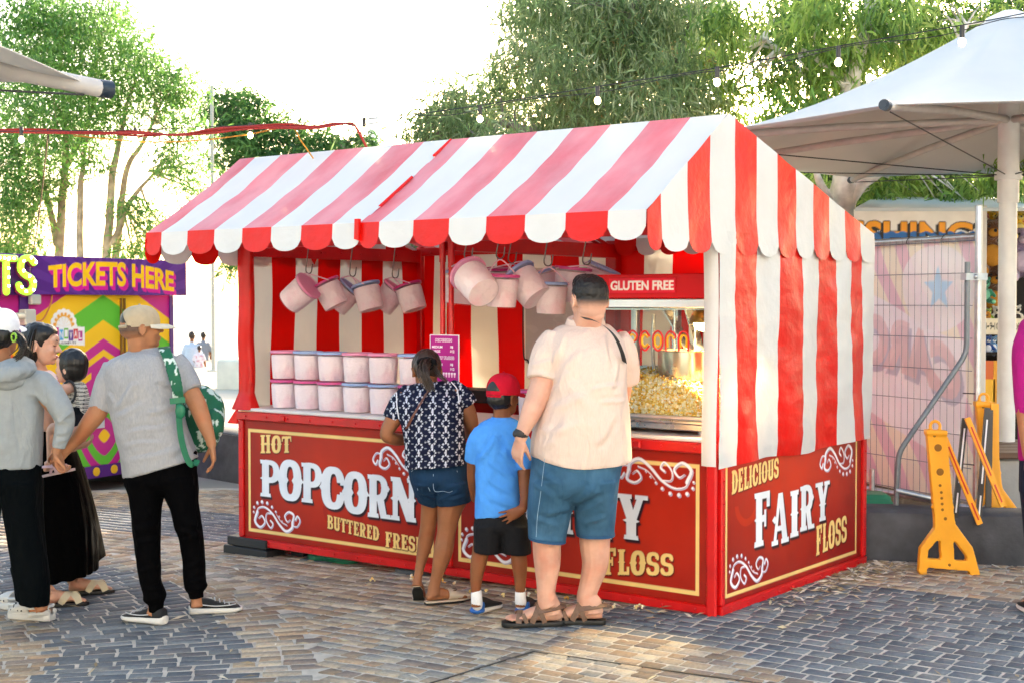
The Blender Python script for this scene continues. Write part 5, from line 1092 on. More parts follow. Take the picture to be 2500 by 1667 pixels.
def mule(h, d, k):
    d = d/np.linalg.norm(d); up0 = A3(0, 0, 1) if abs(d[2]) < .5 else A3(0, 1, .6); x = np.cross(d, up0); x /= np.linalg.norm(x); u = np.cross(x, d); L = lambda t, a, z: h+(d*t+x*a+u*z)*k
    prof = [(-.012, .02), (.02, .033), (.08, .032), (.15, .043), (.2, .04), (.25, .02), (.275, .006)]; rg = lambda z, s: [L(t, w*s, z) for t, w in prof]+[L(t, -w*s, z) for t, w in reversed(prof)]
    mb = MB(); mb.loft([rg(-.018, .97), rg(-.006, 1.0)]); o = mb.build('shoe_sole', SOLE, p.root, smooth=True, sharp=50)
    mb = MB(); an = np.linspace(0, 2*math.pi, 18, endpoint=False); mb.loft([rg(-.006, 1.0), rg(.002, .98)]); mb.loft([[L(t, math.cos(a)*w, z+math.sin(a)*hh) for a in an] for t, w, z, hh in ((.125, .044, .034, .036), (.15, .047, .03, .034), (.2, .044, .02, .024), (.25, .024, .012, .014), (.276, .006, .008, .006))]); mb.build('shoe_upper', TANL, o, smooth=True)
    mb = MB(); mb.tube([L(.16+.018*math.cos(t), .03*math.sin(t), .062-.008*abs(math.sin(t))) for t in np.linspace(0, 2*math.pi, 18)], .0035, 6); mb.build('buckle', mat('bronze_buckle', hx('5a4632'), .35, metal=.6), o, smooth=True)
mule(hR, dR, .95); mule(hL+A3(0, -.0, -.012), dL, .92)
# ---- man walking hand in hand, grey t-shirt
p = Fig('person', 'man in beige cap, grey t-shirt and black trousers walking past with a backpack', 7.2, (425, 1515), 'family walking past', skin_='tan')
hc = p.P(343, 797, 0); p.head(hc, 58, 3, .98, neck=(p.P(342, 862, .02), .058))
TM = [(306, 862, 388, 850, .06, .02), (262, 884, 420, 862, .1, .0), (256, 915, 442, 900, .13, 0), (273, 1005, 440, 960, .145, 0), (284, 1055, 446, 1015, .15, 0), (298, 1110, 462, 1065, .155, 0), (304, 1166, 482, 1116, .16, 0)]
p.rings(p.b, TM, shrink=.85)
p.limb(p.b, [(284, 905, 22, 0), (262, 955, 24, 0), (238, 1005, 24, -.02), (218, 1032, 22, -.02), (196, 1062, 18, -.0), (172, 1088, 13.5, 0), (162, 1098, 13, 0)])
p.hand(p.P(163, 1097, 0), (-.75, .05, -.6), (.25, .9, -.3), .98, (.5, .75, .8, .85), side=-1, spread=.03, thumb=(-.55, -.35, -.75), tcurl=.5)
p.limb(p.b, [(428, 895, 20, 0), (450, 930, 22, .0), (470, 965, 23, -.02), (484, 992, 22, -.04), (500, 1035, 18.5, -.05), (513, 1070, 13, -.06), (516, 1082, 12.5, -.06)])
p.hand(p.P(517, 1082, -.06), (.1, .05, -1), (-.9, -.2, -.1), .98, (.35, .4, .45, .5), side=1, spread=.05, thumb=(-.5, .3, -.8))
p.limb(p.b, [(356, 1250, 24, 0), (361, 1340, 20, 0), (372, 1440, 18, 0), (378, 1480, 16, 0), (372, 1500, 17, 0)], round_=False); p.limb(p.b, [(450, 1250, 28, 0), (466, 1320, 22, .02), (474, 1380, 17, .03), (478, 1430, 15, .03), (479, 1462, 13, .03), (481, 1482, 15, .02)], round_=False)
p.body()
gm_ = cloth('grey_marl', hx('9d9d9e'), .92, bump=.25, bs=380, var=.08, vs=160, stretch=(1, 1, .3))
mb = MB(); p.rings(mb, TM); p.limb(mb, [(282, 892, 30, 0), (268, 930, 33, 0), (255, 965, 31, 0), (245, 1000, 28, -.01)], round_=False); p.limb(mb, [(420, 878, 28, 0), (440, 908, 32, 0), (458, 938, 30, -.01), (467, 953, 27, -.02)], round_=False)
mb.solid('t_shirt', gm_, p.root, .0075, 3, chain(wr(.010, .0025, (5, 5, 4.5), (20, 20, 16), 11.3, .65), folds(7.05, [(275, 1000, 340, 930, .010, .016), (272, 1020, 360, 985, .008, .016), (432, 960, 380, 920, .009, .015), (440, 985, 350, 1010, .006, .016), (300, 1060, 420, 1035, .006, .012), (295, 1090, 400, 1075, .006, .012), (310, 1130, 430, 1095, .006, .014), (330, 890, 310, 990, .006, .022), (250, 960, 275, 985, .006, .01), (455, 1060, 410, 1120, .007, .016)])))
mb = MB(); p.rings(mb, [(310, 858, 386, 847, .062, .02), (307, 865, 390, 853, .068, .02)], k=3); mb.build('collar', gm_, p.root, smooth=True)
bt = cloth('black_jersey', hx('060607'), .85, spec=.03, var=.1)
mb = MB(); p.rings(mb, [(306, 1140, 478, 1100, .13, 0), (308, 1180, 478, 1165, .14, 0), (316, 1212, 482, 1205, .07, 0)])
p.rings(mb, [(309, 1165, 408, 1165, .138, 0), (322, 1240, 391, 1245, .1, 0), (328, 1300, 389, 1305, .088, 0), (334, 1356, 389, 1350, .08, 0), (343, 1410, 391, 1412, .072, 0), (351, 1446, 403, 1448, .07, 0), (351, 1462, 404, 1455, .068, .0), (364, 1474, 400, 1468, .045, 0), (364, 1492, 399, 1488, .042, 0)])
p.rings(mb, [(388, 1165, 478, 1160, .138, 0), (418, 1240, 484, 1240, .1, .0), (428, 1280, 490, 1286, .09, 0), (440, 1316, 495, 1326, .085, .02), (448, 1370, 498, 1376, .075, .03), (450, 1415, 500, 1420, .07, .03), (455, 1437, 505, 1430, .066, .03), (461, 1446, 496, 1442, .045, .03), (464, 1460, 496, 1456, .042, .03)])
mb.solid('trousers', bt, p.root, .0075, 3, chain(wr(.008, .0025, (8, 8, 5), (22, 22, 16), 6., .7), folds(7.1, [(325, 1300, 390, 1270, .008, .014), (330, 1330, 388, 1310, .008, .014), (340, 1400, 390, 1370, .007, .012), (430, 1290, 490, 1310, .009, .014), (440, 1320, 495, 1300, .008, .013), (450, 1390, 498, 1370, .007, .012), (352, 1440, 402, 1430, .010, .01), (458, 1425, 502, 1418, .010, .009)])))
BE_ = cloth('beige_cotton', hx('b3a184'), .85, bump=.2, bs=250); BEL = cloth('pale_brim', hx('cfc4ad'), .85)
cap(p.root, hc+p.hf[2]*.0, p.hf, .98, BE_, BEL, open_back=HAIR, brim_len=.085, tilt=-1, dome=(.087, .104, .09), lift=.022)
mb = MB(); r_, f_, u_ = p.hf; cs = hc+u_*.004-f_*.104; mb.tube([cs+r_*.058*math.sin(t)+f_*.036*(1-math.cos(t))+u_*.002*t for t in np.linspace(-1.1, 1.1, 12)], .009, 8); mb.build('cap_strap', BE_, p.root, smooth=True)
mb = MB(); hair_shell(mb, hc, p.hf, .98, [((0, -.03, -.012), (.0785, .083, .068)), ((0, -.015, .02), (.08, .088, .05))])
def fade2(v, n):
    r, f, u = p.hf; q = v-hc; t = np.clip((q@u+.065)/.05, 0, 1)[:, None]; fr = np.clip((.02-q@f)/.03, 0, 1)[:, None]; t = t*fr
    return v-n*.004*(1-t)+n*.002*nz3(v, (80, 80, 60))[:, None], SK['tan']*(1-t*.85)+hx('3a2e27')*t*.85
mb.solid('hair', mat('cropped_hair', vc=True, rough=.6, bump=.5, bs=240, bd=.003), p.root, .0045, 2, fade2)
for hp, d in (((402, 1524), A3(-.85, .42, 0)), ((464, 1499), A3(.9, .3, 0))):
    h = gnd(*hp); o, (h_, d_, x_, u_) = shoe(p.root, h, d, .275, .048, .075, mats=(BK, WSO), sole_t=.038, name='trainer')
    mb = MB()
    for k in range(4): mb.tube([h+d_*(.13+.025*k)+x_*a*.03+u_*(.085-.01*k-abs(a)*.012) for a in (-1, -.5, 0, .5, 1)], .003, 5)
    for sgn in (-1, 1): mb.tube(spline([h+d_*.06+x_*sgn*.036+u_*.055, h+d_*.13+x_*sgn*.041+u_*.045, h+d_*.2+x_*sgn*.04+u_*.045, h+d_*.24+x_*sgn*.025+u_*.047], 10), .0028, 5)
    mb.build('laces', mat('shoe_lace', hx('c9cacb'), .7), o)
# backpack carried on his right shoulder
bp = thing('backpack', 'green backpack with white print hanging from the walking man shoulder', 'backpack', at(500, 1020, 7.42))
GB = mat('green_canvas', vc=True, rough=.75, bump=.3, bs=180)
def leafy(v, n):
    v = v+n*.008*nz3(v, (9, 9, 9))[:, None]; a = nz3(v, (26, 26, 17), 4.); b = nz3(v, (55, 55, 24), 2.); t = ((a > .12) & (b > -.08)).astype(float)[:, None]
    return v, hx('0c5a3d')*(1-t)+hx('c9d8cd')*t
mb = MB()
for x, y, dd, r in ((490, 985, 0, (.1, .09, .1)), (505, 1020, 0, (.1, .1, .12)), (500, 1055, 0, (.085, .09, .1)), (478, 1060, 0, (.07, .08, .1)), (515, 1000, .02, (.075, .09, .1)), (480, 1000, -.02, (.08, .08, .12)), (495, 1080, 0, (.07, .07, .05))): mb.ball(at(x, y, 7.42+dd), r, 16)
mb.solid('pack', GB, bp, .007, 3, leafy)
mb = MB(); mb.ball(at(520, 1035, 7.36), (.06, .07, .085), 16); mb.solid('pocket', GB, bp, .007, 3, leafy)
mb = MB()
def ribbon(mb, pts, w, n=24, t=.006, side=(1, 0, .15)):
    Q = spline(pts, n); rg = []
    for j, q in enumerate(Q):
        tt = Q[min(j+1, n-1)]-Q[max(j-1, 0)]; tt /= np.linalg.norm(tt); s_ = np.asarray(side, float); s_ = s_-tt*(s_@tt); s_ /= np.linalg.norm(s_); nn = np.cross(tt, s_); rg.append([q-s_*w/2-nn*t/2, q+s_*w/2-nn*t/2, q+s_*w/2+nn*t/2, q-s_*w/2+nn*t/2])
    mb.loft(rg)
ribbon(mb, [at(x, y, 7.2+dd) for x, y, dd in ((402, 848, .03), (404, 856, -.085), (418, 895, -.135), (430, 935, -.155), (434, 960, -.15), (436, 985, -.12))], .062, 40)
mb.solid('shoulder_strap', GB, bp, .0055, 2, leafy)
mb = MB(); ribbon(mb, [at(x, y, 7.2+dd) for x, y, dd in ((436, 970, -.15), (437, 1015, -.16), (441, 1060, -.165), (450, 1100, -.17), (462, 1128, -.175), (475, 1134, -.17), (482, 1122, -.15))], .03, 40); mb.build('webbing', mat('green_webbing', hx('0f6242'), .7), bp, smooth=True)
mb = MB(); ribbon(mb, [at(x, y, 7.2-.16) for x, y in ((415, 979), (435, 977), (452, 975))], .03, 10, .008, (0, 0, 1)); mb.ball(at(440, 1003, 7.04), (.026, .012, .04), 12); mb.build('strap_buckle', mat('green_plastic', hx('0b6b48'), .45), bp, smooth=True)
# ---- woman in the grey hooded top and white cap
p = Fig('person', 'woman in grey hooded top and white cap seen from behind at the left edge', 7.15, (90, 1510), 'family walking past', skin_='tan')
hc = p.P(4, 812, 0); p.head(hc, 12, 0, .97, neck=(p.P(5, 900, 0), .05))
TH = [(-44, 908, 54, 908, .08, 0), (-92, 925, 100, 925, .11, 0), (-98, 965, 103, 965, .13, 0), (-94, 1040, 101, 1040, .14, 0), (-94, 1138, 98, 1138, .15, 0)]
p.rings(p.b, TH, shrink=.85)
p.limb(p.b, [(90, 935, 26, 0), (128, 985, 22, -.02), (152, 1018, 17, -.02), (148, 1060, 14, -.04), (141, 1092, 11, -.05), (138, 1104, 11, -.05)])
p.hand(p.P(138, 1103, -.05), (.25, .0, -1), (.85, -.35, .1), .9, (.75, .85, .9, .95), side=1, spread=.02, thumb=(.6, -.3, -.6), tcurl=.6)
p.limb(p.b, [(-90, 935, 26, 0), (-110, 1020, 20, 0), (-112, 1100, 14, 0)]); p.hand(p.P(-112, 1105, 0), (0, 0, -1), (1, 0, 0), .9)
p.limb(p.b, [(60, 1250, 28, 0), (76, 1380, 22, 0), (92, 1460, 15, 0), (102, 1490, 15, 0)], round_=False); p.limb(p.b, [(-50, 1250, 28, .1), (-40, 1380, 22, .1), (-36, 1460, 15, .1)], round_=False)
hC = gnd(118, 1512); hC[2] += .02; dC = A3(-.9, .3, 0); p.foot(hC, dC, .95, ankle=p.P(100, 1478, 0)); h2 = gnd(66, 1490); h2[2] += .02; 
p.body()
GH = cloth('grey_softshell', hx('939898'), .75, bump=.12, bs=300, spec=.3)
mb = MB(); p.rings(mb, TH); p.limb(mb, [(70, 930, 30, 0), (100, 940, 34, 0), (130, 970, 30, -.01), (152, 1005, 25, -.03), (158, 1030, 22, -.03), (152, 1060, 19, -.04), (145, 1085, 16.5, -.05), (143, 1092, 16, -.05)], round_=False); p.limb(mb, [(-70, 930, 30, 0), (-104, 960, 32, 0), (-115, 1030, 24, 0), (-114, 1095, 17, 0)], round_=False)
mb.solid('hooded_top', GH, p.root, .0075, 3, chain(wr(.010, .0025, (6, 6, 3), (18, 18, 9), 15., .7), folds(7.0, [(100, 990, 60, 960, .010, .014), (165, 1000, 130, 1040, .008, .012), (160, 1030, 125, 1030, .008, .01), (155, 1055, 125, 1060, .007, .009), (150, 1075, 124, 1080, .007, .008), (20, 980, 10, 1110, .007, .03), (70, 1000, 60, 1120, .007, .026)])))
mb = MB(); p.rings(mb, [(-52, 905, 60, 868, .1, -.02), (-60, 915, 78, 885, .125, -.05), (-56, 928, 82, 905, .135, -.06), (-30, 938, 62, 925, .13, -.06)]); c_ = p.P(10, 930, -.1); mb.ball(c_, (.1, .06, .045), 16)
mb.solid('hood', GH, p.root, .0065, 3, wr(.010, .002, (7, 7, 12), (18, 18, 22), 3., .8))
mb = MB(); p.rings(mb, [(-92, 1130, 96, 1130, .142, 0), (-92, 1150, 98, 1146, .145, 0)]); mb.solid('undershirt', cloth('cream_hem', hx('e9dfcf')), p.root, .008, 2, wr(.004, .001))
BG = cloth('dark_green_black', hx('080c0e'), .8, spec=.03)
mb = MB(); p.rings(mb, [(-94, 1130, 97, 1128, .14, 0), (-98, 1180, 98, 1180, .15, 0), (-96, 1215, 99, 1215, .08, 0)]); p.rings(mb, [(0, 1172, 99, 1172, .148, 0), (16, 1260, 100, 1265, .115, 0), (28, 1340, 108, 1350, .1, 0), (42, 1430, 116, 1420, .095, 0), (52, 1468, 115, 1477, .09, 0)]); p.rings(mb, [(-96, 1172, 2, 1172, .148, .0), (-90, 1300, -10, 1300, .11, .1), (-80, 1455, -8, 1455, .095, .14)])
p.rings(mb, [(30, 1380, 90, 1380, .09, .06), (46, 1462, 82, 1462, .08, .12)])
mb.solid('trousers', BG, p.root, .008, 3, wr(.010, .0012, (9, 9, 1.6), (22, 22, 6), 8., .8))
cap(p.root, hc, p.hf, .97, cloth('white_cotton', (.82, .81, .8)), open_back=HAIR, brim_len=.07, tilt=8, lift=.03)
mb = MB(); hair_shell(mb, hc, p.hf, .97, [((0, -.03, -.015), (.082, .085, .075)), ((0, -.045, -.03), (.07, .07, .06))]); mb.solid('hair', HAIR, p.root, .005, 2, lambda v, n: (v+n*.003*nz3(v, (50, 50, 14))[:, None], None))
mb = MB(); strands(mb, [p.P(34, 818, -.06), p.P(50, 832, -.09), p.P(58, 850, -.1), p.P(45, 868, -.1), p.P(28, 880, -.1)], 60, .010, .0045, .4); strands(mb, [p.P(34, 818, -.06), p.P(54, 835, -.09), p.P(70, 855, -.08), p.P(76, 872, -.06)], 30, .006, .004, .4); mb.build('ponytail', HAIR, p.root, smooth=True)
mb = MB(); mb.tube([p.P(34, 824, -.09)+A3(.016*math.cos(a), -.012*math.cos(a), .02*math.sin(a)) for a in np.linspace(0, 6.3, 14)], .006, 6); mb.build('hair_tie', mat('lime_tie', hx('8fbf3a'), .5), p.root, smooth=True)
CLG = mat('pale_grey_clog', hx('c3c2bd'), .5)
def clog(h, d, k=1.):
    d = d/np.linalg.norm(d); x = np.cross(d, A3(0, 0, 1)); x /= np.linalg.norm(x); u = A3(0, 0, 1); L = lambda t, a, z: h+(d*t+x*a+u*z)*k; an = np.linspace(0, 2*math.pi, 20, endpoint=False)
    prof = [(-.03, .03), (0, .043), (.08, .042), (.16, .052), (.21, .05), (.25, .032)]; rg = lambda z, s: [L(t, w*s, z) for t, w in prof]+[L(t, -w*s, z) for t, w in reversed(prof)]
    mb = MB(); mb.loft([rg(-.022, .97), rg(-.018, 1.02), rg(.006, 1.03), rg(.012, .9)])
    mb.loft([[L(t, math.cos(a)*w, z+math.sin(a)*hh) for a in an] for t, w, z, hh in ((.105, .045, .04, .042), (.14, .051, .038, .042), (.19, .053, .03, .034), (.235, .042, .02, .022), (.258, .02, .012, .012))])
    mb.tube([L(t, a, z) for t, a, z in ((.11, .046, .045), (.05, .046, .05), (-.01, .035, .058), (-.028, 0, .06), (-.01, -.035, .058), (.05, -.046, .05), (.11, -.046, .045))], .009, 8)
    for q in (-1, 1): mb.tube([L(.1, q*.044, .01), L(.02, q*.045, .02), L(-.03, q*.02, .03)], .014, 8)
    o = mb.solid('clog', CLG, p.root, .0045, 2)
    mb = MB()
    for i in range(5): a = -.9+i*.45; q = L(.185+.03*math.cos(a*1.2), .05*math.sin(a), .058-.016*abs(math.sin(a))); mb.ball(q, .0055, 8)
    for i in range(4): mb.ball(L(.14+i*.025, .0515-.003*i, .03), .005, 8); mb.ball(L(.14+i*.025, -.0515+.003*i, .03), .005, 8)
    mb.build('clog_holes', M_['black'], o)
clog(hC, dC, .95); clog(h2, A3(-.8, .5, 0), .95)
# ---- woman in the long black skirt carrying a child
p = Fig('person', 'woman with long dark hair in black skirt carrying a small child', 7.85, (150, 1465), 'family walking past', skin_='fair')
hc = p.P(101, 838, 0); p.head(hc, 88, -8, .97, neck=(p.P(92, 905, .02), .046))
p.face_marks()
TS = [(60, 905, 118, 905, .1, .02), (46, 922, 132, 922, .15, .02), (48, 980, 138, 980, .15, .02), (52, 1065, 130, 1065, .13, .02)]
p.rings(p.b, TS, shrink=.88)
p.limb(p.b, [(92, 925, 22, -.13), (100, 985, 19, -.16), (122, 1040, 16, -.14), (156, 1076, 13, -.06), (178, 1092, 11, -.03)]); p.hand(p.P(179, 1092, -.03), (.9, .3, .2), (-.1, .5, 1), .86, (.5, .55, .6, .65), side=1, spread=.03)
p.limb(p.b, [(95, 925, 22, .17), (110, 985, 18, .2), (140, 1010, 14, .2), (175, 1000, 12, .14)]); p.hand(p.P(176, 1000, .14), (.8, -.3, .1), (0, -.6, .5), .88)
p.limb(p.b, [(95, 1060, 40, .0), (130, 1200, 26, .12), (176, 1400, 16, .25), (178, 1412, 16, .25)], round_=False); p.limb(p.b, [(95, 1060, 40, .0), (98, 1200, 26, .0), (104, 1425, 16, 0), (104, 1440, 16, 0)], round_=False); f1 = gnd(170, 1452); f1[2] += .02; dF = A3(.93, .34, 0); p.foot(f1, dF, .95, ankle=p.P(178, 1405, .25)); f2 = gnd(102, 1482); f2[2] += .02; p.foot(f2, dF, .95, ankle=p.P(104, 1432, 0))
p.body(.0048)
mb = MB(); p.rings(mb, TS); p.limb(mb, [(90, 922, 24, -.12), (94, 950, 25, -.15), (99, 978, 22, -.16)], round_=False); mb.solid('top', cloth('pale_pink_top', hx('e0cfd0')), p.root, .0075, 3, wr(.006, .0015, off=2.))
SKM = cloth('black_skirt', hx('050505'), .85, spec=.03)
mb = MB(); p.rings(mb, [(70, 1050, 140, 1048, .14, .02), (58, 1090, 180, 1100, .17, .02), (50, 1180, 205, 1178, .22, .04), (46, 1290, 228, 1285, .25, .06), (60, 1418, 232, 1395, .26, .06)], n=48); p.rings(mb, [(120, 1150, 200, 1140, .14, .1), (150, 1270, 232, 1262, .16, .2), (168, 1385, 254, 1362, .17, .25)])
def pleat(v, n):
    a = np.arctan2(v[:, 1]-p.root.location.y, v[:, 0]-p.P(140, 1200)[0]); t = np.clip((p.P(0, 1080)[2]-v[:, 2])/.8, 0, 1); return v+n*(.005*t*np.sin(a*13+4*nz3(v, (3, 3, 1))))[:, None], None
mb.solid('skirt', SKM, p.root, .0085, 2, pleat)
HB = MB(); hair_shell(HB, hc, p.hf, .97, [((0, .02, .052), (.076, .07, .064)), ((0, -.025, .022), (.086, .1, .1)), ((0, -.05, -.05), (.08, .07, .1)), ((0, -.058, -.13), (.075, .055, .1))])
def hairpost(v, n):
    r, f, u = p.hf; q = v-hc; keep = q@f; s_ = np.clip((keep-.03-.6*np.clip(q@u, 0, .1))/.015, 0, 1)*np.clip((.09-(q@u))/.02, 0, 1)
    return v-n*(.022*s_)[:, None]+n*.005*nz3(v, (46, 46, 8))[:, None], None
HB.solid('hair', HAIR, p.root, .005, 2, hairpost)
mb = MB()
for sg_ in (-1,): strands(mb, [hc+A3(-.02, sg_*.06, .07), hc+A3(-.035, sg_*.078, .0), hc+A3(-.045, sg_*.075, -.08), hc+A3(-.05, sg_*.06, -.17)], 70, .013, .004, .5)
mb.build('hair_locks', HAIR, p.root, smooth=True)
SDL = mat('cream_strap', hx('d8c7a4'), .55)
sandal(p.root, f1, dF, .96, SDL, SOLE, 'slide'); sandal(p.root, f2, dF, .96, SDL, SOLE, 'slide')
# ---- the child she carries
p = Fig('person', 'small child in striped sleeveless top carried on the woman arm', 7.72, (170, 1200), 'family walking past', 'child', 'fair'); p.root.location = at(175, 1040, 7.72); ROOTM[p.root.name] = Matrix.Translation(p.root.location)
hc = p.P(172, 893, 0); p.head(hc, -72, 2, .82, neck=(p.P(176, 940, .0), .034), nose=.2)
TC = [(158, 930, 196, 930, .04, 0), (152, 945, 208, 940, .06, 0), (158, 975, 216, 970, .075, 0), (166, 1010, 219, 1008, .08, 0), (172, 1040, 210, 1040, .07, 0)]
p.rings(p.b, TC, shrink=.86)
p.limb(p.b, [(172, 945, 13, -.07), (158, 950, 14, -.1), (142, 948, 11.5, -.04), (128, 944, 10, .06), (120, 938, 9, .12)]); p.hand(p.P(119, 938, .12), (-.7, .6, .2), (-.3, -.3, -.8), .6)
p.limb(p.b, [(186, 1025, 20, -.06), (172, 1050, 20, -.16), (145, 1045, 17, -.2), (128, 1050, 14, -.2), (126, 1090, 12, -.2), (124, 1128, 9, -.2), (124, 1140, 9, -.2)]); p.limb(p.b, [(192, 1025, 19, .06), (200, 1060, 17, .12), (178, 1085, 13, .16), (160, 1110, 10, .16)])
ft = p.P(110, 1152, -.2); p.foot(ft, (.96, -.1, .22), .6, ankle=p.P(124, 1128, -.2), rad=.03)
p.body(.0045)
def strip(v, n):
    v, _ = wr(.004, .001, off=5.)(v, n); q = ((v[:, 2]+.12*v[:, 0]) % .021)/.021; t = ((q < .22) | ((q > .4) & (q < .5))).astype(float)[:, None]; return v, hx('e5dcc8')*(1-t)+hx('33302c')*t
mb = MB(); p.rings(mb, TC); mb.solid('striped_top', M_['vc_cloth'], p.root, .0042, 2, strip)
mb = MB(); mb.tube([p.P(170, 947, -.085)+A3(.035*math.sin(a), -.01-.0*math.cos(a), .06*math.cos(a)-.02) for a in np.linspace(0, 6.28, 24)], .007, 8); mb.build('armhole_trim', M_['black'], p.root, smooth=True)
mb = MB(); p.rings(mb, [(174, 990, 206, 992, .09, -.01), (172, 1010, 208, 1012, .1, -.01), (176, 1036, 202, 1034, .095, -.02)]); p.limb(mb, [(186, 1020, 22, -.06), (172, 1044, 22.5, -.14), (160, 1047, 21, -.18)]); mb.solid('shorts', cloth('black_jersey_child', hx('111113')), p.root, .006, 2, wr(.004, .001))
mb = MB(); hair_shell(mb, hc, p.hf, .82, [((0, -.02, .02), (.093, .107, .105)), ((0, -.035, -.02), (.092, .085, .085)), ((0, -.03, -.05), (.086, .078, .06))])
def bob(v, n):
    r, f, u = p.hf; q = (v-hc)/.82; s_ = np.clip((q@f-.03)/.03, 0, 1)*np.clip((.06-(q@u))/.04, 0, 1)
    return v-n*(.03*s_)[:, None]+n*.005*nz3(v, (40, 40, 7))[:, None], None
mb.solid('hair', HAIR, p.root, .0045, 2, bob)
PK = mat('pink_leather', hx('d3aeb0'), .5); h = ft-A3(0, 0, .012)
sandal(p.root, h, A3(.96, -.1, .22), .64, PK, mat('pink_sole', hx('cfb2ae'), .6), 'sport')
# ---- person in magenta at the right edge
p = Fig('person', 'person in magenta top mostly cut off by the right edge', 7.4, (2560, 1500), skin_='tan')
hc = p.P(2575, 690, 0); p.head(hc, 0, 0, 1., neck=(p.P(2575, 770, 0), .055))
TG = [(2535, 768, 2620, 768, .07, 0), (2492, 795, 2670, 795, .12, 0), (2490, 900, 2670, 900, .15, 0), (2492, 1125, 2670, 1125, .16, 0)]
p.rings(p.b, TG, shrink=.85)
for x in (2540, 2630): p.limb(p.b, [(x, 1150, 40, 0), (x, 1320, 26, 0), (x, 1440, 20, 0), (x-2, 1478, 18, 0)], round_=False); p.foot(gnd(x-8, 1505)+A3(0, 0, .01), (.1, 1, 0), 1.)
for x in (2500, 2675): p.limb(p.b, [(x, 850, 26, -.02), (x+3, 1000, 22, -.05), (x+12, 1110, 15, -.1)]); p.hand(p.P(x+12, 1112, -.1), (0, .2, -1), (1 if x < 2550 else -1, 0, 0), 1.)
p.body(.0065)
mb = MB(); p.rings(mb, TG)
p.limb(mb, [(2530, 800, 36, 0), (2506, 850, 32, -.02), (2503, 920, 30, -.03), (2508, 1010, 27, -.05)], round_=False); p.limb(mb, [(2640, 800, 36, 0), (2668, 900, 34, 0), (2670, 1010, 30, -.03)], round_=False)
mb.solid('shirt', cloth('magenta_jersey', hx('a51b72'), .85), p.root, .008, 3, wr(.009, .0015, off=4.))
mb = MB(); p.rings(mb, [(2494, 1105, 2668, 1105, .14, 0), (2492, 1200, 2668, 1200, .15, 0)]); p.rings(mb, [(2494, 1180, 2580, 1180, .13, 0), (2508, 1350, 2570, 1350, .09, 0), (2512, 1478, 2568, 1478, .075, 0)]); p.rings(mb, [(2582, 1180, 2668, 1180, .13, 0), (2598, 1350, 2662, 1350, .09, 0), (2602, 1478, 2658, 1478, .075, 0)])
mb.solid('jeans', cloth('navy_jeans', hx('1b2436')), p.root, .009, 2, wr(.006, .001))
mb = MB(); hair_shell(mb, hc, p.hf, 1., [((0, -.02, .025), (.083, .098, .095))]); mb.solid('hair', HAIRB, p.root, .006, 2)
for x in (2532, 2622): shoe(p.root, gnd(x, 1508), A3(.1, 1, 0), .27, .048, .075, mats=(BK, WSO), name='trainer')
# ---- people sitting far off on the plaza steps
def sitter(label, px, d, shirt, k, cat='person', pat=None):
    q = at(px[0], px[1], d); q[2] = .3; s_ = thing('person', label, cat, q, random.uniform(-.5, .5), 'people sitting on the far plaza'); o = np.array(q); mb = MB()
    L = lambda x, y, z: o+A3(x, y, z)*k
    mb.tube([L(0, 0, .08), L(0, .02, .3), L(0, .04, .48), L(0, .05, .58)], [.17*k, .16*k, .15*k, .07*k], 16, round_=True)
    mb.tube([L(0, .05, .56), L(0, .06, .68)], .05*k, 10); mb.ball(L(0, .07, .78), (.08*k, .095*k, .11*k), 14)
    for sx in (-1, 1):
        mb.tube([L(sx*.17, .04, .5), L(sx*.23, .05, .3), L(sx*.2, .2, .2)], [.055*k, .045*k, .035*k], 10, round_=True); mb.tube([L(sx*.09, .05, .1), L(sx*.13, .45, .26), L(sx*.12, .62, .04)], [.085*k, .065*k, .045*k], 10, round_=True); mb.ball(L(sx*.12, .68, .03), (.045*k, .11*k, .035*k), 10)
    mb.solid('body', skin('deep'), s_, .014, 2)
    mb = MB(); mb.tube([L(0, 0, .04), L(0, .02, .3), L(0, .04, .48), L(0, .05, .57)], [.19*k, .175*k, .165*k, .08*k], 16, round_=True)
    for sx in (-1, 1): mb.tube([L(sx*.15, .04, .5), L(sx*.23, .05, .32)], [.075*k, .062*k], 10, round_=True)
    mb.solid('shirt', pat or cloth('faded_shirt', shirt), s_, .014, 2)
    mb = MB(); mb.ball(L(0, .05, .8), (.09*k, .1*k, .105*k), 14); mb.solid('hair', HAIRB, s_, .012, 1)
sitter('distant person in pale blue shirt sitting on the plaza edge', (468, 893), 29, hx('b9c6d6'), .8)
sitter('distant child in floral pink top sitting beside the pale blue shirt', (486, 894), 28.5, hx('e8c9cd'), .5, 'child', cloth('floral_pink', hx('efdfe2'), col2=hx('cf4a66'), c2s=14, c2t=.62))
sitter('distant dark haired person sitting beyond the floral child', (496, 888), 32, hx('8d8b90'), .72)
# ------------------------------------------------------------------ plaza, kerbs, walls
def slab(name, pts, z, m, kind='structure'):
    V = np.array([(x, y, z) for x, y in pts]); o = np_mesh(name, V, [np.array([list(range(len(pts)))])], m); tag(o, kind=kind); return o
slab('plaza', [(-5.3, 16.5), (-.45, 11.42), (3.0, 11.42), (14, 24), (90, 420), (-300, 420), (-40, 60)], .3, mat('pale_paving', hx('bdb3a2'), .85, var=.12, vs=.9, bump=.2, bs=8, col2=hx('a9a294'), c2s=.35))
slab('garden_bed', [(2.32, 8.98), (9, 8.2), (40, 10), (60, 60), (14, 24), (3.0, 11.4), (1.2, 10.2)], .13, mat('bark_mulch', hx('5b4a39'), .95, var=.4, vs=18, bump=.8, bs=30))
DC = mat('dark_concrete', hx('34363a'), .75, var=.25, vs=9, bump=.5, bs=40, bd=.006, col2=hx('4a4c50'), c2s=3)
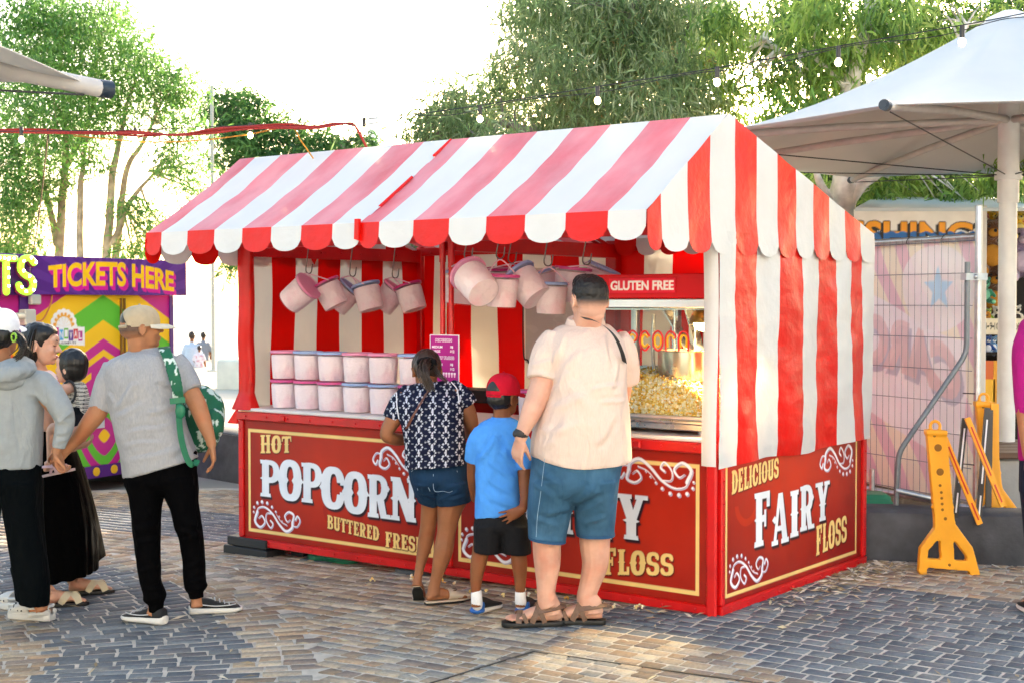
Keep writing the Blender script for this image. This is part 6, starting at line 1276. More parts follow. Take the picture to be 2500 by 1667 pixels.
def wallrun(name, label, pts, z0, z1, w, m, cat, rnd=.04):
    a, b = [A3(p[0], p[1], 0) for p in pts]; t = (b-a)/np.linalg.norm(b-a); n = A3(-t[1], t[0], 0); prof = [(0, z0), (0, z1-rnd), (rnd*.3, z1-rnd*.3), (rnd, z1), (w-rnd, z1), (w-rnd*.3, z1-rnd*.3), (w, z1-rnd), (w, z0)]
    mb = MB(); k = 14; rg = []
    for i in range(k+1): rg.append([a+(b-a)*i/k+n*q+A3(0, 0, z+.004*math.sin(i*2.1)) for q, z in prof])
    mb.loft(rg); return tag(mb.build(name, m, None, smooth=True, sharp=35), label, cat)
wallrun('low_wall', 'dark grey low concrete wall behind the walking man', [(-5.3, 16.5), (-.45, 11.42)], -.2, .32, .4, DC, 'low wall')
wallrun('low_wall', 'dark concrete kerb wall right of the stall behind the yellow barrier', [(2.2, 8.765), (6.2, 7.86)], -.03, .315, .36, DC, 'low wall', .06)
wallrun('concrete_bench', 'rounded pale concrete bench block on the far plaza', [(-4.52, 21.3), (-1.5, 21.0)], .29, .75, .9, mat('pale_concrete', hx('dad3bf'), .8, var=.12, vs=4, bump=.3, bs=20), 'bench', .1)
t = thing('thin_pole', 'thin pale pole standing on the far plaza', 'pole', at(521, 905, 27)); mb = MB(); q = at(521, 905, 27); q[2] = .3
mb.tube([q, q+A3(0, 0, 5.5)], .035, 8); mb.lathe([(.12, 0), (.12, .02), (.05, .03)], None, q, 12); mb.build('shaft', mat('pale_steel', hx('b8b5ab'), .5), t, smooth=True)
t = thing('lamp_column', 'wide white column rising into the sky behind the trees', 'column', (-5.95, 60, 0)); mb = MB(); mb.tube([(-5.95, 60, .2), (-5.95, 60, 26)], [.24, .2], 20); mb.build('shaft', mat('white_column', (.85, .87, .88), .5, trans=.5), t, smooth=True)
# metal edged service cover in the paving
t = thing('access_cover', 'metal edged paved service cover in the foreground', 'access cover', gnd(1302, 1590)); mb = MB()
for a, b in (((1302, 1590), (1010, 1680)), ((1302, 1590), (1860, 1668))):
    a, b = gnd(*a), gnd(*b); mb.bar(a+A3(0, 0, .001), b+A3(0, 0, .001), .008, .006)
mb.build('edge_strip', mat('dull_metal', hx('57534e'), .5, metal=.6), t)
# unseen pale facade added behind the viewer to bounce low sun onto the stall
t = thing('added_bounce_facade', 'unseen pale building added to bounce sunlight onto the stall front', 'building', (0, -13, -.1)); mb = MB(); mb.box(-26, 26, -17, -13, -.1, 11)
for x in range(-26, 27, 4): mb.box(x-.2, x+.2, -13, -12.8, -.1, 11)
mb.box(-26.3, 26.3, -17.2, -12.6, 11, 11.5); mb.build('wall', mat('pale_render', hx('dde1e6'), .85, var=.05, vs=.6), t)
WG_ = mat('window_glass', (.04, .05, .06), .1)
for i in range(13):
    for z in (1.0, 4.4, 7.8): mb = MB(); mb.box(-25.2+i*4, -22.8+i*4, -13.0, -12.94, z, z+1.6); mb.build('window', WG_, t)
# ------------------------------------------------------------------ ticket booth
bd_ = A3(.463, .886, 0); bd_ /= np.linalg.norm(bd_); BA = math.atan2(bd_[1], bd_[0]); BM = Matrix.Translation((-4.31, 12.4, 0)) @ Matrix.Rotation(BA, 4, 'Z')
booth = thing('ticket_booth', 'yellow, green and magenta ticket booth with purple sign boards', 'ticket booth', (-4.31, 12.4, -.15), BA)
YE_, GR_, MA_, PU_ = hx('fbc60b'), hx('5ebf2b'), hx('c3128a'), hx('57217f')
cv = Canvas(1.85, 1.61, .008, YE_); xc, zo = .93, .085
X, Z = cv.X-xc, cv.Y+zo; e = Z+.52*np.abs(X)
cv.fill((e > 1.93), MA_); cv.fill((e < 1.69) & (e > 1.453), GR_)
cv.fill((e < 1.28) & (e > 1.178), MA_); cv.fill((e < 1.116) & (e > .86), MA_); cv.fill((e < 1.05) & (e > .99) & (np.abs(X) > .16), YE_)
e2 = Z+1.15*np.abs(X); cv.fill((e2 < .93) & (e2 > .8), YE_); 
for lim, c in ((.98, MA_), (.82, GR_), (.66, MA_), (.5, GR_), (.34, MA_), (.13, YE_)):
    q = ((np.abs(X)/.5)**1.5+(np.abs(Z-.36)/.62)**1.25)**.72; cv.fill((q < lim) & (Z < .78), c)
cv.fill((np.abs(X) > .78) & (e < .95), GR_)
# round sticker: half wheel over letter tiles
sx, sz = .43, 1.31; wht = hx('f6f3ee'); th = np.arctan2(cv.Y-sz, cv.X-sx); rr = np.hypot(cv.X-sx, cv.Y-sz)
blob = (rr < .155+.012*np.abs(np.cos(th*8))) & (cv.Y > sz-.05) | ((np.abs(cv.X-sx) < .26) & (np.abs(cv.Y-(sz-.075)+.06*(cv.X-sx)) < .085))
cv.fill(blob, wht); cv.fill((np.abs(rr-.1) < .008) & (cv.Y > sz), hx('f0b43c')); cv.fill((rr < .1) & (np.abs(np.cos(th*6)) < .12) & (cv.Y > sz), hx('e9bd62'))
for k in range(8): a = math.pi*(k+.5)/8; cv.fill(cv.discs([(sx+.115*math.cos(a), sz+.115*math.sin(a))], [.017]), hx('f0a62c'))
for i, (ch, c) in enumerate(zip('CARNIVAL', ('d8262f', '2b8fd0', 'c3128a', '24a9dc', '68bb3c', '5a2d91', 'd3232f', 'c3128a'))):
    x_ = sx-.235+.059*i; z_ = sz-.115-.06*(x_-sx)+.008*(-1)**i; cv.fill(cv.mask(_B(x_, z_, x_+.054, z_+.095)), hx(c)); cv.fill(cv.tris(fit(sans(ch, .03), x_+.01, z_+.016, x_+.044, z_+.08)), wht)
cv.fill(cv.tris(fit(sans('AMUSEMENTS', .02), sx-.12, sz-.155, sx+.15, sz-.137)), hx('222222'))
cv.mesh('painted_panel', BM @ Matrix.Translation((0, 0, zo)), M_['vc_matt'], booth)
cv = Canvas(2.05, .35, .006, PU_); X, Y = cv.X-1.0, cv.Y+.12; a = np.arctan2(Y, X); cv.fill((np.sin(a*34) > .2), hx('6b3395'), .55)
T = sans('TICKETS HERE', .035); arch = lambda u, v: np.stack([.2+1.66*u, .06+.035*np.sin(math.pi*u)-.02*u+v*(.2+.03*np.sin(math.pi*u))], -1)
m = cv.tris(fit(T, 0, 0, 1, 1, arch)); s_ = np.zeros_like(m)
for k in np.linspace(0, 1, 8): s_ |= cv.shift(m, .032*k, -.04*k)
cv.fill(s_, hx('d9108f')); cv.fill(m, hx('fcc511'))
cv.mesh('sign_board', BM @ Matrix.Translation((-.01, -.06, 1.69)), M_['vc_print'], booth)['label'] = 'purple sign board lettered TICKETS HERE'
cv = Canvas(1.2, .36, .01, PU_); X, Y = cv.X-.2, cv.Y+.12; cv.fill(np.sin(np.arctan2(Y, X)*34) > .2, hx('6b3395'), .55); cv.mesh('sign_board', BM @ Matrix.Translation((-1.235, -.075, 1.685)), M_['vc_print'], booth)
cv = Canvas(1.9, 1.61, .012, YE_); X, Z = cv.X-.95, cv.Y; e = Z+.6*np.abs(X); cv.fill(e > 1.75, MA_); cv.fill((e < 1.6) & (e > 1.4), hx('e2541d')); cv.fill((e < 1.25) & (e > 1.0), MA_); cv.fill(((np.abs(np.hypot(cv.X-1.62, Z-1.28)-.1) < .014)), hx('1c7fd6'))
cv.mesh('painted_panel', BM @ Matrix.Translation((-2.0, .004, zo)), M_['vc_matt'], booth)
mb = MB(); mb.box(-2.0, 1.85, .02, 1.6, .0, 2.0); mb.box(-2.0, 1.9, -.01, 1.62, 2.0, 2.03); mb.box(-2.0, 1.86, -.008, .02, -.03, zo); mb.box(-.1, .0, -.012, .02, zo, 1.69); mb.box(1.85, 1.9, -.01, .06, zo-.1, 1.69); mb.box(1.98, 2.05, -.02, .03, 1.9, 1.96)
mb.build('booth_body', mat('purple_paint', PU_, .45, var=.08), booth, M=BM)
mb = MB()
for i in range(12): mb.lathe([(.042, 0), (.042, .01), (.02, .014)], np.array([[1, 0, 0], [0, 0, 1], [0, -1, 0]], float), (-.6+i*.235, -.009, .03), 18)
mb.build('yellow_spots', mat('yellow_paint', hx('f2bd1e'), .5), booth, M=BM)
for x in (-1.5, .3, 1.5): mb = MB(); mb.box(x, x+.35, .1, 1.4, -.17, -.03); mb.build('skid', M_['dark'], booth, M=BM)
mb = MB(); mb.bar((1.155, -.012, -.02), (1.155, -.012, 1.66), .02, .016); mb.bar((1.2, -.014, .5), (1.2, -.014, 1.66), .02, .014); mb.build('door_seam', mat('brass_strip', hx('8f6a35'), .4, metal=.6), booth, M=BM)
mb = MB(); mb.box(.62, .9, -.035, -.02, .44, .74); mb.box(.63, .74, -.04, -.035, .47, .72); mb.box(.77, .88, -.04, -.035, .47, .72); mb.build('leaflet_holder', mat('clear_grey', hx('c9ced4'), .3), booth, M=BM @ Matrix.Translation((0, 0, 0)))
mb = MB(); mb.bev(-.13, .0, -.11, -.02, 1.42, 1.56, .01); mb.bev(-.02, .1, -.07, -.02, 1.6, 1.69, .01); mb.tube([(-.25, -.12, 1.5), (-.13, -.08, 1.5)], .03, 12); mb.build('socket_box', mat('grey_plastic', hx('c2beb2'), .45), booth, M=BM)
mb = MB(); mb.tube([tuple(q) for q in spline([(.02, -.06, 1.45), (.12, -.06, 1.47), (.22, -.05, 1.6), (.26, -.03, 1.69)], 16)], .008, 6); mb.build('power_lead', mat('orange_lead', hx('c9772a'), .5), booth, M=BM)
LB_ = mat('white_bulb', (1, 1, .9), emis=(1, 1, .85), es=5)
mb = MB(); mp = MB(); Sp = [(.15, .26), (.1, .3), (.02, .28), (.0, .2), (.05, .15), (.12, .12), (.14, .05), (.08, .0), (.0, .02), (-.02, .06)]
for dx, P_ in ((-.235, Sp), (-.47, [(-.02, .29), (.17, .29)]), (-.395, [(0, .28), (0, .0)])):
    Q = spline(P_, 26) if len(P_) > 2 else np.linspace(P_[0], P_[1], 12); mb.tube([(dx+a, -.17, 1.71+b) for a, b in Q], .03, 10, round_=True)
    mp.tube([(dx+a+.03, -.12, 1.70+b) for a, b in Q], .034, 8, round_=True)
    for a, b in Q[::3]: ml = MB(); ml.ball((dx+a, -.2, 1.71+b), .011, 8); ml.build('letter_bulb', LB_, booth, M=BM, smooth=True)
mb.build('lit_letter', mat('lime_letter', hx('7fd42a'), .4, emis=hx('8be02a'), es=.35), booth, M=BM, smooth=True); mp.build('letter_return', mat('magenta_return', hx('a3236b'), .5), booth, M=BM, smooth=True)
# ------------------------------------------------------------------ umbrellas
def umbrella(label, cx, cy, zr, zp, Rr, ph, z0, pole=True, ns=8):
    t = thing('large_umbrella', label, 'umbrella', (cx, cy, z0)); V = []; nu, nr = 96, 16; C = []
    for i in range(nr+1):
        s = i/nr
        for j in range(nu):
            a = 2*math.pi*j/nu; k = (a/(2*math.pi/ns)) % 1; rim = (1-.105*math.sin(math.pi*k)) if ns == 8 else math.cos(math.pi/4)/math.cos((k-.5)*math.pi/2)*(1-.06*math.sin(math.pi*k))
            rad = .13+(Rr*rim-.13)*s; rr = rad/Rr; z = zr+(zp-zr)*((1-s)**1.55)*.98-.05*s*math.sin(math.pi*k)*(1-s)*2+.012*s*math.sin(math.pi*k)
            V.append((cx+rad*math.cos(a+ph), cy+rad*math.sin(a+ph), z)); C.append(hx('c6c5c1'))
    I = np.arange((nr+1)*nu).reshape(nr+1, nu); N = np.roll(I, -1, 1); F = np.stack([I[:-1], N[:-1], N[1:], I[1:]], -1).reshape(-1, 4)
    np_mesh('canopy', np.array(V), F, mat('umbrella_canvas', vc=True, rough=.7, var=.05, vs=2, trans=.05), t, smooth=True, cols=np.array(C)); F_ = t.children[-1]; md = F_.modifiers.new('t', 'SOLIDIFY'); md.thickness = .004
    rg_ = [i for i in range(nr+1) if .1 < (.13+(Rr-.13)*i/nr)/Rr < .34]; V = np.array(V).reshape(nr+1, nu, 3)[rg_]-A3(0, 0, .012); I = np.arange(len(rg_)*nu).reshape(len(rg_), nu); N = np.roll(I, -1, 1)
    np_mesh('printed_ring', V.reshape(-1, 3), np.stack([I[:-1], N[:-1], N[1:], I[1:]], -1).reshape(-1, 4), mat('grey_print', hx('6f6a68'), .7), t, smooth=True)
    mb = MB(); mb.lathe([(.2, zp-.075), (.17, zp-.02), (.06, zp+.03)], None, (cx, cy, 0), 24); mb.build('canopy_cap', mat('white_canvas', (.8, .8, .79), .7), t, smooth=True)
    hub = A3(cx, cy, zr+.2); st = mat('strut_paint', hx('b3aeaa'), .5, var=.12, vs=9); dkc = mat('end_cap', hx('1d2a38'), .4)
    for k in range(ns):
        a = ph+k*2*math.pi/ns; c = A3(cx+Rr*math.cos(a), cy+Rr*math.sin(a), zr-.012); o = A3(math.cos(a), math.sin(a), 0)
        mb = MB(); e = c+o*.06; mb.tube([e, c*.5+hub*.5+A3(0, 0, .02), hub], .025*Rr/2.66+.004, 10); so = mb.build('strut', st, t, smooth=True)
        mb = MB(); mb.tube([e-o*.0, e+o*.05], .034, 14); mb.tube([e+o*.051, e+o*.055], .022, 12); mb.build('end_cap', dkc, so, smooth=True)
        mb = MB(); mb.tube([c-A3(0, 0, .03), A3(cx, cy, zr-.22)], .0045, 5); mb.build('cable', M_['cable'], t)
    mb = MB()
    if pole: mb.tube([(cx, cy, z0), (cx, cy, zr-.1)], .066, 20); mb.tube([(cx, cy, zr-.42), (cx, cy, zr+.5)], .078, 20); mb.tube([(cx, cy, zr-.25), (cx, cy, zr-.19)], .1, 16); mb.tube([(cx, cy, z0), (cx, cy, z0+.02)], .12, 16)
    mb.build('pole', mat('umbrella_pole', hx('d3d4d3'), .45, var=.12, vs=5), t, smooth=True)
umbrella('large white umbrella over the right side with its pole beside the toy shelves', 3.73, 10.5, 2.79, 3.77, 2.66, R(-124), .13)
T_ = at(212, 205, 5.2); umbrella('corner of a second large umbrella poking in at the top left', T_[0]-2.2, T_[1]-2.2, T_[2], T_[2]+1.2, 3.1, R(45), -.05, ns=4)
# ------------------------------------------------------------------ cables and festoon lights
WARM = mat('festoon_bulb', (1, .85, .6), emis=(1, .74, .4), es=6)
def festoon(label, pts, bulbs, n=60, rad=.003, both=True, up=0):
    t = thing('light_string', label, 'string lights', at(*pts[0])); mb = MB(); P = spline([at(*q) for q in pts], n)
    mb.tube(P, rad, 6)
    if both: mb.tube(P+np.array([(0, 0, -.02-.012*math.sin(i*.55)) for i in range(n)]), rad*.8, 6)
    mb.build('wire', M_['cable'], t)
    for b in bulbs:
        q = at(*b); mb = MB(); mb.tube([q+A3(0, 0, .03), q-A3(0, 0, .03)], .012, 10); so = mb.build('lamp_holder', M_['black'], t, smooth=True)
        mb = MB(); mb.ball(q-A3(0, 0, .05), (.0175, .0175, .021), 14); mb.build('bulb', WARM, so, smooth=True)
festoon('black festoon string with lit bulbs crossing above the stall roof', [(840, 296, 8.7), (1000, 281, 8.4), (1172, 258, 8.1), (1460, 212, 7.6), (1755, 166, 7.2), (2050, 113, 6.9), (2350, 62, 6.6), (2560, 22, 6.4)], [(889, 300, 8.65), (1172, 270, 8.1), (1459, 224, 7.6), (1751, 178, 7.2), (2047, 128, 6.9), (2349, 78, 6.6)])
festoon('festoon string running above the red cables on the left', [(-60, 322, 8.6), (160, 320, 8.7), (330, 318, 8.8), (610, 306, 8.9), (840, 296, 8.7)], [(52, 322, 8.65), (330, 324, 8.8), (611, 312, 8.85)], both=False)
RC_ = mat('red_cable', hx('8f2418'), .5); t = thing('cable_bundle', 'bundle of red cables slung across the left to the stall roof', 'cables', at(0, 322, 8.8)); mb = MB()
for k in range(5):
    o = random.uniform(-3, 3); d_ = 8.8+random.uniform(-.04, .04)
    mb.tube(spline([at(x, y+o*(i % 2)+random.uniform(-3.5, 3.5), d_) for i, (x, y) in enumerate([(-60, 322), (100, 322), (230, 325), (330, 328), (430, 328), (520, 320), (600, 313), (690, 308), (760, 312), (820, 305), (858, 304), (872, 318), (896, 362), (905, 380)])], 70), .0065, 6)
mb.build('red_cable', RC_, t, smooth=True); mb = MB(); mb.tube(spline([at(x, y, 8.85) for x, y in ((180, 332), (350, 347), (480, 344), (600, 330), (706, 312), (735, 345), (765, 388))], 40), .005, 6); mb.build('yellow_cord', mat('yellow_cord', hx('c28a2a'), .6), t)
mb = MB()
for x, y in ((116, 326), (620, 312), (702, 308)): q = at(x, y, 8.8); mb.tube([q+A3(.0, 0, .03), q+A3(.01, 0, -.06)], .004, 5)
mb.build('cable_tie', M_['black'], t)
t = thing('hanging_cord', 'thin brown cord hanging from the cables down to the ticket booth', 'cord', at(115, 330, 8.8)); mb = MB(); mb.tube(spline([at(x, y, d) for x, y, d in ((117, 328, 8.8), (108, 420, 9.6), (96, 520, 10.8), (84, 600, 12.2), (74, 622, 12.45))], 30), .005, 6); mb.build('cord', mat('brown_cord', hx('6d5a2a'), .6), t)
# ------------------------------------------------------------------ mesh fence with banner, brace and weight
fl, fr = at(2085, 600, 10.35), at(2384, 578, 9.2); fd = A3(fr[0]-fl[0], fr[1]-fl[1], 0); FL = 2.4; fd /= np.linalg.norm(fd); FA = math.atan2(fd[1], fd[0]); FM = Matrix.Translation((fr[0]-fd[0]*FL, fr[1]-fd[1]*FL, 0)) @ Matrix.Rotation(FA, 4, 'Z')
fence = thing('mesh_fence', 'galvanised mesh fence panel with printed pink striped banner behind it', 'fence', (fr[0]-fd[0]*FL, fr[1]-fd[1]*FL, .13), FA); z0, z1 = .26, 2.055
for z_ in (z0, z1): mb = MB(); mb.tube([(0, 0, z_), (FL, 0, z_)], .021, 12); mb.build('rail', M_['galv'], fence, M=FM, smooth=True)
for x in (0, FL+.02): mb = MB(); mb.tube([(x, 0, .13), (x, 0, z1+.2)], .024, 12); mb.build('post', M_['galv'], fence, M=FM, smooth=True)
mb = MB(); x = .05
while x < FL: mb.tube([(x, -.024, z0), (x, -.024, z1)], .0022, 4); x += .066
z = z0+.05
while z < z1: mb.tube([(.02, -.028, z), (FL, -.028, z)], .0026, 4); z += .215
mb.build('wire_mesh', mat('mesh_wire', hx('7d838a'), .5, metal=.5), fence, M=FM)
cv = Canvas(FL-.06, 1.74, .009, hx('efe9e2')); X, Y = cv.X, cv.Y
cv.fill(np.sin((X*.86+Y*.5)*2*math.pi/.27) > .15, hx('dfc2cd')); cv.fill((np.sin((X*.86+Y*.5)*2*math.pi/.27) < .15), hx('eae5d0'), .8)
w_ = (np.abs(Y-.85-.2*np.sin(X*2)) < .42) & (X < 2.25); cv.fill(w_, hx('edeaef'), .9); cv.fill((np.hypot((X-1.95)/.35, (Y-1.42)/.3) < 1), hx('eceaec'), .85)
star = [(1.98+.14*(1 if k % 2 == 0 else .42)*math.sin(k*math.pi/5), 1.42+.16*(1 if k % 2 == 0 else .42)*math.cos(k*math.pi/5)) for k in range(10)]; cv.fill(cv.poly(star), hx('b4d6ec'))
Tm = fit(sans('CAROUSEL', .07), 0, 0, 1, 1, lambda u, v: np.stack([2.2-1.9*u, .62+.25*np.sin(3*u)+v*.38], -1)); mm = cv.tris(Tm); sh_ = cv.shift(mm, .03, -.04); cv.fill(sh_, hx('b3b3c4'), .8); cv.fill(mm, hx('e0c6c6'), .8)
cv.mesh('banner', FM @ Matrix.Translation((.03, .034, z0+.03)), mat('banner_mesh', vc=True, rough=.7, trans=.2, var=.06, vs=3), fence, bend=lambda a, b: .014*np.sin(a*7+b*3)+.01*np.sin(b*11))
mb = MB()
for x in (.4, .9, 1.35, 1.75, 2.1): mb.tube([(x+.02*math.cos(a), .027*math.sin(a), z1+.027*math.cos(a)) for a in np.linspace(0, 6.3, 12)], .003, 5)
for z in (.55, 1.02): mb.tube([(FL-.08, -.03, z), (FL+.04, -.04, z+.005)], .004, 5)
mb.build('cable_tie', M_['black'], fence, M=FM)
br = thing('fence_brace', 'bent grey steel brace clamped to the fence post', 'brace', at(2185, 1250, 8.95)); mb = MB()
K_ = np.array([at(x, y, d) for x, y, d in ((2362, 640, 9.05), (2360, 862, 9.05), (2193, 1105, 8.96), (2186, 1262, 8.95))]); Q_ = np.concatenate([np.linspace(K_[i], K_[i+1], n_, endpoint=i == 2) for i, n_ in ((0, 30), (1, 40), (2, 22))])
for _ in range(10): Q_[1:-1] = (Q_[:-2]+2*Q_[1:-1]+Q_[2:])/4
mb.tube(Q_, .018, 12); br_o = mb.build('tube', mat('grey_steel', hx('72797d'), .5, metal=.5, var=.15, vs=14), br, smooth=True)
mb = MB(); mb.tube([at(2186, 1196, 8.95), at(2300, 1222, 8.95), at(2330, 1228, 8.97)], .02, 10); mb.build('foot_tube', M_['galv'], br, smooth=True)
mb = MB(); a, b = at(2352, 676, 9.03), at(2404, 676, 9.12); mb.bar(a, b, .05, .045); mb.ball((a+b)/2-A3(0, .03, 0), .018, 10); mb.build('clamp', M_['galv'], br, smooth=True)
GW = mat('green_tank_plastic', hx('2f8a63'), .45, var=.12, vs=8); wt = thing('fence_weight', 'green plastic water weight at the foot of the fence', 'fence weight', at(2140, 1262, 9.35)); c = at(2138, 1250, 9.35); mb = MB(); c[2] = .135
mb.bev(c[0]-.13, c[0]+.12, c[1]-.1, c[1]+.25, .14, .3, .03); mb.bev(c[0]-.1, c[0]+.1, c[1]-.05, c[1]+.2, .29, .335, .02); mb.solid('tank', GW, wt, .008, 4)
mb = MB(); mb.tube([at(2129, 1195, 9.4), at(2129, 1143, 9.4)], .02, 10); mb.build('stub_tube', M_['galv'], wt, smooth=True)
# ------------------------------------------------------------------ yellow folding barriers
YP = mat('yellow_barrier_plastic', hx('f0a41c'), .45, var=.07, vs=6, bump=.15, bs=30); RS = mat('red_reflective', hx('c8321e'), .35)
def barrier(label, d, k, o, lean, base, dy):
    """outline measured on the nearer barrier (photograph px), moved by o and scaled by k"""
    t = thing('folding_barrier', label, 'barrier', base); Pt = lambda x, y: at(o[0]+(x-2310)*k, o[1]+(y-1400)*k, d+dy*(1400-y)/400)
    mb = MB(); th = A3(0, .05, 0)
    def pr(pts, t0=0., t1=1.): mb.loft([[Pt(*q)+th*h for q in pts] for h in (t0, t1)])
    pr([(2263, 1052), (2312, 1054), (2331, 1262), (2338, 1300), (2284, 1300), (2282, 1262)])
    pr([(2284, 1285), (2338, 1285), (2343, 1320), (2277, 1320)])
    pr([(2283, 1288), (2303, 1302), (2268, 1342), (2263, 1375), (2264, 1402), (2246, 1402), (2243, 1395), (2247, 1338)]); pr([(2318, 1302), (2335, 1280), (2376, 1336), (2397, 1412), (2392, 1420), (2376, 1418), (2366, 1394), (2360, 1358)])
    pr([(2252, 1362), (2372, 1370), (2378, 1395), (2250, 1384)]); pr([(2294, 1300), (2328, 1305), (2332, 1390), (2300, 1384)]); pr([(2261, 1048), (2313, 1050), (2314, 1062), (2261, 1060)], -.15, 1.15)
    c = (Pt(2286, 1040)+th*.5); r = 12*k*d/FPX; mb.tube([c+A3(math.cos(a), 0, math.sin(a))*r for a in np.linspace(-.6, 3.75, 16)], 4.2*k*d/FPX, 8)
    for x, y in ((2316, 1123), (2328, 1238), (2279, 1238)): mb.ball(Pt(x, y)+th*.4, .012, 10)
    fr_ = mb.solid('frame', YP, t, .006, 3)
    hm = mat('hole_shadow', hx('8a5a14'), .8)
    def h(x, y, r): mb = MB(); mb.tube([Pt(x, y)-A3(0, .003, 0), Pt(x, y)+A3(0, .01, 0)], r*k*d/FPX, 16); mb.build('pin_hole', hm, t, smooth=True)
    for x, y, r in ((2290, 1092, 9), (2295, 1151, 9), (2281, 1063, 3.5), (2295, 1184, 3.5), (2308, 1265, 4), (2298, 1201, 3.4), (2299, 1215, 3.4), (2300, 1229, 3.4), (2301, 1243, 3.4), (2318, 1378, 3.5)): h(x, y, r)
    return t
b1 = barrier('nearer yellow folding barrier frame standing in front of the kerb wall', 8.28, 1., (2310, 1400), 0, gnd(2320, 1412), -.0)
b2 = barrier('second yellow folding barrier frame standing behind the kerb wall', 9.05, .92, (2427, 1303), 0, at(2427, 1310, 9.05), 0.)
def slat(par, name, a, b, m, stripe=True, w=.034):
    a, b = at(*a), at(*b); mb = MB(); mb.bar(a, b, .02, w, up=(1, 0, .3)); s_ = mb.build(name, m, par)
    if stripe: mb = MB(); q = A3(0, -.011, 0); mb.bar(a*.9+b*.1+q, a*.35+b*.65+q, .004, .009, up=(1, 0, .3)); mb.bar(a*.25+b*.75+q, a*.05+b*.95+q, .004, .009, up=(1, 0, .3)); mb.build('reflective_stripe', RS if name == 'yellow_slat' else M_['white_plastic'], s_)
slat(b1, 'yellow_slat', (2306, 1068, 8.36), (2392, 1278, 8.36), YP); slat(b1, 'black_slat', (2356, 1020, 8.62), (2331, 1262, 8.56), M_['black']); slat(b1, 'yellow_slat', (2361, 1019, 8.55), (2449, 1235, 8.5), YP)
slat(b2, 'black_slat', (2411, 995, 8.75), (2387, 1280, 8.6), M_['black']); slat(b2, 'black_slat', (2417, 1000, 8.95), (2412, 1270, 8.9), M_['black'], False); slat(b2, 'yellow_slat', (2428, 985, 8.98), (2430, 1275, 8.98), YP, False, .05)
# ------------------------------------------------------------------ fishing game stall with plush toys
D_ = 12.6; fs = thing('fishing_game_stall', 'white fishing game stall with yellow and blue lettering under the trees', 'game stall', at(2300, 1200, D_)*A3(1, 1, 0)+A3(0, 0, .13))
x0_, x1_ = at(2084, 590, D_)[0], at(2384, 590, D_)[0]; zt_ = 2.46; w_ = x1_-x0_
cv = Canvas(w_, .75, .008, hx('eceae2')); Xm = lambda px: (at(px, 590, D_)[0]-x0_); Zm = lambda py: at(2200, py, D_)[2]-(zt_-.75)
wave = cv.Y < Zm(568)+.008*np.sin(cv.X*60); cv.fill((cv.Y > Zm(512)-.004), hx('79c7d2')); cv.fill(wave, hx('1465ae'))
T = sans('FISHING', .035); m = cv.tris(fit(T, 0, 0, 1, 1, lambda u, v: np.stack([Xm(2052)+(Xm(2374)-Xm(2052))*u, Zm(606)+(Zm(540)-Zm(606))*v*(1-.06*u)], -1))); s_ = cv.shift(m, -.03, -.02)|cv.shift(m, -.015, -.01)
cv.fill(cv.grow(m, .007) | (s_ & ~wave), hx('0c0c0c')); cv.fill(s_ & wave, hx('0c0c0c')); cv.fill(m & ~wave, hx('f0a112')); cv.fill(m & wave, hx('1465ae')); cv.mesh('sign_board', Matrix.Translation((x0_, D_, zt_-.75)), M_['vc_print'], fs)['label'] = 'white fascia board lettered FISHING in yellow over blue waves'
mb = MB(); mb.box(x0_+.4, x1_+.0, D_+.03, D_+1.2, .13, 1.7); mb.bev(x1_+.0, x1_+.09, D_-.02, D_+.1, .13, 2.5, .01); mb.build('stall_wall', mat('white_board', hx('d8d6cf'), .6, var=.06), fs)
mb = MB(); q = [(x0_, D_-.05, zt_+.01), (x1_+1.8, D_-.05, zt_+.01), (x1_+1.8, D_+1.2, zt_+.2), (x0_+.5, D_+1.2, zt_+.2)]; mb.add(q+[(a, b, c-.03) for a, b, c in q], [(0, 1, 2, 3), (7, 6, 5, 4), (0, 4, 5, 1), (1, 5, 6, 2), (2, 6, 7, 3), (3, 7, 4, 0)]); mb.build('roof', mat('pale_blue_roof', hx('c9d6da'), .5), fs)
bx0, bx1 = at(2396, 600, 13.)[0], at(2560, 600, 13.)[0]; mb = MB(); mb.box(bx0-.05, bx1+.6, 13.62, 13.66, .13, 2.5); mb.box(bx0-.05, bx1+.6, 13.0, 13.6, 1.13, 1.16); mb.build('back_panel', mat('dark_back', hx('1b1512'), .8), fs)
cv = Canvas(bx1-bx0+.5, .15, .006, hx('e9dfc6')); 
for s_, a, b in (('8', 2404, 2410), ('9', 2417, 2423), ('10', 2428, 2440), ('11', 2446, 2456), ('26', 2476, 2490)): cv.fill(cv.tris(fit(sans(s_, .02), at(a, 800, 12.96)[0]-bx0, .045, at(b, 800, 12.96)[0]-bx0, .11)), hx('151515'))
for px in (2413, 2425, 2443, 2470, 2494): cv.fill(cv.discs([(at(px, 800, 12.96)[0]-bx0, .075)], [.01]), hx('151515'))
cv.mesh('number_strip', Matrix.Translation((bx0, 12.96, at(2450, 817, 12.96)[2])), M_['vc_matt'], fs)
for a, b, y0_, y1_, c in ((2396, 2426, 880, 925, 'd8641c'), (2396, 2430, 925, 985, 'efb41c'), (2426, 2452, 880, 985, 'e9a21a'), (2452, 2466, 880, 985, 'f0c020'), (2466, 2560, 890, 985, '1a63a8'), (2466, 2560, 870, 890, 'd86a1c')):
    A, B = at(a, y0_, 12.98), at(b, y1_, 12.98); mb = MB(); mb.box(A[0], B[0]-.004, 12.98, 13.0, B[2], A[2]); mb.build('skirt_panel', mat('panel_paint', hx(c), .5), fs)
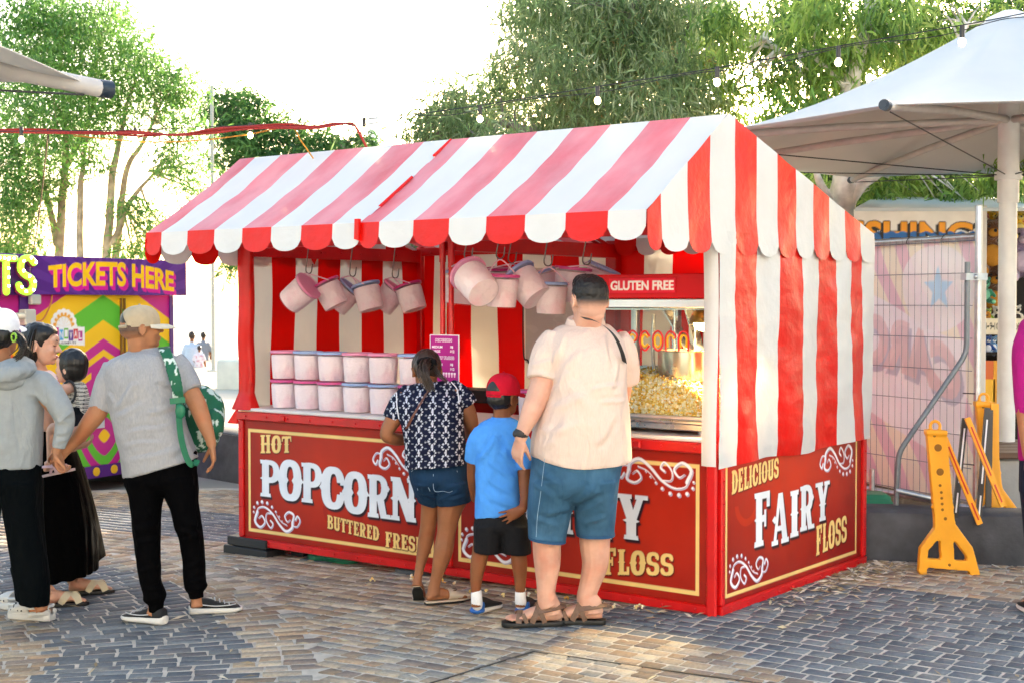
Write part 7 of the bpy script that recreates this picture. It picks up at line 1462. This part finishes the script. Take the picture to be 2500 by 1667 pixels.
def plush(label, px, d, k, col, belly, group='plush toys on the game stall shelves'):
    c = at(px[0], px[1], d); t = thing('plush_toy', label, 'plush toy', c, 0, group); fm = mat('plush_fur', hx(col), .95, var=.25, vs=30, bump=1., bs=60, bd=.02, sheen=.4); bm = mat('plush_pad', hx(belly), .95, bump=.6, bs=60); L = lambda x, y, z: c+A3(x, y, z)*k
    mb = MB(); mb.ball(L(0, 0, 0), (.11*k, .09*k, .13*k), 14); mb.ball(L(0, -.02, .19), (.095*k, .085*k, .085*k), 14)
    for s in (-1, 1): mb.ball(L(s*.08, 0, .27), .035*k, 10); mb.tube([L(s*.09, -.02, .06), L(s*.15, -.07, -.02)], [.04*k, .034*k], 10, round_=True); mb.tube([L(s*.07, -.05, -.1), L(s*.1, -.16, -.12)], [.05*k, .045*k], 10, round_=True)
    mb.solid('body', fm, t, .012*max(k, .7), 1, lambda v, n: (v+n*.008*k*nz3(v, (50, 50, 50))[:, None], None))
    mb = MB(); mb.ball(L(0, -.1, .17), (.042*k, .035*k, .034*k), 10); mb.ball(L(0, -.075, -.0), (.075*k, .03*k, .085*k), 12)
    for s in (-1, 1): mb.ball(L(s*.1, -.19, -.12), (.036*k, .012*k, .036*k), 10)
    mb.build('muzzle_and_pads', bm, t, smooth=True); mb = MB()
    for s in (-1, 1): mb.ball(L(s*.036, -.1, .215), .011*k, 8)
    mb.ball(L(0, -.135, .185), .014*k, 8); mb.build('eyes', M_['black'], t, smooth=True)
for a in [('large brown plush toy, upper of the two at the shelf edge', (2415, 625), 13.2, 1.25, '6b3f16', 'c98a2e'), ('large brown plush toy, lower of the two at the shelf edge', (2420, 735), 13.25, 1.15, '5b3412', 'c48428'), ('lilac plush toy right of the umbrella pole', (2488, 640), 13.2, 1.2, '8d7a9c', 'c9b8cf'), ('small red and white plush toy at the top of the toy shelf', (2404, 555), 13.3, .45, 'b3242c', 'efe6d8'), ('small yellow plush toy beside the red one at the shelf top', (2424, 552), 13.3, .5, 'e8b51e', 'f4dd8c'), ('yellow plush toy right of the umbrella pole near the top', (2486, 560), 13.2, .62, 'edc51d', 'f6e28e'), ('orange plush toy top right behind the pole', (2494, 530), 13.35, .55, 'd3541c', 'f1b06b'), ('green plush toy hanging at the left end of the shelf', (2403, 720), 13.05, .55, '2f8f6c', '7fc9a6'), ('small black and white plush toy just above the number strip', (2432, 775), 13.1, .38, 'dcd8cf', '2b2826'), ('small lime plush toy just above the number strip', (2412, 778), 13.08, .34, '8fae2b', 'd8dc72'), ('small cream plush toy at the right end above the numbers', (2482, 775), 13.1, .4, 'e4dcc8', '3a3330'), ('blue plush toy on the lower shelf', (2410, 850), 13.1, .42, '1b4fa0', 'd7dbe6'), ('light blue plush toy on the lower shelf beside the pole', (2424, 848), 13.12, .38, '6fa8dc', 'e8edf4'), ('purple plush toy on the lower shelf right of the pole', (2484, 850), 13.1, .42, '5d4d8f', 'd9d3ea')]: plush(*a)
pl = thing('planter_bench', 'grey concrete planter with dark timber seat at the right edge', 'planter', at(2450, 1290, 9.9)*A3(1, 1, 0)+A3(0, 0, .13)); a, b = at(2404, 1200, 9.75), at(2600, 1200, 9.75)
mb = MB(); mb.bev(a[0], b[0], 9.75, 10.9, .13, at(0, 1118, 9.75)[2], .02); mb.build('planter_wall', mat('grey_concrete', hx('9b9c9a'), .75, var=.1, vs=6, bump=.3, bs=30), pl)
mb = MB(); zz = at(0, 1118, 9.75)[2]
for i in range(6): mb.bev(a[0]-.03, b[0], 9.7+i*.2, 9.88+i*.2, zz+.002, zz+.045, .006)
mb.build('timber_seat', mat('dark_timber', hx('5a4434'), .6, var=.25, vs=10, stretch=(.3, 4, 4)), pl)
# lawn beyond
n = 5000; gx = rng.uniform(4.2, 8.5, n); gy = rng.uniform(14.5, 20, n); hgt = rng.uniform(.05, .13, n); an = rng.uniform(0, 6.28, n); dx, dy = np.cos(an)*.012, np.sin(an)*.012
V = np.stack([np.stack([gx-dx, gy-dy, np.full(n, .3)], 1), np.stack([gx+dx, gy+dy, np.full(n, .3)], 1), np.stack([gx+rng.normal(0, .03, n), gy+rng.normal(0, .03, n), .3+hgt], 1)], 1).reshape(-1, 3)
tag(np_mesh('grass', V, np.arange(3*n).reshape(-1, 3), mat('lawn_blade', hx('5d7d2a'), .7, var=.3, vs=3, trans=.3)), kind='stuff'); slab('lawn', [(4.1, 14.4), (8.6, 14.4), (10, 20.2), (4.1, 20.2)], .305, mat('lawn_soil', hx('50662a'), .9, var=.3, vs=6))
# ------------------------------------------------------------------ trees
def leaves(P, L, Wd, droop, spread=1., seed=1):
    g = np.random.default_rng(seed); n = len(P); a = g.uniform(0, 2*math.pi, n); el = g.normal(-droop, .55, n)
    D = np.stack([np.cos(a)*np.cos(el), np.sin(a)*np.cos(el), np.sin(el)], 1); l = L*g.uniform(.6, 1.25, n)[:, None]; w = Wd*g.uniform(.7, 1.2, n)[:, None]
    S_ = np.cross(D, g.normal(0, 1, (n, 3))); S_ /= np.linalg.norm(S_, axis=1, keepdims=True)+1e-9; N = np.cross(D, S_)
    b = P; m1 = P+D*l*.45+N*l*.03; tip = P+D*l-A3(0, 0, 1)*l*.16*(1 if droop > .3 else .5)
    V = np.stack([b, m1+S_*w/2+N*w*.15, tip, m1-S_*w/2+N*w*.15], 1).reshape(-1, 3); k = (np.arange(n)*4)[:, None]
    return V, np.concatenate([np.concatenate([k, k+1, k+2], 1), np.concatenate([k, k+2, k+3], 1)])
LEAFM = {}
def leafmat(trans, rough=.45):
    if trans not in LEAFM: LEAFM[trans] = mat('leaf', vc=True, rough=rough, spec=.45, trans=trans)
    return LEAFM[trans]
def tree(name, label, d, blobs, trunks, cols, L=.13, Wd=.018, dens=1., droop=.6, bark=('c9b79a', '9c8a70'), thick=.5, seed=1, trans=.35, tufts=0, group='trees behind the stalls', twigs=2, clump=.4):
    g = np.random.default_rng(seed); base = at(trunks[0][0][0], trunks[0][0][1], d); base[2] = .13; t = thing(name, label, 'tree', base, 0, group); k = d/FPX
    mb = MB(); tips = []
    for tr in trunks:
        P = [at(x, y, d+dd) for x, y, r, dd in tr]; 
        if tr is trunks[0] or len(tr[0]) > 4 or tr[0][1] > 600: P[0] = A3(P[0][0], P[0][1], .1)
        r = [q[2]*k for q in tr]; Q = spline(P, 8*len(P)); rr = np.interp(np.linspace(0, 1, len(Q)), np.linspace(0, 1, len(r)), r); Q = Q+np.array([[noise.noise((*(q*2.2),))*.03, 0, 0] for q in Q]); mb.tube(Q, list(rr), 10); tips += list(Q[len(Q)//3:])
    tips = np.array(tips); P_ = []; C_ = []; pal = np.array([hx(c) for c in cols])
    for bx, by, br, *bd in blobs:
        c = at(bx, by, d+g.normal(0, thick)+(bd[0] if bd else 0)); rad = br*k
        for j in range(twigs):
            e = c+g.normal(0, rad*.35, 3); q = tips[np.argmin(np.linalg.norm(tips-e, axis=1)+g.uniform(0, .4, len(tips)))]; mid = (q+e)/2+g.normal(0, .12*rad, 3)+A3(0, 0, .08*rad); mb.tube(spline([q, mid, e], 8), list(np.linspace(.018, .004, 8)*max(.7, d/16)), 5)
        n = int(dens*rad*rad/(L*Wd)*19); nc = max(6, int(n/60)); cc = g.normal(0, 1, (nc, 3)); cc /= np.linalg.norm(cc, axis=1, keepdims=True); cc = c+cc*rad*(g.uniform(0, 1, (nc, 1))**.45)*(1, 1.15, .95)
        idx = g.integers(0, nc, n); P_.append(cc[idx]+g.normal(0, rad*.13+.03, (n, 3))*(1, 1, .8)*clump/.4)
        shade = pal[g.integers(0, len(pal), nc)]*g.uniform(.75, 1.2, (nc, 1)); C_.append(shade[idx]*g.uniform(.8, 1.2, (n, 1)))
    mb.build('trunk', mat('bark', hx(bark[0]), .8, var=.2, vs=5, bump=.6, bs=24, bd=.01, col2=hx(bark[1]), c2s=6), t, smooth=True)
    P_ = np.concatenate(P_); C_ = np.concatenate(C_); V, F = leaves(P_, L, Wd, droop, seed=seed+3)
    np_mesh('crown', V, F, leafmat(trans), t, cols=np.repeat(C_, 4, 0))
    if tufts:
        i = g.integers(0, len(P_), tufts); V, F = [], []; T0 = np.repeat(P_[i], 14, 0)+g.normal(0, .035, (tufts*14, 3))-A3(0, .12, -.03); V, F = leaves(T0, .035, .012, -.2, seed=9); np_mesh('flower_tufts', V, F, leafmat(.2), t, cols=np.repeat(hx('a98a4c')*g.uniform(.7, 1.2, (len(T0), 1)), 4, 0))
    return len(P_)
N_ = 0
N_ += tree('slender_tree', 'tall airy tree with pale stems at the far left behind the ticket booth', 24, [(40, 120, 105), (140, 50, 90), (225, 60, 60), (200, 150, 85), (310, 105, 65), (330, 190, 75), (405, 175, 55), (450, 225, 45), (400, 270, 55), (90, 240, 100), (200, 270, 85), (300, 280, 55), (430, 330, 45), (440, 420, 48), (400, 395, 36), (470, 465, 30), (60, 330, 90), (20, 420, 80), (20, 540, 75), (50, 470, 60), (130, 430, 45), (160, 350, 55), (350, 585, 40), (390, 560, 38), (330, 615, 34), (250, 400, 30), (300, 500, 24), (60, 610, 45), (10, 620, 40), (350, 520, 28), (270, 30, 36), (90, 20, 60)],
    [[(245, 650, 14, 0), (268, 500, 10, 0), (290, 350, 7, 0), (318, 230, 4, 0)], [(130, 650, 13, .4), (150, 520, 11, .4), (160, 360, 8, .4), (150, 200, 5, .3), (150, 80, 3, 0)], [(190, 650, 10, -.3), (196, 500, 8, -.3), (200, 420, 6, -.3), (215, 330, 4, 0)], [(255, 650, 13, .2), (300, 470, 8, .2), (350, 350, 5, .2), (400, 240, 3, 0)], [(275, 600, 9, 0), (320, 490, 6, 0), (380, 420, 3, 0)], [(140, 600, 9, .4), (100, 420, 6, .4), (70, 280, 4, .2)], [(155, 420, 8, .4), (220, 280, 5, .2), (240, 130, 3, .2)]],
    ['6f9c46', '7dac50', '5d8d45', '8fb562', '689154'], L=.15, Wd=.027, dens=1.15, clump=1.1, droop=.5, bark=('c2aa88', '9a8468'), seed=4, trans=.55)
N_ += tree('bushy_tree', 'hazy green tree beyond the stall roof left of the white column', 34, [(560, 265, 50), (620, 262, 42), (540, 320, 44), (620, 315, 62), (585, 370, 55), (690, 335, 52), (645, 375, 55), (740, 352, 45), (800, 352, 40), (850, 352, 36), (900, 340, 26), (525, 385, 26), (700, 385, 48), (780, 392, 40), (850, 392, 40), (560, 420, 26), (640, 425, 45), (740, 425, 45), (900, 400, 30), (540, 230, 26), (515, 270, 24), (560, 645, 24), (600, 640, 22)],
    [[(640, 700, 16, 0), (640, 520, 13, 0), (630, 400, 9, 0), (610, 300, 4, 0)], [(640, 480, 9, 0), (720, 390, 5, 0), (820, 350, 3, 0)], [(638, 480, 8, 0), (580, 380, 5, 0), (550, 290, 3, 0)]], ['55803a', '4a7338', '678f45', '3d6434'], L=.26, Wd=.045, dens=1.5, clump=.9, droop=.4, bark=('8d7a62', '6d5c49'), seed=6, trans=.5)
cb = [(1040, 290, 45), (1090, 225, 42), (1010, 312, 22), (1130, 285, 58), (1200, 255, 66), (1225, 190, 52), (1290, 150, 66), (1300, 60, 75), (1262, 15, 55), (1380, 60, 88), (1350, 180, 85), (1450, 120, 95), (1430, 230, 90), (1300, 270, 70), (1400, 310, 70), (1500, 40, 90), (1550, 150, 90), (1540, 260, 80), (1620, 80, 90), (1640, 200, 90), (1660, 270, 60), (1700, 110, 70), (1705, 220, 50), (1100, 335, 55), (1200, 335, 60), (1300, 340, 60), (1060, 340, 40), (1500, 330, 60), (1600, 320, 60), (1360, 10, 70), (1460, 0, 80), (1580, 10, 80), (1690, 20, 70)]+[(x, y, 75, .3) for x in (1080, 1200, 1320, 1440, 1560, 1680) for y in (420, 500, 590)]+[(x, y, 75, .3) for x in (775, 860, 940, 1010) for y in (470, 550, 630, 700, 780, 860, 940, 1020)]  # last blob group: hidden foliage added behind the stall to block low sun
N_ += tree('weeping_eucalyptus', 'grey green tree with drooping narrow leaves right behind the stall roof', 13.6, cb, [[(1560, 800, 40, .5), (1560, 500, 32, .5), (1550, 300, 22, .4), (1520, 120, 14, .2), (1500, -20, 8, 0)], [(1555, 420, 20, .5), (1440, 280, 12, .2), (1340, 180, 7, 0)], [(1550, 330, 16, .4), (1640, 180, 9, .2), (1680, 60, 5, 0)], [(1500, 400, 14, .3), (1300, 320, 9, .1), (1120, 290, 5, 0)], [(1520, 110, 9, 0), (1540, 30, 6, -.2), (1560, -30, 4, 0)]],
    ['8fa56c', 'a2b47e', '7b955f', 'afbf8e', '859d66', 'bcc69a'], L=.15, Wd=.017, dens=1.35, clump=.85, droop=.75, bark=('8b8378', '6a6258'), seed=11, tufts=190, trans=.55, thick=.45)
db = [(1780, 50, 80), (1850, 110, 70), (1745, 130, 50), (1900, 50, 90), (1985, 130, 85), (1940, 215, 70), (2020, 40, 90), (2050, 185, 80), (2110, 100, 80), (2180, 60, 90), (2250, 40, 80), (2215, 115, 60), (2330, 40, 75), (2420, 20, 70), (2485, 60, 50), (1745, 290, 45), (2010, 260, 65), (2085, 255, 50), (1870, 190, 40), (1900, 290, 40), (1800, 235, 50), (1750, 215, 45), (1830, 290, 36), (1935, 440, 55, 1.3), (2000, 480, 55, 1.3), (2120, 460, 65, 1.3), (2200, 465, 70, .8), (2280, 455, 75), (2350, 470, 60), (2400, 430, 60), (2480, 450, 60), (2180, 410, 55), (2300, 400, 60), (2310, 490, 34), (2355, 495, 26), (2480, 400, 50), (1985, 420, 50, 1.3), (2130, 420, 50, 1.3)]
N_ += tree('white_trunked_eucalyptus', 'bright green eucalyptus with smooth white forked trunk under the umbrella', 13.2, db, [[(2040, 900, 40, .3), (2040, 620, 38, .3), (2045, 540, 37, .3), (2062, 470, 36, .2), (2068, 420, 31, .1), (2062, 330, 26, 0), (2075, 220, 22, 0), (2105, 90, 17, 0), (2130, -40, 12, 0)], [(2068, 490, 22, .2), (2105, 445, 19, .1), (2150, 412, 17, 0), (2220, 330, 13, 0), (2300, 180, 9, 0), (2360, 60, 5, 0)], [(2045, 545, 16, .2), (2025, 490, 13, .05), (2003, 440, 9, -.05), (1990, 405, 5, -.1)], [(2065, 300, 12, 0), (1960, 180, 8, .2), (1860, 90, 5, .2)], [(2080, 230, 9, 0), (2000, 150, 6, -.1), (1960, 120, 4, -.1)]],
    ['7f9f45', '90ae50', '6a8f40', 'a0b95e', '5d8038', 'aebf68'], L=.15, Wd=.024, dens=1.1, clump=.7, droop=.75, bark=('e3d9cb', 'b8ab9b'), seed=15, trans=.45, thick=.5)
eb = [(int(x), int(y), 85) for x in range(1700, 2560, 95) for y in (395, 470, 545)]+[(1650, 380, 80), (1700, 30, 90), (1640, 160, 80), (1560, 330, 80), (2250, 150, 70), (2400, 130, 80), (2480, 150, 80), (2330, 90, 90), (2150, 20, 90), (1980, 20, 80), (1690, 300, 60), (2480, 60, 80), (2080, 140, 70), (2430, 40, 90)]
N_ += tree('dark_tree', 'dark green tree filling the shade behind the white umbrella', 19, eb, [[(2250, 800, 34, 0), (2260, 500, 26, 0), (2280, 250, 14, 0), (2290, 60, 6, 0)], [(2255, 480, 16, 0), (2000, 420, 10, 0), (1800, 380, 6, 0)], [(2265, 430, 14, 0), (2400, 320, 8, 0), (2480, 180, 5, 0)], [(2262, 380, 12, 0), (2050, 180, 8, 0), (1720, 80, 5, 0)]], ['3c5c2a', '45682d', '325026', '507538'], L=.22, Wd=.05, dens=1.3, droop=.5, bark=('6d6154', '55493d'), seed=21, trans=.3, thick=.7)
# ------------------------------------------------------------------ fallen leaves
def litter():
    g = np.random.default_rng(31); P = []
    for _ in range(260): a = g.beta(2, 1.2); q = SW(.05+abs(g.normal(.0, .16)), .1+a*1.8, 0); P.append(q)
    for _ in range(260): t = g.random(); P.append(A3(2.25+t*3.9+g.normal(0, .05), 8.66-t*.88-abs(g.normal(.02, .18)), 0))
    for _ in range(110): P.append(A3(g.uniform(-2.5, 3.2), g.uniform(5.6, 8.2), 0))
    for _ in range(60): P.append(SW(g.uniform(-3.8, 0), -abs(g.normal(.05, .25)), 0))
    for _ in range(60): P.append(A3(g.uniform(-4.2, -.8), g.uniform(9.5, 13), 0))
    P = np.array(P); P[:, 2] = gz(P[:, 0], P[:, 1])+.008; n = len(P); a = g.uniform(0, 6.28, n); D = np.stack([np.cos(a), np.sin(a), g.normal(0, .12, n)], 1); S_ = np.stack([-np.sin(a), np.cos(a), g.normal(0, .25, n)], 1); l = g.uniform(.035, .1, n)[:, None]; w = g.uniform(.008, .02, n)[:, None]; up = A3(0, 0, 1)*g.uniform(.0, .014, n)[:, None]
    V = np.stack([P-D*l/2, P+S_*w/2+up*.4, P+up, P-S_*w/2+up*.4, P+D*l/2+up*.6], 1).reshape(-1, 3); k = (np.arange(n)*5)[:, None]
    F = np.concatenate([np.concatenate([k, k+1, k+2], 1), np.concatenate([k, k+2, k+3], 1), np.concatenate([k+1, k+4, k+2], 1), np.concatenate([k+2, k+4, k+3], 1)]); pal = np.array([hx(c) for c in ('b9a888', 'd2c6ae', 'a08a66', 'c7b892', '8c7a58', 'dcd3c0')])
    tag(np_mesh('leaf_litter', V, F, mat('dry_leaf', vc=True, rough=.8), cols=np.repeat(pal[g.integers(0, 6, n)], 5, 0)), kind='stuff')
litter()
